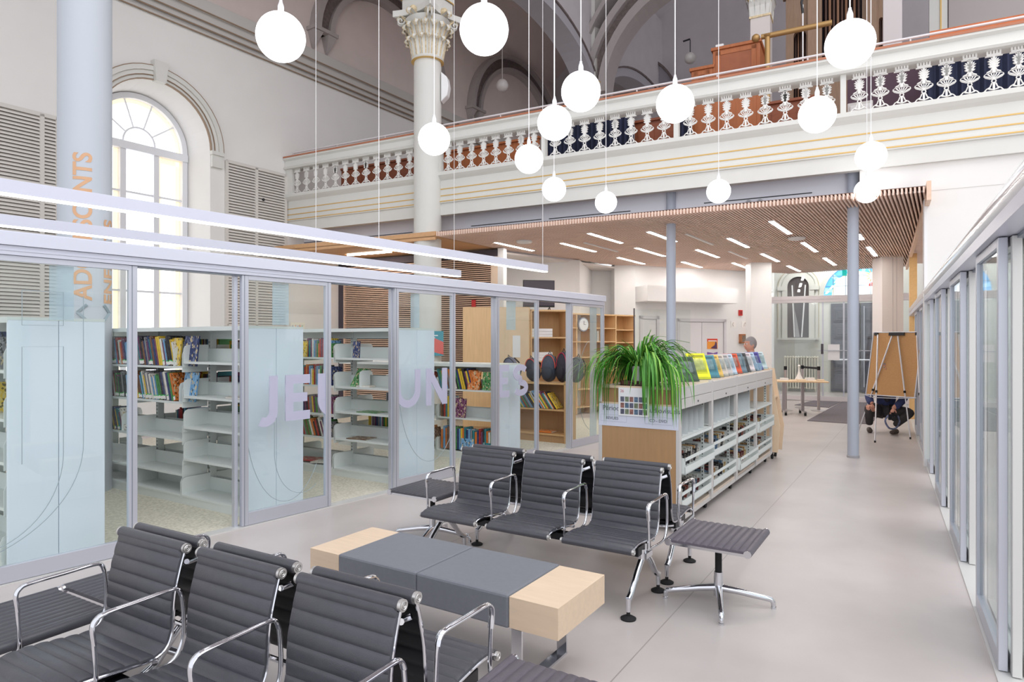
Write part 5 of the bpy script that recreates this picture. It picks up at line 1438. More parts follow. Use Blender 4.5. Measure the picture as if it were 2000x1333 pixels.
def armrest():
    mb = MB()
    pts = [(0, .13, .385), (0, .135, .44), (0, .128, .56), (0, .122, .62), (0, .135, .648), (0, .17, .66), (0, .30, .662), (0, .415, .664), (0, .448, .655), (0, .462, .625), (0, .470, .54), (0, .468, .46), (0, .445, .40), (0, .40, .372), (0, .30, .372), (0, .2, .380), (0, .13, .385)]
    mb.tube(spline([Vector(p) for p in pts], 4), .0085, 10, up=(1, 0, 0), rx=.0085)
    mb2 = MB()
    mb2.tube(spline([Vector(p) for p in pts[2:10]], 4), .013, 10, up=(1, 0, 0), rx=.008)
    mb.add(mb2.v, mb2.f); return mb
def leg_frame():
    mb = MB()
    mb.box(-.035, .035, .195, .30, .30, .335)
    mb.cyl((0, .25, .31), (0, .25, .385), .02, n=12); mb.cyl((0, .2, .30), (0, .2, .36), .022, n=12)
    for y0, y1, y2 in ((.22, .035, -.015), (.28, .445, .50)):
        mb.tube(spline([Vector((0, y0, .31)), Vector((0, (y0+y1)/2, .235)), Vector((0, y1, .145)), Vector((0, y2, .115))], 4), [.02]*13, 10)
        mb.cyl((0, y2, .125), (0, y2, .045), .016, .014, 12)
    return mb
def foot_pads():
    mb = MB()
    for y in (-.015, .50): mb.cyl((0, y, .06), (0, y, .015), .011, n=12); mb.lathe([(.045, 0), (.047, .008), (.03, .018), (.012, .022)], 20, (0, y, 0))
    return mb
def make_seating():
    t = thing('tandem_seat', '', 'seating', (0, 0, 0), 0, 'beam seats for three in the waiting area')
    for i, x in enumerate((-.574, 0, .574)):
        if i == 0:
            s_ = seat_shell().build('seat', [LEATH, MESHB], t, True)
            build_each(side_frame(), 'side_rail', CHROME, s_, True)
            build_each(back_brace(), 'brace', CHROME, s_, True)
            for y, z, r_ in ((.512, .795, .0205), (.006, .392, .017)):
                for sx in (-1, 1):
                    caps = MB(); caps.cyl((sx*.232, y, z), (sx*.246, y, z), r_, n=20); 
                    caps.tube([(sx*.247, y+r_*.62*math.cos(k*PI/8), z+r_*.62*math.sin(k*PI/8)) for k in range(16)], .0022, 5, closed=True)
                    caps.tube([(sx*.247, y+r_*.3*math.cos(k*PI/6), z+r_*.3*math.sin(k*PI/6)) for k in range(12)], .002, 5, closed=True)
                    caps.build('end_cap', mat('brushed_cap', (206, 204, 202), .3, .8), s_, True)
            s_.location = (x, 0, 0); first = s_
        else:
            c = copy_tree(first, t); c.location = (x, 0, 0)
    a = None
    for x in (-.861, -.287, .287, .861):
        if a is None: a = armrest().build('armrest', CHROME, t, True); a.location = (x, 0, 0)
        else: b = a.copy(); COL.objects.link(b); b.parent = t; b.location = (x, 0, 0)
    m_ = MB(); m_.box(-.80, .80, .215, .285, .315, .365)
    for x in (-.574, 0, .574):
        for q in (-.16, .16): m_.box(x+q-.03, x+q+.03, .1, .40, .365, .392)
    for x in (-.8, .76): m_.box(x, x+.04, .12, .34, .33, .39)
    m_.build('beam', BLACK, t, bevel=.004)
    l = leg_frame().build('leg_frame', CHROME, t, True)
    for y in (-.015, .50):
        fp = MB(); fp.lathe([(.045, 0), (.047, .008), (.03, .018), (.011, .022), (.011, .06)], 20, (0, y, 0)); fp.build('foot_pad', RUB, l, True)
    l; l.location = (.79, 0, 0)
    c = copy_tree(l, t); c.location = (-.79, 0, 0)
    return t
seat0 = make_seating()
def put(o, a, b, ang): x, y, z = AB(a, b); o.location = (x, y, 0); o.rotation_euler = (0, 0, ang)
put(seat0, -2.27, 3.672, GA); seat0['label'] = 'black ribbed three-seat beam bench beyond the upholstered table bench, facing the camera'
s2 = copy_tree(seat0); put(s2, -2.27, 4.845, GA+PI); s2['label'] = 'black ribbed three-seat beam bench backing onto the farther one and facing away from the camera'
GN = rad(-30.6); cn_, sn_ = math.cos(GN), math.sin(GN)
def near(xl, yl):      # frame whose seat front centre is at grid (-2.228, 1.075)
    x0, y0, _ = AB(-2.225, 1.072); return (x0+cn_*xl-sn_*yl, y0+sn_*xl+cn_*yl, 0)
s3 = copy_tree(seat0); s3.location = near(0, 0); s3.rotation_euler = (0, 0, GN); s3['label'] = 'nearest black ribbed three-seat beam bench, cropped at the bottom left of the picture'
s4 = copy_tree(seat0); s4.location = near(0, 1.098); s4.rotation_euler = (0, 0, GN+PI); s4['label'] = 'black ribbed beam bench backing onto the nearest one and facing the table bench'

def make_ottoman(mt, nm):
    t = thing('ottoman', '', 'ottoman', (0, 0, 0), 0, 'ribbed leather stools at the ends of the beam benches')
    w_, d_ = .24, .262; N_ = 10; m_ = MB(); zc = .425
    k6 = 8; vs = []; cnt = N_*k6
    for k in range(cnt+1):
        x = -w_+.02+(2*w_-.04)*k/cnt; b_ = .009*abs(math.sin(PI*k/k6))**.5
        for y in (-d_, -d_+.01, 0, d_-.01, d_): vs.append((x, y, zc+(.004+b_*(.3 if abs(y) == d_ else 1))))
        for y in (-d_, -d_+.01, 0, d_-.01, d_): vs.append((x, y, zc-.012))
    fs = []
    for k in range(cnt):
        for s_ in (0, 5):
            for j in range(4): a = k*10+s_+j; fs.append((a, a+1, a+11, a+10))
        for j in (0, 4): a = k*10+j; fs.append((a, a+5, a+15, a+10))
    m_.add(vs, fs)
    for sx in (-1, 1): m_.cyl((sx*(w_-.006), -d_, zc-.006), (sx*(w_-.006), d_, zc-.006), .023, n=16)
    m_.build('cushion', mt, t, True)
    m_ = MB()
    for sx in (-1, 1):
        for sy in (-1, 1):
            m_.cyl((sx*(w_-.006), sy*d_, zc-.006), (sx*(w_-.006), sy*(d_+.012), zc-.006), .022, n=18)
    for sy in (-1, 1): m_.box(-w_+.02, w_-.02, sy*(d_-.004)-.006, sy*(d_-.004)+.006, zc-.024, zc-.008)
    build_each(m_, 'side_rail', CHROME, t, True)
    m_ = MB(); m_.cyl((0, 0, .05), (0, 0, .20), .030, .027, 20); m_.cyl((0, 0, .33), (0, 0, .36), .024, n=20)
    m_.tube([(-.2, 0, .412), (-.1, 0, .375), (0, 0, .36), (.1, 0, .375), (.2, 0, .412)], .016, 10); m_.tube([(0, -.2, .412), (0, -.1, .375), (0, 0, .36), (0, .1, .375), (0, .2, .412)], .016, 10)
    m_.build('pedestal', CHROME, t, True)
    m_ = MB(); m_.cyl((0, 0, .2), (0, 0, .335), .021, n=18); m_.build('gas_lift', RUB, t, True)
    lg = None
    for k in range(4):
        if lg is None:
            m_ = MB(); m_.tube([(.02, 0, .10), (.12, 0, .088), (.27, 0, .062), (.31, 0, .055), (.322, 0, .038), (.325, 0, .012)], [.024, .021, .017, .017, .015, .013], 10); m_.cyl((.325, 0, 0), (.325, 0, .012), .016, n=12)
            lg = m_.build('leg', CHROME, t, True); lg.rotation_euler = (0, 0, rad(17.6))
        else:
            c = lg.copy(); COL.objects.link(c); c.parent = t; c.rotation_euler = (0, 0, rad(17.6+90*k))
    return t
ot = make_ottoman(LEATHP, 'o'); put(ot, -1.09, 4.18, GA); ot['label'] = 'ribbed plum-black stool on a four-star chrome base at the right end of the farther benches'
o2 = copy_tree(ot); put(o2, -3.45, 4.26, GA); o2['label'] = 'ribbed black stool at the left end of the farther benches, beside the glass partition'
def repl(o, m):
    for ch in o.children:
        if ch.name.startswith('cushion'): ch.data = ch.data.copy(); ch.data.materials[0] = m
repl(o2, LEATH)
o3 = copy_tree(o2); o3.location = near(-1.13, .24); o3.rotation_euler = (0, 0, GN); o3['label'] = 'ribbed black stool at the bottom left corner, front one of the touching pair'
o4 = copy_tree(o2); o4.location = near(-1.14, .80); o4.rotation_euler = (0, 0, GN); o4['label'] = 'ribbed black stool at the left, rear one of the touching pair nearest the glass'
o5 = copy_tree(ot); o5.location = near(1.15, .78); o5.rotation_euler = (0, 0, GN); o5['label'] = 'ribbed plum stool cut off by the bottom edge, right of the nearest bench'

# table bench
t = thing('table_bench', 'low grey upholstered bench with maple block ends on chrome sled legs', 'bench', AB(-2.1975, 2.85), GA)
hx, hy = .8125, .2525
for x0, x1 in ((-hx, -.58), (.552, hx)):
    m_ = MB(); m_.box(x0, x1, -hy, hy, .303, .45); m_.build('maple_end', MAPLE, t, bevel=.0015)
m_ = MB(); m_.box(-.578, -.013, -hy-.006, hy+.006, .298, .457); m_.box(-.011, .550, -hy-.006, hy+.006, .298, .457); o = m_.build('cushion', GREYUPH, t, bevel=.012)
for x in (-.62, .58):
    m_ = MB(); m_.box(x-.028, x+.028, -hy+.02, -hy+.032, .006, .303); m_.box(x-.028, x+.028, hy-.032, hy-.02, .006, .303); m_.box(x-.028, x+.028, -hy+.02, hy-.02, .0, .012); m_.box(x-.028, x+.028, -hy+.02, hy-.02, .291, .303)
    m_.build('sled_leg', CHROME, t)

# ================================================================== AUDIOVISUAL TROLLEY
a0, a1, b0_, nb, bwid = -2.505, -1.76, 5.51, 4, 1.008
wA = a1-a0; LA = nb*bwid
t = thing('media_trolley', 'long wheeled media shelving unit with tan end panel and pull-out disc trays', 'shelving', AB(a0, b0_), GA)
av_ = t
m_ = MB(); m_.box(0, wA-.008, -.02, .0, .12, 1.235); m_.build('end_panel', TANB, t)
m_ = MB(); m_.box(0, wA-.008, -.024, -.02, 1.085, 1.10); m_.box(0, wA, -.03, 0, 1.228, 1.25); m_.build('end_lipping', MAPLE, t)
m_ = MB(); m_.box(0, wA-.006, -.026, -.021, .885, 1.085, 0); m_.build('banner', mat('banner_white', (216, 219, 234), .6), t)
for s_, x, z, sz in (('Périodiques', .185, 1.045, .062), ('Audiovisuels', .60, 1.045, .062), ('REVUES', .13, .955, .036), ('CD - DVD', .56, .955, .036)):
    m_ = MB(); add_text(m_, s_, sz, Matrix.Translation((x if x > .5 else x, -.0275, z)) @ TXM); m_.build('lettering', DARKTXT, t)
m_ = MB()
for x in (.06, .48): m_.box(x-.04, x+.21, -.028, -.026, .925, .928); m_.box(x-.04, x+.21, -.028, -.026, .985, .987); m_.box(x-.04, x-.038, -.028, -.026, .925, .987); m_.box(x+.208, x+.21, -.028, -.026, .925, .987)
m_.build('label_holder', mat('label_edge', (190, 194, 210), .5), t)
m_ = MB(); m_.box(0, wA, 0, LA, 1.22, 1.245); m_.box(.02, wA-.02, 0, LA, .12, .145); m_.build('top_board', woodmat('top_birch', (214, 196, 180), .06, .5), t)
m_ = MB(); m_.box(wA/2-.008, wA/2+.008, .0, LA, .14, 1.22); m_.build('centre_panel', TANB, t)
for i in range(nb+1):
    m_ = MB(); y = i*bwid
    for x0 in (wA-.03, -.004): m_.box(x0, x0+.034, y-.03 if i else y-.024, y+.03 if i < nb else y, .10, 1.26)
    build_each(m_, 'post', SHELFG, t, bevel=.003)
m_ = MB(); m_.box(.01, wA-.01, 0, LA, .085, .12); m_.build('base_frame', SHELFG, t)
for i in range(nb):
    y0, y1 = i*bwid+.032, (i+1)*bwid-.032
    m_ = MB(); m_.box(wA-.012, wA+.004, y0, y1, 1.152, 1.25); m_.build('upper_flap', SHELFG, t, bevel=.002)
    m_ = MB(); m_.box(wA-.012, wA+.006, y0, y1, 1.063, 1.148); f_ = m_.build('lower_flap', SHELFG, t, bevel=.002)
    m_ = MB(); m_.cyl((wA+.005, (y0+y1)/2, 1.10), (wA+.012, (y0+y1)/2, 1.10), .009, n=10); m_.build('lock', DARKF, f_)
    for yy in (y0, y1-.03):
        m_ = MB(); m_.box(wA*.55, wA*.55+.03, yy, yy+.03, .14, 1.06, 0)
        z = .18
        while z < 1.05: m_.box(wA*.55+.029, wA*.55+.031, yy+.01, yy+.018, z, z+.016, 1); z += .035
        m_.build('slotted_upright', [SHELFW, HOLE], t)
    m_ = MB(); m_.box(wA-.10, wA-.07, y1-.012, y1, .14, 1.06, 0)
    z = .18
    while z < 1.05: m_.box(wA-.09, wA-.08, y1-.0135, y1-.011, z, z+.016, 1); z += .035
    m_.build('slotted_upright', [SHELFW, HOLE], t)
    m_ = MB(); m_.box(wA*.52, wA-.005, y0, y1, .798, .812); m_.box(wA-.008, wA, y0, y1, .785, .812); m_.build('shelf', SHELFW, t)
    # shelf dividers / display plates
    m_ = MB()
    for k in range(5):
        yy = y0+.1+k*.16
        m_.add([(wA-.22, yy, .812), (wA-.03, yy+.02, .812), (wA-.06, yy+.12, 1.02), (wA-.22, yy+.10, 1.02)], [(0,1,2,3)])
        m_.add([(wA-.22, yy+.004, .812), (wA-.03, yy+.024, .812), (wA-.06, yy+.124, 1.02), (wA-.22, yy+.104, 1.02)], [(3,2,1,0)])
    if i < 3: m_.build('divider_plates', mat('divider_grey', (196, 202, 204), .5, .1), t)
    for j, (zt, zb) in enumerate(((.642, .50), (.34, .20))):
        tr = MB(); xo = .004+.03*((i+j) % 3 == 0)
        tr.box(wA*.52, wA+xo, y0+.005, y1-.005, zb, zb+.008); tr.box(wA+xo-.008, wA+xo, y0+.005, y1-.005, zb, zb+.065); tr.box(wA+xo-.008, wA+xo, y0+.005, y1-.005, zt-.028, zt)
        for yy in (y0+.005, y1-.009): tr.box(wA*.55, wA+xo, yy, yy+.005, zb, zt)
        tr.box(wA*.52, wA*.52+.006, y0+.005, y1-.005, zb, zt+.02)
        tr.build('tray', SHELFW, t)
m_ = MB()
casters = [(x, y) for y in (.12, 1.0, 2.0, 3.0, LA-.12) for x in (.08, wA-.07)]
m0 = None
for x, y in casters:
    if m0 is None:
        m_ = MB(); m_.cyl((-.012, 0, .035), (.012, 0, .035), .035, n=18, m=0); m_.box(-.02, .02, -.02, .02, .05, .088, 1); m0 = m_.build('caster', [RUB, CHROME], t, True); m0.location = (x, y, 0)
    else: c = m0.copy(); COL.objects.link(c); c.parent = t; c.location = (x, y, 0)
MT = rz(GA, *AB(a0, b0_))
# discs in the trays: individual cases
dcol = [('red', (150, 78, 68)), ('black', (48, 46, 50)), ('white', (220, 218, 212)), ('blue', (92, 122, 152)), ('tan', (206, 160, 108)), ('grey', (140, 136, 134)), ('maroon', (110, 44, 48)), ('yellow', (198, 170, 118))]
DM = []
for nm, c in dcol:
    mb = MB(); mb.box(0, 1, 0, 1, 0, 1, 0); mb.box(.06, .94, -.02, 0, .2, .94, 1); o = mb.build('d', [mat('case_'+nm, c, .3), cover_mat('disc_'+nm, c)]); DM.append(o.data); bpy.data.objects.remove(o)
wb = ['nearest', 'second', 'third', 'farthest']
for i in range(nb):
    for j, (zt, zb) in enumerate(((.642, .50), (.34, .20))):
        nn = (9, 8, 7, 5)[i]
        for r_ in (0, 1):
            for k in range(nn):
                ci = RN.randrange(8)
                y = i*bwid+.08+k*(.82/nn)+RN.uniform(-.01, .01); x = wA-.17+.0+.085*r_
                o = bpy.data.objects.new('disc_case', DM[ci]); COL.objects.link(o)
                o.matrix_world = MT @ Matrix.Translation((x-.06, y, zb+.01)) @ Matrix.Rotation(rad(-26+RN.uniform(-5, 5)), 4, 'X') @ Matrix.Diagonal((.125 if r_ == 0 else .06, .014, .15 if r_ == 0 else .12, 1))
                tag(o, dcol[ci][0]+' disc case in the '+('upper' if j == 0 else 'lower')+' tray of the '+wb[i]+' bay of the media unit', 'disc case', 'disc cases in the media unit trays')
# magazines on top
mags = [(1352,'dark green'), (1375,'bright yellow'), (1394,'teal'), (1402,'yellow and grey'), (1412,'beige'), (1422,'pale grey'), (1430,'white and blue'), (1440,'orange and purple'), (1450,'slate blue'), (1457,'black and white'), (1466,'white with red edge'), (1473,'pale blue'), (1482,'violet'), (1491,'clear')]
mc = {'dark green': (62, 84, 66), 'bright yellow': (236, 232, 20), 'teal': (70, 136, 152), 'yellow and grey': (226, 186, 92), 'beige': (206, 194, 182), 'pale grey': (196, 190, 188), 'white and blue': (190, 208, 224), 'orange and purple': (222, 88, 50),
      'slate blue': (112, 134, 146), 'black and white': (72, 70, 70), 'white with red edge': (226, 212, 214), 'pale blue': (186, 206, 226), 'violet': (92, 84, 166), 'clear': (206, 224, 226)}
for u, nm in mags:
    # along the right third of the top
    a_ = a1-.17; k = (u-1000)/F
    # X = ca a - sa b, Y = sa a + ca b
    b_ = (ca*a_ - k*sa*a_)/(k*ca + sa)
    yl = b_-b0_
    if nm == 'bright yellow': hh, ww = .30, .23
    else: hh, ww = .27, .21
    m_ = MB(); m_.box(-ww/2, ww/2, 0, .006, 0, hh, 0); m_.box(-ww*.32, ww*.32, -.002, 0, hh*.35, hh*.8, 1); m_.box(-ww*.4, ww*.4, -.002, 0, hh*.84, hh*.93, 2)
    o = m_.build('magazine', [mat('mag_'+nm.replace(' ', '_'), mc[nm], .35, var=.12, scale=10), mat('magart_'+nm.replace(' ', '_'), tuple(int((x+210)/2) for x in mc[nm]), .4, var=.4, scale=18), mat('magtitle_'+nm.replace(' ', '_'), tuple(int(x*.7) for x in mc[nm]), .4)])
    o.matrix_world = MT @ Matrix.Translation((wA-.19, yl, 1.252)) @ Matrix.Rotation(rad(50), 4, 'Z') @ Matrix.Rotation(rad(-27), 4, 'X')
    tag(o, nm+' magazine standing tilted on top of the media unit', 'magazine')
    m_ = MB(); m_.box(-.09, .09, -.03, .0, 0, .004); m_.box(-.09, .09, -.032, -.03, 0, .03); m_.add([(-.09, .01, 0), (.09, .01, 0), (.09, .07, .2), (-.09, .07, .2)], [(0,1,2,3)]); m_.add([(-.09, .014, 0), (.09, .014, 0), (.09, .074, .2), (-.09, .074, .2)], [(3,2,1,0)])
    o = m_.build('display_stand', glassmat('acrylic', (236, 240, 240), .12) if 'acrylic' not in MATS else MATS['acrylic']); o.matrix_world = MT @ Matrix.Translation((wA-.19, yl, 1.247)) @ Matrix.Rotation(rad(50), 4, 'Z')
    tag(o, 'clear acrylic stand holding the '+nm+' magazine', 'display stand', 'clear magazine stands on the media unit')
# tapering wooden end unit beyond
t = thing('wooden_book_truck', 'pale wooden tapered book truck parked at the far end of the media unit', 'book truck', AB(a0+.05, b0_+LA+.12), GA)
wt = .745
for y in (0, .30):
    m_ = MB(); m_.prism([(.06, .1), (wt, .1), (wt+.03, .45), (wt-.10, 1.26), (.16, 1.26)], y, y+.03); m_.build('side_panel', mat('pale_maple', (232, 206, 176), .5, var=.04), t)
for z in (.12, .5, .85): m_ = MB(); m_.box(.14, wt-.05, .03, .30, z, z+.02); m_.build('shelf', mat('pale_maple', (0, 0, 0)), t)
c0 = None
for x in (.14, wt-.08):
    for y in (.05, .28):
        if c0 is None:
            m_ = MB(); m_.cyl((-.014, 0, .04), (.014, 0, .04), .04, n=18, m=0); m_.box(-.02, .02, -.02, .02, .06, .1, 1); c0 = m_.build('caster', [RUB, CHROME], t, True); c0.location = (x, y, 0)
        else: c = c0.copy(); COL.objects.link(c); c.parent = t; c.location = (x, y, 0)
# crate + pot + plant + calendar
pa_, pb2 = -2.195, 5.70
t = thing('wooden_crate', 'low dark wooden crate under the plant pot', 'crate', AB(pa_, pb2, 1.246), GA)
m_ = MB(); m_.box(-.14, .14, -.12, .12, 0, .01); m_.box(-.14, .14, -.12, -.11, 0, .045); m_.box(-.14, .14, .11, .12, 0, .045); m_.box(-.14, -.13, -.12, .12, 0, .045); m_.box(.13, .14, -.12, .12, 0, .045); m_.build('box', woodmat('dark_walnut', (96, 66, 54)), t)
m_ = MB(); m_.tube([(-.05, -.122, .03), (0, -.127, .022), (.05, -.122, .03)], .004, 5); m_.build('handle', BLACK, t)
t = thing('potted_plant', 'big bushy spider plant in a white pot spilling over the media unit end', 'plant', AB(pa_, pb2, 1.258), GA)
m_ = MB(); m_.lathe([(.058, 0), (.062, .01), (.076, .14), (.08, .16), (.078, .165), (.07, .16), (.066, .14)], 32); m_.build('pot', mat('pot_white', (224, 226, 222), .5, var=.05, scale=9), t, True)
m_ = MB(); m_.lathe([(.001, .143), (.066, .143)], 20); m_.build('soil', mat('soil', (60, 44, 34), .95), t)
lv = MB()
for i in range(560):
    th_ = RN.uniform(0, 2*PI)
    if abs((th_-1.5*PI)) < .55 and RN.random() < .85: continue
    reach = RN.uniform(.10, .44); rise = RN.uniform(.02, .24)
    if math.cos(th_) > .2: reach *= 1.12; rise *= 1.25
    drop = RN.uniform(.0, .42) if reach > .2 else RN.uniform(-.1, .2)
    if i % 4 == 0: drop = RN.uniform(.3, .5); rise *= .6; reach *= RN.uniform(.5, .9)
    z0 = .15; wd_ = RN.uniform(.0035, .0075); n_ = 9; twist = RN.uniform(-.3, .3)
    vs = []
    for k in range(n_+1):
        f = k/n_
        rr = .02+reach*(f**.8 if drop < .2 else math.sin(f*PI/2)**1.0)
        zz = z0+rise*math.sin(min(1, f*1.7)*PI/2)-drop*max(0, f-.25)**1.7*1.6
        an = th_+twist*f
        rr2 = rr
        if zz < .0 and abs(rr*math.cos(an)) < .1 and rr*math.sin(an) > -.2: zz = max(zz, .0)
        # stay above the top board where it runs back
        if rr*math.sin(an) > -.16 and -.30 < rr*math.cos(an) < .42: zz = max(zz, .004+.03*RN.random()*0)
        p = Vector((rr*math.cos(an), rr*math.sin(an), zz)); s_ = Vector((-math.sin(an), math.cos(an), 0))
        w2 = wd_*(.55+.9*math.sin(PI*min(1, f*1.05+.05)))*(1 if k < n_ else .05)
        vs += [p-s_*w2+Vector((0, 0, .002)), p-Vector((0, 0, .0015)), p+s_*w2+Vector((0, 0, .002))]
    fs = []
    for k in range(n_): fs += [(3*k, 3*k+1, 3*k+4, 3*k+3), (3*k+1, 3*k+2, 3*k+5, 3*k+4)]
    lv.add(vs, fs, 0 if RN.random() < .72 else 1)
for i in range(120):
    side_ = RN.random() < .5
    th_ = rad(RN.uniform(-155, -118)) if side_ else rad(RN.uniform(-66, -26))
    reach = RN.uniform(.22, .40)/max(.62, abs(math.sin(th_))); rise = RN.uniform(.01, .16); drop = RN.uniform(-.02, .36); z0 = .15; wd_ = RN.uniform(.003, .0065); vs = []; n_ = 11
    for k in range(n_+1):
        f = k/n_
        rr = .02+reach*min(1.0, math.sin(min(1, f*1.5)*PI/2))*(1+.06*f)
        zz = z0+rise*math.sin(min(1, f*1.6)*PI)-(.15+drop)*max(0, (f-.42)/.58)**1.15
        p = Vector((rr*math.cos(th_), rr*math.sin(th_), zz)); s_ = Vector((-math.sin(th_), math.cos(th_), 0))
        if p.y > -.2: p.z = max(p.z, .01)
        w2 = wd_*(.6+.8*math.sin(PI*min(1, f+.05)))*(1 if k < n_ else .05)
        vs += [p-s_*w2, p-Vector((0, .0015, .001)), p+s_*w2]
    fs = []
    for k in range(n_): fs += [(3*k, 3*k+1, 3*k+4, 3*k+3), (3*k+1, 3*k+2, 3*k+5, 3*k+4)]
    lv.add(vs, fs, 0 if RN.random() < .7 else 1)
lv.build('foliage', [LEAF, LEAF2], t, True)
t = thing('calendar_sheet', 'white photo calendar sheet with three rows of small pictures, taped under the plant', 'calendar', AB(a0+.335, b0_-.031, 0), GA)
m_ = MB(); m_.box(-.14, .145, -.004, 0, .985, 1.235, 0)
for r_ in range(3):
    for c_ in range(6): x = -.12+.043*c_; z = 1.155-.055*r_; m_.box(x, x+.035, -.0055, -.004, z-.045, z, 1+(r_*6+c_) % 4)
m_.build('sheet', [PAPER]+[mat('thumb_%d' % i, c, .5, var=.5, scale=40) for i, c in enumerate([(96, 96, 116), (120, 130, 104), (150, 104, 96), (92, 116, 140)])], t)
m_ = MB(); add_text(m_, '26', .035, Matrix.Translation((-.105, -.0055, 1.205)) @ TXM); m_.build('lettering', mat('pink_ink', (206, 130, 140), .7), t)
bt = MB(); bt.box(0, .2, 0, .26, 0, .01); bt.box(0, .2, 0, .008, 0, .1); bt.box(0, .2, .252, .26, 0, .1); bt.box(0, .008, 0, .26, 0, .1)
o = bt.build('blue_tray', mat('tray_blue', (150, 178, 200), .5)); o.location = AB(a0+.42, b0_+LA-.3, 1.247); o.rotation_euler = (0, 0, GA); tag(o, 'pale blue tray at the far end on top of the media unit', 'tray')

# ================================================================== LIBRARY BACK FURNITURE
t = thing('low_wood_shelf', 'low birch bookshelf holding leaning albums and carrying school bags', 'bookcase', AB(*((lambda x, y: (ca*x+sa*y, -sa*x+ca*y))(.865, 10.45))), GA)
Lw_ = 1.45
m_ = MB()
for x in (-.04, -Lw_): m_.box(x, x+.04, 0, .34, 0, .97)
m_.build('side_panel', OAK, t)
m_ = MB(); m_.box(-Lw_-.0, .0, -.0, .34, .945, .975); m_.build('top', OAK, t, bevel=.003)
for z in (.12, .52): m_ = MB(); m_.box(-Lw_+.04, -.04, .0, .33, z, z+.025); m_.build('shelf', OAK, t)
m_ = MB(); m_.box(-Lw_+.04, -.04, .32, .335, .0, .95); m_.box(-Lw_+.04, -.04, .02, .035, 0, .12); m_.build('back_panel', TANB, t)
MLS = rz(GA, *t.location[:2])
row(MLS, -.98, -.06, .03, .545, 1, 'leaning on the low wood shelf under the school bags', hts=(.28, .34), lean=-.62, thk=(.012, .026), fill=.86)
place_book(MLS @ Matrix.Translation((-.6, .05, .146)) @ Matrix.Rotation(PI/2, 4, 'Y') @ Matrix.Translation((-.03, 0, 0)), 0, 0, 0, .025, .2, .3, 0, 6, False, 'brown and orange book lying flat on the bottom of the low wood shelf', None)
def backpack(x, y, w_, h_, body, accent, label, lean=.15, rot=0):
    t = thing('backpack', label, 'backpack', (0, 0, 0), 0); t.matrix_world = MLS @ Matrix.Translation((x, y, .978)) @ Matrix.Rotation(rot, 4, 'Z') @ Matrix.Rotation(lean, 4, 'Y')
    m_ = MB(); m_.ball((0, 0, h_*.5), .5, 20, 14, sc=(w_*.5/.5*1.0, .11/.5, h_*.5/.5)); 
    for i, v in enumerate(m_.v):
        x_, y_, z_ = v
        zz = (z_-h_*.5)/(h_*.5); x_ = x_*(1+.38*zz*zz) if zz < 0 else x_*(1+.22*zz*zz); y_ = y_*(1+.5*zz*zz) if zz < 0 else y_
        m_.v[i] = (x_, y_, max(z_, .0))
    m_.build('body', mat('bag_'+body[0], body[1], .7, var=.15, scale=20), t, True)
    m_ = MB(); m_.ball((0, -.09, h_*.32), .5, 16, 10, sc=(w_*.36/.5, .05/.5, h_*.24/.5)); m_.build('front_pocket', mat('bagp_'+body[0], tuple(int(x*.75) for x in body[1]), .7), t, True)
    m_ = MB(); m_.tube([(w_*.46*math.cos(a_), -.055, h_*.5+h_*.46*math.sin(a_)) for a_ in [PI*i/14 for i in range(15)]], .008, 6); m_.build('zip_trim', mat('bag_'+accent[0], accent[1]), t, True)
    for sx in (-.3, .3): m_ = MB(); m_.tube([(sx*w_, .06, h_*.9), (sx*w_*1.1, .15, h_*.7), (sx*w_*1.2, .16, h_*.4), (sx*w_, .08, .08)], .014, 6); m_.build('strap', BLACK, t, True)
    m_ = MB(); m_.tube([(-.03, .03, h_*.96), (0, .03, h_*1.1), (.03, .03, h_*.96)], .008, 6); m_.build('top_handle', BLACK, t, True)
backpack(-1.05, .15, .26, .42, ('slate', (92, 96, 116)), ('darkgrey', (60, 64, 76)), 'grey-blue school bag slumped at the left of the low wood shelf', -.35)
backpack(-.66, .16, .24, .40, ('navyblack', (40, 44, 62)), ('redtrim', (206, 62, 52)), 'black school bag with red and yellow trim on the low wood shelf', -.25)
backpack(-.40, .15, .26, .46, ('charcoal', (70, 76, 90)), ('coraltrim', (214, 92, 80)), 'charcoal school bag with coral piping in the middle of the low wood shelf', .02, .2)
backpack(-.16, .17, .20, .50, ('inkred', (48, 42, 54)), ('crimson', (176, 40, 66)), 'tall dark school bag with crimson strap beside the partition stile', .03)
backpack(.06, .2, .24, .42, ('smoke', (84, 90, 100)), ('smokeb', (64, 70, 84)), 'smoke grey school bag at the right end, seen through the last glass panel', .1)
# tall cabinet, shelves, television, clock
def gp(u, Y): return ((u-1000)/F*Y, Y)
x, y = gp(904, 12.05)
t = thing('tall_cabinet', 'tall plain birch cabinet in front of the louvre wall', 'cabinet', (x, y, 0), rad(-4))
m_ = MB(); m_.box(0, 1.22, 0, .45, .0, 2.27); m_.build('body', BIRCH, t)
m_ = MB(); m_.box(.005, .60, -.02, -.001, .08, 2.26); m_.build('door', BIRCH, t); m_ = MB(); m_.box(.605, 1.215, -.02, -.001, .08, 2.26); m_.build('door', mat('birch_pale', (232, 204, 170), .5, var=.04), t)
pp_ = MB(); pp_.box(.92, 1.06, -.03, -.022, 1.35, 1.75); o = pp_.build('paper_sheet', PAPER, None); o.location = t.location; o.rotation_euler = t.rotation_euler; tag(o, 'white paper sheet taped to the tall birch cabinet', 'notice')
rf = MB(); rf.box(0, .09, 0, .02, 0, .14); o = rf.build('red_box', RED); x, y = gp(924, 13.1); o.location = (x-.02, y+.2, 2.28); o.rotation_euler = (0, 0, GB); o.location.z = 2.33; tag(o, 'small red alarm box on the louvres above the tall cabinet', 'alarm')
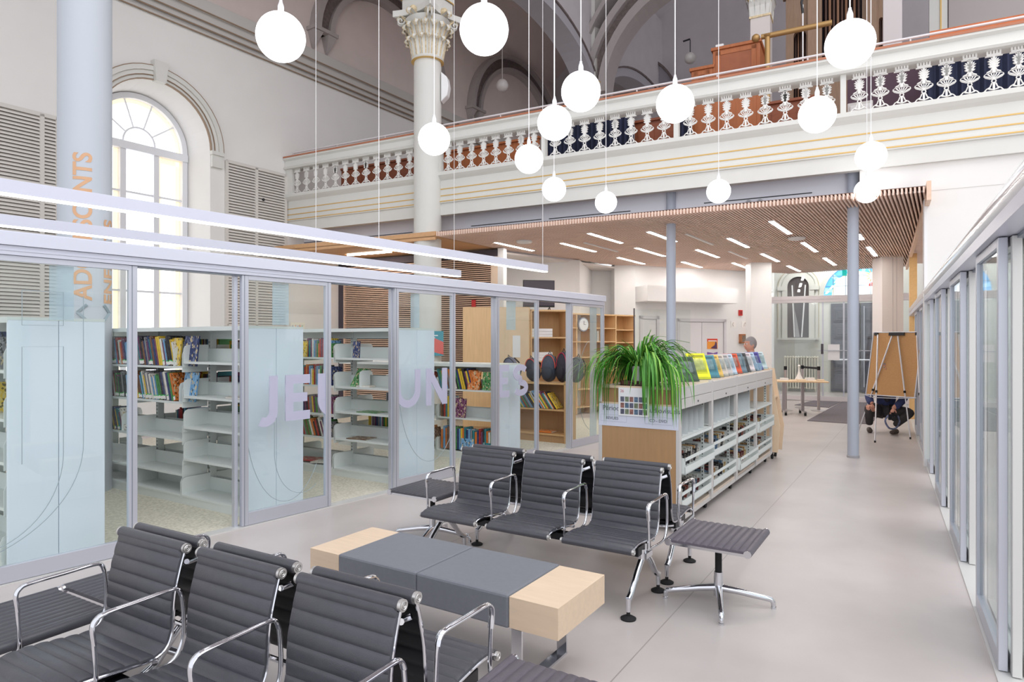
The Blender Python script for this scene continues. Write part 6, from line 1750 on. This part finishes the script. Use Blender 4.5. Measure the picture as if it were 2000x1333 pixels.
o.location = PQ(p_at(921, QL-.06), QL-.06, H+(666.5-600)/F*PQ(p_at(924, QL), QL)[1])
x, y = gp(1022, 12.5)
t = thing('television', 'flat black television standing above the cabinets on two small feet', 'television', (x, y, 0), rad(12))
W2 = .62; zb_ = H+(666.5-600)/F*12.5; zt_ = H+(666.5-547)/F*12.5
m_ = MB(); m_.box(0, W2, 0, .04, zb_, zt_); m_.box(.012, W2-.012, -.003, 0, zb_+.03, zt_-.012, 1); m_.build('screen', [BLACK, TVB], t, bevel=.004)
for q_ in (.06, W2-.1):
    m_ = MB(); m_.tube([(q_-.05, -.08, zb_-.045), (q_, 0, zb_), (q_+.04, .1, zb_-.045)], .01, 6); m_.build('stand_foot', BLACK, t)
x, y = gp(1000, 12.6)
t = thing('media_cupboard', 'birch open cupboard carrying the television', 'cupboard', (.35, 12.38, 0), rad(12)); zc_ = zb_-.055
m_ = MB(); m_.box(0, .03, 0, .5, 0, zc_); m_.box(.7, .73, 0, .5, 0, zc_); m_.build('side_panel', BIRCH, t)
m_ = MB(); m_.box(0, .73, 0, .5, zc_-.03, zc_); m_.build('top', BIRCH, t)
for z in (.3, .8, 1.25, 1.7): m_ = MB(); m_.box(.03, .7, .0, .48, z, z+.025); m_.build('shelf', BIRCH, t)
m_ = MB(); m_.box(.0, .73, .48, .5, 0, zc_); m_.build('back_panel', OAK, t)
for i, (z, n_) in enumerate(((1.725, 3), (1.275, 3))):
    for k in range(n_): bx_ = MB(); bx_.box(0, .4, 0, .3, 0, .05); o = bx_.build('paper_box', PAPER); o.matrix_world = rz(rad(12), .285, 12.35, 0) @ Matrix.Translation((.1, .02, z+.002+.054*k)); tag(o, 'flat white paper box stacked on the '+('upper' if i == 0 else 'lower')+' shelf under the television', 'box', 'white boxes under the television')
# cell shelving
e0_ = Vector((.98, 14.25)); e1_ = Vector((2.95, 15.75)); dE = (e1_-e0_); LE = dE.length; angE = math.atan2(dE.y, dE.x)
t = thing('cell_bookshelf', 'wide birch cube bookshelf with mostly empty cells behind the plant', 'bookcase', (*e0_, 0), angE)
zt2 = 2.27; cells = [0, .62, 1.2, 1.78, LE-.03]
cells = [LE*q_ for q_ in (0, .23, .46, .735, .985)]
for c_ in cells: m_ = MB(); m_.box(c_-.0, c_+.03, 0, .35, 0, zt2); m_.build('divider', BIRCH, t)
m_ = MB(); m_.box(0, LE+.03, 0, .35, zt2-.03, zt2); m_.build('top', BIRCH, t)
for i in range(4):
    for z in ((.15, .55, .95, 1.27, 1.62, 1.93) if i < 3 else (.15, .55, .9, 1.25, 1.6, 1.90)): m_ = MB(); m_.box(cells[i]+.03, cells[i+1], 0, .34, z, z+.022); m_.build('shelf', BIRCH, t)
m_ = MB(); m_.box(0, LE, .335, .35, .0, zt2); m_.build('back_panel', OAK, t)
ME = rz(angE, *e0_)
for k in range(4): place_book(ME, cells[2]+.06+.035*k, .06, 1.643, .03, .2, .24, 0, (3, 2, 3, 3)[k], False, ('white' if k != 1 else 'teal')+' book standing in the cube shelf left cell above the plant', 'books in the cube bookshelf')
t = thing('blue_poster_stand', 'blue framed leaflet in the cube bookshelf just over the leaves', 'leaflet', (0, 0, 0)); t.matrix_world = ME @ Matrix.Translation((cells[3]+.12, .05, 1.274))
m_ = MB(); m_.box(0, .2, 0, .015, 0, .26, 0); m_.box(.02, .18, -.004, 0, .05, .22, 1); m_.build('board', [mat('leaflet_blue', (50, 84, 150), .5), PAPER], t)
t = thing('framed_card', 'small brown framed card in the cube bookshelf over the left leaves', 'frame', (0, 0, 0)); t.matrix_world = ME @ Matrix.Translation((cells[2]+.3, .05, 1.294))
m_ = MB(); m_.box(0, .2, 0, .015, 0, .28, 0); m_.box(.03, .17, -.004, 0, .04, .24, 1); m_.build('board', [mat('frame_brown', (70, 50, 40), .5), mat('card_green', (140, 170, 110), .6, var=.4)], t)
t = thing('wall_clock', 'round white clock with grey rim hung on the cube bookshelf', 'clock', (0, 0, 0)); t.matrix_world = ME @ Matrix.Translation((LE*.305, -.03, 2.02))
m_ = MB(); m_.cyl((0, .03, 0), (0, -.01, 0), .16, n=32); m_.build('rim', mat('clock_rim', (150, 156, 170), .4, .4), t, True)
m_ = MB(); m_.cyl((0, -.01, 0), (0, -.016, 0), .135, n=32); m_.build('face', PAPER, t)
m_ = MB(); m_.box(-.005, .005, -.02, -.016, 0, .08); m_.box(0, .06, -.02, -.016, -.004, .004); m_.build('hand', BLACK, t)

# ================================================================== ENTRANCE FURNITURE
def fl_(u, v): Y = F*H/(v-666.5); return ((u-1000)/F*Y, Y)
m_ = MB(); P_ = [fl_(1576.5, 822.7), fl_(1655, 828), fl_(1700, 829), fl_(1750, 782), fl_(1655, 780)]
m_.slab(P_, .001, .012); tag(m_.build('entrance_mat', MATM), 'long dark grey entrance mat running toward the doors', 'mat')
P_ = [fl_(1552, 792), fl_(1619, 797), fl_(1651, 781), fl_(1611, 778.5)]
m_ = MB(); m_.slab(P_, .001, .012); tag(m_.build('entrance_mat', MATM), 'shorter dark grey mat beyond the belt posts', 'mat')
# radiator
q_ = QW-.3; a, b = p_at(1531, q_), p_at(1599, q_); t = thing('radiator', 'cream cast-iron column radiator under the dark niche window', 'radiator', PQ(a, q_), GB)
Lr = b-a; n_ = 13; zt_ = vz(699, 1560, q_); zl = .12; c0 = None
for i in range(n_):
    if c0 is None:
        m_ = MB()
        for y in (0, .08, .16): m_.tube([(0, y, zl), (0, y, zt_)], .022, 8)
        m_.tube([(0, -.01, zt_), (0, .08, zt_+.03), (0, .17, zt_)], .024, 8); m_.tube([(0, -.01, zl), (0, .17, zl)], .026, 8)
        c0 = m_.build('section', mat('radiator_cream', (226, 222, 210), .4), t, True); c0.location = (.03, 0, 0)
    else: c = c0.copy(); COL.objects.link(c); c.parent = t; c.location = (.03+i*(Lr-.06)/(n_-1), 0, 0)
m_ = MB(); m_.tube([(0, .08, zl), (Lr, .08, zl)], .03, 8); m_.tube([(0, .08, zt_), (Lr, .08, zt_)], .03, 8); m_.tube([(Lr*.1, .08, 0), (Lr*.1, .08, zl)], .02, 6); m_.tube([(Lr*.9, .08, 0), (Lr*.9, .08, zl)], .02, 6); m_.build('manifold', mat('radiator_cream', (0, 0, 0)), t, True)
# returns table
x, y = fl_(1563, 810)
t = thing('folding_table', 'pale wood folding table on chrome casters, half hidden behind the media unit', 'table', (x, y, 0), rad(-14))
m_ = MB(); m_.box(-.52, .52, -.35, .35, .735, .765); m_.build('tabletop', mat('table_maple', (228, 196, 156), .45, var=.05), t, bevel=.004)
for xx in (-.35, .05):
    m_ = MB(); m_.box(xx-.03, xx+.03, -.03, .03, .09, .735); m_.box(xx-.025, xx+.025, -.34, .34, .07, .10); m_.build('leg', mat('steel_leg', (176, 168, 168), .3, .8), t, bevel=.003)
    for sy in (-.31, .31): m_ = MB(); m_.cyl((xx-.02, sy, .035), (xx+.02, sy, .035), .035, n=14); m_.build('caster', RUB, t)
MTB = rz(rad(-14), x, y)
for i, (xx, yy, ww, hh, c_, lb) in enumerate(((-.42, -.1, .16, .05, PAPER, 'white leaflet stack at the left on the folding table'), (-.1, -.15, .2, .03, mat('cream_leaf', (232, 214, 190), .7), 'cream leaflet stack in the middle of the folding table'), (.12, .0, .18, .06, PAPER, 'white leaflet stack near the right end of the folding table'), (.34, -.1, .14, .03, mat('cream_leaf', (0, 0, 0)), 'cream flyer pile at the right end of the folding table'))):
    m_ = MB(); m_.box(0, ww, 0, .14, 0, hh); o = m_.build('leaflet_stack', c_); o.matrix_world = MTB @ Matrix.Translation((xx, yy, .766)); tag(o, lb, 'leaflets')
m_ = MB(); m_.lathe([(.09, 0), (.085, .02), (.04, .1), (.012, .2), (.01, .26), (.03, .28), (.01, .30)], 20); o = m_.build('desk_bell_lamp', mat('bell_white', (240, 238, 236), .5), smooth=True); o.matrix_world = MTB @ Matrix.Translation((-.0, .15, .766)); o.scale = (1, 1, 1.15); tag(o, 'white bell shaped dispenser on the folding table', 'dispenser')
# belt posts
for (u, v, lb) in ((1534, 801.5, 'left steel belt post by the folding table'), (1567, 797, 'middle steel belt post with the black belt clipped on'), (1599, 803, 'right steel belt post at the end of the black belt')):
    x, y = fl_(u, v); t = thing('belt_post', lb, 'belt post', (x, y, 0))
    m_ = MB(); m_.cyl((0, 0, .02), (0, 0, 1.0), .033, n=20); m_.build('post', mat('satin_steel', (190, 182, 182), .3, .85), t, True)
    m_ = MB(); m_.lathe([(.17, 0), (.17, .008), (.12, .02), (.04, .03)], 28); m_.build('base_plate', mat('satin_steel', (0, 0, 0)), t, True)
    m_ = MB(); m_.cyl((0, 0, .96), (0, 0, 1.05), .036, n=16); m_.build('belt_head', BLACK, t, True)
x0, y0 = fl_(1567, 797); x1, y1 = fl_(1599, 803); m_ = MB()
dv = Vector((x1-x0, y1-y0)).normalized(); m_.add([(x0+dv.x*.04, y0+dv.y*.04, .98), (x1-dv.x*.04, y1-dv.y*.04, .98), (x1-dv.x*.04, y1-dv.y*.04, 1.03), (x0+dv.x*.04, y0+dv.y*.04, 1.03)], [(0,1,2,3)])
m_.add([(x0+dv.x*.04, y0+dv.y*.04+.003, .98), (x1-dv.x*.04, y1-dv.y*.04+.003, .98), (x1-dv.x*.04, y1-dv.y*.04+.003, 1.03), (x0+dv.x*.04, y0+dv.y*.04+.003, 1.03)], [(3,2,1,0)])
tag(m_.build('belt', BLACK), 'black belt stretched between two steel posts', 'belt')
# easel
A_ = Vector((.574, -.819)); N_ = Vector((.819, .574)); bl_ = Vector((6.41, 11.87))
t = thing('flipchart_easel', 'aluminium flipchart easel seen from behind with brown board', 'easel', (0, 0, 0))
def eb(s_, h, off=0.0):      # point on the board: s across, h up 0..1
    base = bl_+A_*s_+N_*(.28*h-.0+off); return (base.x, base.y, .68+1.125*h)
bw_ = .82
m_ = MB(); f0 = [eb(0, 0), eb(bw_, 0), eb(bw_, 1), eb(0, 1)]; f1 = [eb(0, 0, .02), eb(bw_, 0, .02), eb(bw_, 1, .02), eb(0, 1, .02)]
m_.add(f0+f1, [(0,1,2,3), (7,6,5,4), (0,4,5,1), (1,5,6,2), (2,6,7,3), (3,7,4,0)]); m_.build('board', CORK, t)
m_ = MB()
for a, b in ((eb(0, 0), eb(0, 1)), (eb(bw_, 0), eb(bw_, 1)), (eb(0, 1), eb(bw_, 1)), (eb(0, 0), eb(bw_, 0))): m_.tube([a, b], .011, 6)
m_.build('board_frame', ALU, t)
for s_, w2, hh in ((.06, .03, .05), (bw_/2, .13, .05), (bw_-.07, .03, .05)):
    m_ = MB(); p = [eb(s_-w2, .95, -.03), eb(s_+w2, .95, -.03), eb(s_+w2, 1.0, -.03), eb(s_-w2, 1.0, -.03)]; p2_ = [eb(s_-w2, .95, 0), eb(s_+w2, .95, 0), eb(s_+w2, 1.0, 0), eb(s_-w2, 1.0, 0)]
    m_.add(p+p2_, [(0,1,2,3), (0,4,5,1), (1,5,6,2), (2,6,7,3), (3,7,4,0)]); m_.build('clamp', BLACK, t)
fA, fB, fC, fD = fl_(1709, 865), fl_(1778, 858), fl_(1801, 872), fl_(1676, 845)
for top_, ft in ((eb(.1, .96, -.045), fA), (eb(bw_/2+.04, .94, -.05), fB), (eb(bw_-.06, .95, -.045), fC), (eb(bw_/2-.06, .94, -.05), fD)):
    T_ = Vector(top_); B_ = Vector((ft[0], ft[1], .012)); md = T_.lerp(B_, .56)
    m_ = MB(); m_.cyl(T_, md, .0135, n=10); m_.cyl(md, B_, .0105, n=10); m_.cyl(md+(T_-B_).normalized()*.02, md-(T_-B_).normalized()*.02, .02, n=10, m=1); m_.cyl(B_+Vector((0, 0, .02)), B_-Vector((0, 0, .012)), .014, n=10, m=1); m_.build('leg', [mat('easel_aluminium', (214, 214, 220), .3, .5), RUB], t, True)
m_ = MB(); m_.tube([eb(-.02, -.0, -.04), eb(.2, -.03, -.12), eb(bw_*.7, -.02, -.12), eb(bw_+.05, -.0, -.04)], .007, 6); m_.build('spreader', ALU, t)
# ================================================================== PEOPLE
def skin_mesh(name, pts, edges, mt, parent=None, sub=2, root=0):
    me = bpy.data.meshes.new(name); me.from_pydata([p[0] for p in pts], edges, []); o = bpy.data.objects.new(name, me); COL.objects.link(o)
    md = o.modifiers.new('skin', 'SKIN'); md.use_smooth_shade = True; md.branch_smoothing = .6
    for i, p in enumerate(pts):
        r_ = p[1] if isinstance(p[1], tuple) else (p[1], p[1]); me.skin_vertices[0].data[i].radius = r_
    me.skin_vertices[0].data[root].use_root = True
    o.modifiers.new('sub', 'SUBSURF').levels = sub; o.modifiers['sub'].render_levels = sub
    dg = bpy.context.evaluated_depsgraph_get(); dg.update()
    m2 = bpy.data.meshes.new_from_object(o.evaluated_get(dg)); bpy.data.objects.remove(o)
    m2.materials.clear(); m2.materials.append(mt)
    for p in m2.polygons: p.use_smooth = True
    o = bpy.data.objects.new(name, m2); COL.objects.link(o)
    if parent is not None: o.parent = parent
    return o
def head_parts(parent, M, hair, glasses=False):
    """head centre at the origin of M, facing -y"""
    m_ = MB(); m_.ball((0, 0, 0), .5, 28, 20, sc=(.15, .19, .235))
    for i, v in enumerate(m_.v):
        x, y, z = v
        if z < -.03: f = 1-(-.03-z)*2.2; x *= f; y = y*(1-(-.03-z)*1.2)-(-.03-z)*.10
        if y < -.07 and abs(x) < .055 and -.015 < z < .03: y += .008
        m_.v[i] = (x, y, z)
    m_.ball((0, -.098, -.018), .017, 10, 8, sc=(.8, 1.2, 1.5)); m_.ball((0, -.085, -.062), .02, 10, 6, sc=(1.2, .5, .3))
    for s_ in (-1, 1): m_.ball((s_*.074, .005, -.01), .022, 8, 6, sc=(.4, .8, 1.4)); 
    m_.cyl((0, .01, -.08), (0, .03, -.2), .055, .06, 16)
    o = m_.build('head', SKIN, parent, True); o.matrix_local = M
    e = MB()
    for s_ in (-1, 1): e.ball((s_*.031, -.083, .012), .011, 10, 8); e.ball((s_*.031, -.093, .012), .005, 8, 6, 1)
    e = e.build('eyes', [mat('eye_white', (230, 228, 226), .3), BLACK], o, True)
    h = MB(); h.ball((0, .012, .022), .5, 28, 18, sc=(.164, .2, .225))
    h.f = [f for f in h.f if not all(h.v[i][1] < -.035 and h.v[i][2] < .075 or h.v[i][2] < -.06 for i in f)]; h.m = [0]*len(h.f)
    h.build('hair', hair, o, True)
    return o
def hand(parent, M, mt=SKIN, curl=.9, mirror=1):
    """palm in x/y plane, fingers along +x, thumb on +y*mirror"""
    pts = [((0, 0, 0), (.022, .014)), ((.045, 0, 0), (.038, .014)), ((.085, 0, 0), (.036, .012))]; edges = [(0, 1), (1, 2)]
    o = skin_mesh('palm', pts, edges, mt, parent, 2)
    o.matrix_local = M
    for k, (yy, ln) in enumerate(((.028, .068), (.010, .078), (-.010, .072), (-.028, .056))):
        a = 0; p = Vector((.08, yy, 0)); ps = [(tuple(p), .009)]
        for j in range(3): a += curl*(.6 if j == 0 else .75); p = p+Vector((math.cos(a), 0, -math.sin(a)))*ln*(.45, .32, .26)[j]; ps.append((tuple(p), .0085-.0008*j))
        skin_mesh('finger', ps, [(0, 1), (1, 2), (2, 3)], mt, o, 1)
    ps = [((.02, mirror*.025, 0), .011), ((.045, mirror*.052, -.012), .010), ((.07, mirror*.058, -.03), .009)]
    skin_mesh('thumb', ps, [(0, 1), (1, 2)], mt, o, 1)
    return o
JK = mat('navy_jacket', (56, 66, 112), .75, var=.15, scale=12, bump=.3, bscale=30); TRS = mat('dark_trousers', (62, 58, 60), .85, var=.15, scale=10, bump=.3, bscale=30); SHO = mat('brown_shoe', (78, 66, 60), .6, var=.2, scale=30)
# crouching photographer behind the easel, facing the camera (local -y toward the camera)
gx, gy = 6.76, 11.85
ph = thing('person', 'person in a navy jacket crouching behind the easel and holding a camera', 'person', (gx, gy, 0), rad(-29))
V3 = lambda *a: tuple(a)
bd = [(V3(0, .12, .42), .13), (V3(0, .06, .62), (.14, .11)), (V3(0, .0, .86), (.17, .11)), (V3(0, -.03, .97), .06), (V3(0, -.05, 1.06), .06),
      (V3(-.17, .0, .89), .06), (V3(-.26, -.08, .66), .048), (V3(-.22, -.28, .52), .036), (V3(.17, 0, .89), .06), (V3(.27, -.12, .64), .048), (V3(.10, -.33, .45), .036),
      (V3(-.12, .08, .38), .09), (V3(-.27, -.28, .48), .065), (V3(-.26, -.12, .12), .042), (V3(.12, .08, .38), .09), (V3(.38, -.22, .42), .065), (V3(.12, -.16, .14), .042)]
ed_ = [(0,1), (1,2), (2,3), (3,4), (2,5), (5,6), (6,7), (2,8), (8,9), (9,10), (0,11), (11,12), (12,13), (0,14), (14,15), (15,16)]
skin_mesh('body', bd, ed_, SKIN, ph)
jk = [(V3(0, .10, .44), (.19, .16)), (V3(0, .05, .62), (.20, .15)), (V3(0, .0, .84), (.21, .13)), (V3(0, -.02, .95), .09), (V3(-.19, .0, .88), .085), (V3(-.28, -.08, .66), .075), (V3(-.23, -.27, .52), .06), (V3(.19, 0, .88), .085), (V3(.29, -.12, .64), .075), (V3(.13, -.30, .46), .055)]
skin_mesh('jacket', jk, [(0,1), (1,2), (2,3), (2,4), (4,5), (5,6), (2,7), (7,8), (8,9)], JK, ph)
tz = [(V3(0, .13, .38), (.17, .13)), (V3(-.13, .06, .38), .115), (V3(-.27, -.27, .47), .09), (V3(-.26, -.14, .2), .068), (V3(-.26, -.13, .12), .06), (V3(.13, .06, .38), .115), (V3(.40, -.22, .41), .09), (V3(.18, -.17, .2), .068), (V3(.13, -.16, .13), .06)]
skin_mesh('trousers', tz, [(0,1), (1,2), (2,3), (3,4), (0,5), (5,6), (6,7), (7,8)], TRS, ph)
for (x, y, r_) in ((-.26, -.16, .1), (.14, -.22, -.5)):
    s_ = skin_mesh('shoe', [(V3(0, .08, .05), (.045, .05)), (V3(0, -.02, .045), (.048, .045)), (V3(0, -.13, .036), (.05, .036))], [(0,1), (1,2)], SHO, ph); s_.location = (x, y, 0); s_.rotation_euler = (0, 0, r_)
head_parts(ph, Matrix.Translation((0, -.07, 1.17)), mat('grey_hair', (150, 144, 144), .8, bump=.5, bscale=60))
sc_f = MB(); sc_f.ball((0, -.12, .80), .5, 16, 12, sc=(.17, .10, .30)); sc_f.ball((.02, -.19, .66), .5, 14, 10, sc=(.12, .07, .2)); sc_f.build('dark_scarf', mat('scarf_black', (44, 42, 50), .95, var=.5, scale=16, bump=.8, bscale=25), ph, True)
hand(ph, Matrix.Translation((.11, -.33, .46)) @ Matrix.Rotation(rad(-115), 4, 'Z') @ Matrix.Rotation(rad(50), 4, 'Y'), curl=.55)
hand(ph, Matrix.Translation((-.22, -.28, .52)) @ Matrix.Rotation(rad(-70), 4, 'Z') @ Matrix.Rotation(rad(50), 4, 'Y'), curl=.7, mirror=-1)
cmx = thing('camera', 'black camera with patterned strap held between the knees of the crouching person', 'camera', tuple((rz(rad(-29), gx, gy) @ Vector((.10, -.42, .27)))), rad(-20))
m_ = MB(); m_.box(-.07, .07, -.035, .035, 0, .10); m_.box(-.025, .025, -.03, .03, .10, .13); m_.build('body', BLACK, cmx, bevel=.008)
m_ = MB(); m_.cyl((0, -.03, .05), (0, -.12, .03), .038, .042, 20); m_.build('lens', mat('lens_black', (30, 30, 34), .25), cmx, True)
m_ = MB(); m_.tube(spline([Vector(p) for p in ((-.07, 0, .08), (-.12, -.02, -.02), (-.06, -.05, -.14), (.04, -.05, -.13), (.10, -.02, -.02), (.075, 0, .08))], 5), .006, 6, rx=.018); m_.build('strap', mat('strap_pattern', (110, 118, 150), .8, var=.7, scale=40), cmx, True)
# librarian behind the media unit
px_, py_ = (1467-1000)/F*10.6, 10.6
lb_ = thing('person', 'grey-haired person in a pale lavender shirt standing behind the far end of the media unit', 'person', (px_, py_, 0), rad(-75))
zt = 1.60
bd = [(V3(0, 0, .92), (.13, .10)), (V3(0, 0, 1.12), (.13, .10)), (V3(0, 0, 1.30), (.15, .10)), (V3(0, 0, 1.40), .06), (V3(0, -.01, 1.47), .055), (V3(-.17, 0, 1.34), .05), (V3(-.23, .02, 1.08), .042), (V3(-.2, -.16, .92), .03), (V3(.17, 0, 1.34), .05), (V3(.23, .02, 1.08), .042), (V3(.2, -.16, .92), .03),
      (V3(-.09, 0, .85), .09), (V3(-.1, -.01, .47), .062), (V3(-.1, .02, .09), .042), (V3(.09, 0, .85), .09), (V3(.1, -.01, .47), .062), (V3(.1, .02, .09), .042)]
skin_mesh('body', bd, [(0,1), (1,2), (2,3), (3,4), (2,5), (5,6), (6,7), (2,8), (8,9), (9,10), (0,11), (11,12), (12,13), (0,14), (14,15), (15,16)], SKIN, lb_)
SHT = mat('lavender_shirt', (214, 206, 216), .8, bump=.2, bscale=30)
skin_mesh('shirt', [(V3(0, 0, .94), (.16, .125)), (V3(0, 0, 1.12), (.16, .125)), (V3(0, 0, 1.29), (.175, .12)), (V3(0, 0, 1.39), .075), (V3(-.18, 0, 1.34), .065), (V3(-.24, .02, 1.08), .055), (V3(-.21, -.13, .95), .045), (V3(.18, 0, 1.34), .065), (V3(.24, .02, 1.08), .055), (V3(.21, -.13, .95), .045)],
          [(0,1), (1,2), (2,3), (2,4), (4,5), (5,6), (2,7), (7,8), (8,9)], SHT, lb_)
skin_mesh('trousers', [(V3(0, 0, .9), (.15, .12)), (V3(-.09, 0, .8), .10), (V3(-.1, -.01, .47), .08), (V3(-.1, .02, .1), .065), (V3(.09, 0, .8), .10), (V3(.1, -.01, .47), .08), (V3(.1, .02, .1), .065)], [(0,1), (1,2), (2,3), (0,4), (4,5), (5,6)], TRS, lb_)
for x in (-.1, .1): s_ = skin_mesh('shoe', [(V3(0, .08, .05), (.045, .05)), (V3(0, -.02, .045), (.048, .045)), (V3(0, -.13, .036), (.05, .036))], [(0,1), (1,2)], SHO, lb_); s_.location = (x, .02, 0)
head_parts(lb_, Matrix.Translation((0, -.02, 1.59)), mat('grey_hair', (0, 0, 0)))
for s_ in (-1, 1): hand(lb_, Matrix.Translation((s_*.2, -.17, .91)) @ Matrix.Rotation(rad(-90), 4, 'Z') @ Matrix.Rotation(rad(35), 4, 'Y'), curl=.4, mirror=s_)

# ================================================================== LIGHT AND CAMERA
wd_ = bpy.data.worlds.new('world'); SC.world = wd_; wd_.use_nodes = True
bg = wd_.node_tree.nodes['Background']; bg.inputs[0].default_value = (*lin((240, 243, 250)), 1); bg.inputs[1].default_value = 1.15
def area(name, loc, rot, sx, sy, power, col):
    l = bpy.data.lights.new(name, 'AREA'); l.shape = 'RECTANGLE'; l.size = sx; l.size_y = sy; l.energy = power; l.color = col
    o = bpy.data.objects.new(name, l); COL.objects.link(o); o.location = loc; o.rotation_euler = rot; return o
# unseen fill light added behind the camera to brighten the nave
area('added_rear_fill', (3.5, -5.0, 6.5), (rad(75), 0, 0), 9, 6, 240, (1, .985, .96))
area('added_top_fill', (5.5, 2.0, 12.5), (0, 0, 0), 10, 10, 650, (1, .985, .97))  # added overhead fill, no fitting modelled; lifts floor and cushion tops
vx, vy, _ = PQ(p_at(1640, QG+2), QG+2)
area('added_vestibule_fill', (vx, vy, 4.9), (0, 0, GB), 3, 2, 160, (1, .97, .93))  # extra fill under the vestibule ceiling, added to brighten the entrance
cam = bpy.data.cameras.new('camera'); cam.lens = 36*F/2000; cam.sensor_width = 36; cam.sensor_fit = 'HORIZONTAL'; cam.clip_end = 200; cam.clip_start = .05
co_ = bpy.data.objects.new('camera', cam); COL.objects.link(co_); co_.location = (0, 0, H); co_.rotation_euler = (PI/2, 0, 0); SC.camera = co_
vs_ = SC.view_settings; vs_.view_transform = 'Standard'; vs_.look = 'None'; vs_.gamma = 1.0; vs_.exposure = 0.22; vs_.use_curve_mapping = False
# name suffix clean-up
for m_ in list(bpy.data.meshes):
    if m_.users == 0: bpy.data.meshes.remove(m_)
